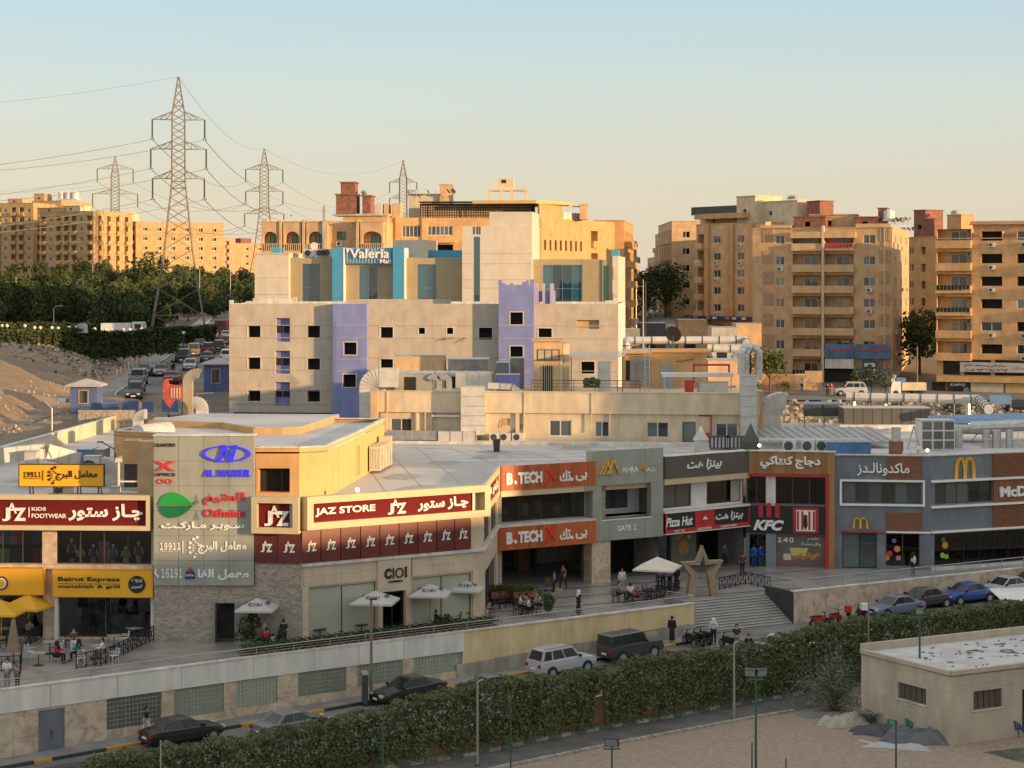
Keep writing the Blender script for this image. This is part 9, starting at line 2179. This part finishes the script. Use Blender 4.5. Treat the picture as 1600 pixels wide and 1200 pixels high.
bush=tree_proto(1.5,.75,520,.10,LEAF_M,8,trunk=.05);plant_tree(bush,'leafy potted bush at the end of the plaza planters',pl(857,962),.95,0,'bush',name='potted_bush');plant_tree(bush,'leafy bush at the left of the first coffee parasol',pl(384,1010),1.2,2,'bush',name='potted_bush');plant_tree(bush,'leafy bush below the third coffee parasol',pl(694,985),.7,1,'bush',name='potted_bush')
# black lattice screens
def screen(label,pts,h=.85):
    t=thing('lattice_fence',label,'fence',pts[0]);o=Vector(pts[0]);pp=[Vector(p)-o for p in pts]
    for a,b in zip(pp[:-1],pp[1:]):
        n=max(1,round((b-a).length/.75))
        for i in range(n):
            p,q=a+(b-a)*i/n,a+(b-a)*(i+1)/n;u=Vector((0,0,1));mb=MB()
            mb.bar(p,p+u*h,.05).bar(p+u*h,q+u*h,.05).bar(p+u*.08,q+u*.08,.04).bar(p+u*.08,q+u*h,.03).bar(q+u*.08,p+u*h,.03).bar((p+q)/2+u*.08,(p+q)/2+u*h,.03);mb.build('fence_panel',IRON,t)
        MB().bar(b,b+Vector((0,0,h)),.05).build('post',IRON,t)
    return t
screen('black lattice fence round the front of the left cafe',[pl(119,1046),pl(165,1037),pl(200,1020),pl(240,1000)]);screen('black lattice fence with flowers left of the man in brown',[pl(40,1010),pl(65,998),pl(88,988)]);screen('black lattice fence at the lower left cafe corner',[pl(-8,1050),pl(32,1048),pl(34,1030)]);screen('black lattice fence behind the top of the steps',[pl(1124,922),pl(1165,912),pl(1204,921)]);screen('black lattice fence around the beige parasol group',[pl(1008,940),pl(1045,931),pl(1062,922)],.7)
# star, trolley, advertising box
t=thing('star_arch','big golden five pointed star frame standing on the plaza','star',pl(1096,932),.35);sx_=.0448
S_=lambda px,py:((px-1098)*sx_*1.03,(931-py)*sx_)
GM=mat('gold_mesh',(.33,.25,.16),.6,metal=.1,var=.35,scale=8,bump=.5)
for ms in (0,1):
    for nm,pg in (('star_leg',[(1064,876),(1075,881),(1090,895),(1084,931),(1072,931),(1079,898)]),('star_arm',[(1064,875.5),(1091,875),(1093,881),(1076,880.5)]),('star_point',[(1099,851),(1099,864),(1094,882),(1089,875)])):
        q=[S_(px,py) for px,py in pg]
        if ms:q=[(-x+.045,z) for x,z in q][::-1]
        MB().slab(q[::-1],-.22-.004*ms,.22).build(nm,GM,t)
t=thing('shopping_trolley','dark shopping trolley pushed by the child','trolley',pl(858,924));MB().box(-.3,.3,-.25,.25,.35,.95).build('basket',METALD,t)
for x in (-.25,.25):MB().cyl((x,-.2,.06),(x,.2,.06),.06,n=8).build('wheel',RUBBER,t);MB().bar((x,0,.06),(x,0,.4),.04).build('leg',METALD,t)
one('yellow_wet_floor_sign',MB().box(-.3,.3,-.05,.05,0,.12),YSIGN,'small yellow object on the floor beside the child','floor sign',loc=pl(872,922))
p,a=along(RW,570,2.0);t=thing('advertising_box','upright dark advertising box at the kerb beside the tall street pole','advertising box',(p.x,p.y,roadz(p.x)+.1),a+1.1);MB().box(-.55,.55,-.15,.15,0,1.75).build('cabinet',METALD,t);MB().box(-.48,.48,-.17,-.15,.15,1.65).build('poster',mat('faded_poster',(.13,.10,.10),.5,var=.4,scale=3),t);MB().box(-.6,.6,-.18,.18,1.75,1.8).build('cap',METAL,t)
# motorcycles
def moto(label,loc,rz,body,box=None):
    t=thing('motorcycle',label,'motorcycle',loc,rz)
    for x in (-.62,.62):q=MB().cyl((x,-.06,.3),(x,.06,.3),.3,n=14).build('wheel',RUBBER,t);MB().cyl((x,-.07,.3),(x,.07,.3),.17,n=8).build('rim',METAL,q)
    MB().slab([(-.5,.45),(.3,.4),(.45,.75),(.1,.85),(-.15,.72),(-.75,.8),(-.75,.65)],-.13,.13).build('body',body,t);MB().box(-.7,.0,-.14,.14,.76,.84).build('seat',BLACK,t)
    MB().bar((.62,0,.3),(.42,0,1.0),.06).bar((.42,-.32,1.02),(.42,.32,1.02),.04).build('fork',METALD,t);MB().ball((.55,0,.9),.1,8,6).build('headlamp',HEAD,t)
    if box:MB().box(-1.0,-.55,-.25,.25,.85,1.3).build('delivery_box',box,t)
    return t
for k,(px,off) in enumerate(((1078,2.6),(1090,2.7),(1100,2.6),(1136,5.0))):p,a=along(RQ,px,off);moto(('leftmost black motorcycle parked at the foot of the yellow wall','second black motorcycle at the foot of the yellow wall','third black motorcycle near the woman in white','black motorcycle right of the woman in white')[k],(p.x,p.y,roadz(p.x)),a+1.4,BLACK)
for k,(px,c,b) in enumerate(((1281,REDM,None),(1305,REDM,None),(1326,BLACK,REDP),(1345,BLACK,LETW))):p,a=along(RQ2,px,2.2);moto(('red scooter with a round mirror, leftmost under the stone wall','second red scooter under the stone wall','delivery motorcycle with a bright red box','delivery motorcycle with a white box')[k],(p.x,p.y,roadz(p.x)),a+.4*k,c,b)
p=hill_pt(270,580);moto('motorcycle riding down between the queued cars',tuple(p),R(-95),BLACK);person('rider in black on the motorcycle between the queued cars',(p.x,p.y,p.z+.35),d_(-95),'sit',cB,cB)
for k in range(11):
    Y=238+k*4.6;one('bollard',MB().cyl((0,0,0),(0,0,.9),.12,n=6),CONC_L,'short pale bollard in the row at the edge of the hill road','bollard','bollards beside the hill road',(kerbx(Y)-2.8,Y,road2z(0,Y)+.1))
# ---------------- poles
def pole(name,label,px,Y,z0,py_top,r,m,extra=None,cat='pole'):
    h=PZ(py_top,Y)-z0;t=thing(name,label,cat,(PX(px,Y),Y,z0));MB().cyl((0,0,0),(0,0,h),r,r*.7,8).build('shaft',m,t);MB().box(-r*2,r*2,-r*2,r*2,0,.06).build('foot_plate',METALD,t)
    if extra:extra(t,h)
    return t
def arm(d,up=.25,box=True):
    def f(t,h):MB().tube([(0,0,h),(d*.4,0,h+up),(d,0,h+up+.05)],.035,6).build('arm',METAL,t);MB().box(min(d,d*1.5),max(d,d*1.5),-.1,.1,h+up,h+up+.1).build('lamp_head',METAL,t) if box else None
    return f
def flood(n,s=.35,dirs=(-1,)):
    def f(t,h):
        MB().box(-.4,.4,-.04,.04,h-.35,h-.28).build('cross_bar',GREENPAINT,t)
        for k in range(n):
            x=(k-(n-1)/2)*.55;q=MB(Matrix.Translation((x,0,h+.05)) @ Matrix.Rotation(.5*(k-.5),4,'Z') @ Matrix.Rotation(R(25),4,'X')).box(-s*.7,s*.7,-.1,.1,-s*.5,s*.5);q.build('floodlight_case',METALD,t)
            q=MB(Matrix.Translation((x,0,h+.05)) @ Matrix.Rotation(.5*(k-.5),4,'Z') @ Matrix.Rotation(R(25),4,'X')).box(-s*.6,s*.6,-.12,-.1,-s*.4,s*.4);q.build('floodlight_glass',mat('floodlight_glass',(.25,.27,.28),.15),t)
    return f
p,a=along(RW,580,2.15);pole('street_lamp','tall brown grey street pole in front of the coffee shop',580,p.y,roadz(p.x),936,.10,mat('dull_brown_steel',(.20,.165,.13),.7),lambda t,h:MB().box(-.1,.35,-.08,.08,h-.05,h+.05).build('lamp_head',METALD,t),'street lamp')
pole('garden_lamp','grey curved top lamp post rising in front of the hedge, left of centre',746,104.5,zl,1066,.07,RAIL,arm(.3,.08,False),'lamp post')
pole('garden_lamp','grey lamp post in front of the hedge right of centre',1147,115.5,zl,1006,.08,RAIL,arm(.25,.1,False),'lamp post')
pole('garden_lamp','thin grey post at the lower left in front of the hedge',251,92,-3.6,1157,.05,RAIL,None,'post')
pole('fence_post','slim dark green post before the hedge, left of centre',798,103,zl,1092,.045,GREENPAINT,None,'post');pole('light_pole','green pole with two cross bars before the hedge',598,99,zl,1135,.07,GREENPAINT,lambda t,h:MB().box(-.4,.45,-.03,.03,h-.1,h-.05).box(-.35,.35,-.03,.03,h-.85,h-.8).build('cross_bar',METALD,t),'pole')
pole('light_pole','short green pole with one square floodlight at the bottom edge',956,97,zl,1160,.06,GREENPAINT,flood(1,.5),'floodlight pole');pole('light_pole','green pole carrying two floodlights over the sand',1181,99,zl,1052,.07,GREENPAINT,flood(2,.4),'floodlight pole');pole('light_pole','tall dark green pole with a small floodlight beside the hut',1437,113.5,zl,956,.08,GREENPAINT,flood(1,.32),'floodlight pole')
pole('wooden_pole','slanting bare wooden pole behind the hut corner',1357,122,zl,932,.06,mat('bare_wood',(.30,.20,.12),.8),None,'pole');pole('fence_post','green post standing before the grey tarpaulin heap',1400,101,zl,1124,.06,GREENPAINT,None,'post');pole('fence_post','short green post at the bottom edge, left of the pair',1175,97.5,zl,1160,.05,GREENPAINT,None,'post');pole('fence_post','shortest green post at the bottom edge',1228,97,zl,1185,.05,GREENPAINT,None,'post')
for k,(px,Y,py,z0_) in enumerate(((1241,760,0,0),)):pass
for k,(px,Y,py,lab) in enumerate(((25,345,433,'street lamp rising from the park hedges at the far left'),(145,500,412,'slim park lamp before the yellow blocks'),(312,430,420,'slim white lamp post right of the big pylon'),(360,430,422,'slim white lamp post near the white mall wing'),(985,330,450,'left one of two lamp posts at the central street mouth'),(994,335,451,'right one of two lamp posts at the central street mouth'),(84,300,482,'short lamp above the arched hedge'))):pole('street_lamp',lab,px,Y,gz(PX(px,Y),Y),py,.09,METAL,arm(.9,.35),'street lamp')
one('wooden_utility_pole',MB().cyl((0,0,0),(0,0,12),.14,.1,7),mat('bare_wood',(.3,.2,.12)),'brown utility pole in the middle of the central street mouth','pole',loc=(PX(1009,300),300,10));one('wooden_utility_pole',MB().cyl((0,0,0),(0,0,6.4),.12,.1,7),mat('rusty_steel',(.22,.13,.09)),'rusty pole beside the right hand garden fence','pole',loc=(PX(1433,262),262,7));one('white_road_sign',MB().box(-.9,.9,-.05,.05,3,4).cyl((0,0,0),(0,0,3),.06,n=6),WHITE,'small white sign board at the mouth of the central street','sign',loc=(PX(989,322),322,12))
one('bird',MB().add([(-.5,0,.15),(0,-.12,0),(.5,0,.2),(0,.2,0)],[(0,1,3),(1,2,3)]).ball((0,0,0),.1,6,4,sy=2),METALD,'small dark bird flying between the pylons and the brick tower','bird',loc=(PX(455,250),250,PZ(337,250)))
# ---------------- heap of tarpaulins and chairs by the hut
def tarp(label,px,py,w_,d,h,m,seed,rz=0.):
    rr=random.Random(seed);nx,ny=34,22;V=[];ph=[rr.uniform(0,6) for _ in range(6)]
    for j in range(ny+1):
        for i in range(nx+1):
            u,v=i/nx*2-1,j/ny*2-1;e=min(1,2.2*max(0,1-abs(u)**1.5))*min(1,2.2*max(0,1-abs(v)**1.5));wv=1+.12*math.sin(3*v+ph[0])
            z=.62*h*e*(.55+.28*math.sin(u*5+ph[1]+v*2)*math.cos(v*3+ph[2])+.2*abs(math.sin(v*7+ph[2]+u*4))+.26*abs(math.sin(u*8+ph[3]-v*6))+.2*abs(math.sin(v*11+ph[4]+u*9)))
            V.append((u*w_/2*wv+.12*math.sin(v*6+ph[4]),v*d/2*(1+.15*math.sin(u*4+ph[5])),max(z,0)+.012))
    F_=[(j*(nx+1)+i,j*(nx+1)+i+1,(j+1)*(nx+1)+i+1,(j+1)*(nx+1)+i) for j in range(ny) for i in range(nx)]
    me=bpy.data.meshes.new('tarpaulin');me.from_pydata(V,[],F_);me.materials.append(m);me.polygons.foreach_set('use_smooth',[True]*len(F_));x,y,z=pl(px,py,zl);return tag(put('tarpaulin',me,None,(x,y,z),rz),label,'tarpaulin')
tarp('pale cream tarpaulin left of the heap',1322,1132,3.0,1.5,.75,mat('cream_sheet',(.40,.37,.29),.8,var=.15,scale=2),1,.3);tarp('brown blanket between the cream sheet and green chairs',1368,1128,2.0,1.3,.6,mat('brown_blanket',(.15,.11,.09),.9,var=.2),2);tarp('dark grey crumpled tarpaulin in the middle of the heap',1372,1146,2.8,1.6,.6,mat('charcoal_sheet',(.07,.072,.08),.7,var=.2),3,-.3);tarp('big grey folded tarpaulin at the front of the heap',1432,1158,3.6,1.9,.95,mat('slate_sheet',(.13,.135,.145),.7,var=.2,scale=2),4,-.15);tarp('white sheet under the grey tarpaulin',1402,1168,3.4,1.0,.25,mat('white_sheet',(.42,.43,.42),.8),5,-.3);tarp('flat grey cloth behind the cream sheet',1285,1118,2.6,.9,.2,mat('faded_sheet',(.20,.21,.22),.9),6,.2);tarp('green sheet beside the hut wall',1468,1152,1.4,1.3,.5,mat('green_sheet',(.02,.16,.10),.6),7,-.4)
GC=mat('green_plastic',(.04,.30,.22),.45)
def monobloc(label,px,py,rz,m):
    t=thing('plastic_chair',label,'chair',pl(px,py,zl),rz);MB().box(-.25,.25,-.23,.23,.42,.46).build('seat',m,t)
    mb=MB()
    for k in range(9):
        a=math.pi*k/8;a2=math.pi*(k+1)/8 if k<8 else a;mb.bar((-.27*math.cos(a),.05+.25*math.sin(a)*.9,.46),(-.29*math.cos(a),.08+.3*math.sin(a)*.9,.64+.24*math.sin(a)),.06,.03)
    mb.tube([(-.29*math.cos(math.pi*k/8),.08+.3*math.sin(math.pi*k/8)*.9,.64+.24*math.sin(math.pi*k/8)) for k in range(9)],.03,6);mb.build('backrest',m,t)
    for x in (-.25,.25):
        for y in (-.2,.24):MB().bar((x*1.15,y*1.2,0),(x,y,.44),.06).build('leg',m,t)
    return t
monobloc('teal plastic armchair standing upright in the heap',1395,1146,2.6,GC);monobloc('teal plastic armchair facing away nearer the hut',1424,1146,1.9,GC);monobloc('dark blue plastic chair against the hut wall at the right edge',1590,1150,2.2,mat('navy_plastic',(.02,.06,.20),.45))
one('wooden_plank',MB().box(-1.0,1.0,-.06,.06,0,.05),CONC_L,'pale plank lying in front of the dark tarpaulin','plank',loc=pl(1363,1162,zl),rz=-.9);one('green_artificial_turf',MB().add([(0,0,.01),(12,5,.01),(13,-6,.01),(4,-6,.01)],[(0,3,2,1)]),mat2('worn_turf',(.05,.085,.05),(.15,.11,.07),1.2,bump=.3,fine=.2),'worn green turf mat beside the hut','turf mat',loc=(25.5,107.5,zl))
one('blue_awning',MB().box(0,2.6,0,1.6,2.4,2.55).add([(0,0,1.5),(2.6,0,1.5),(2.6,0,2.4),(0,0,2.4)],[(0,1,2,3)]).cyl((.1,.1,0),(.1,.1,2.4),.05,n=6).cyl((2.5,.1,0),(2.5,.1,2.4),.05,n=6),BLUEC,'small blue street awning beside the dark car at the right','awning',loc=(PX(1540,238),236,gz(PX(1540,236),236)))
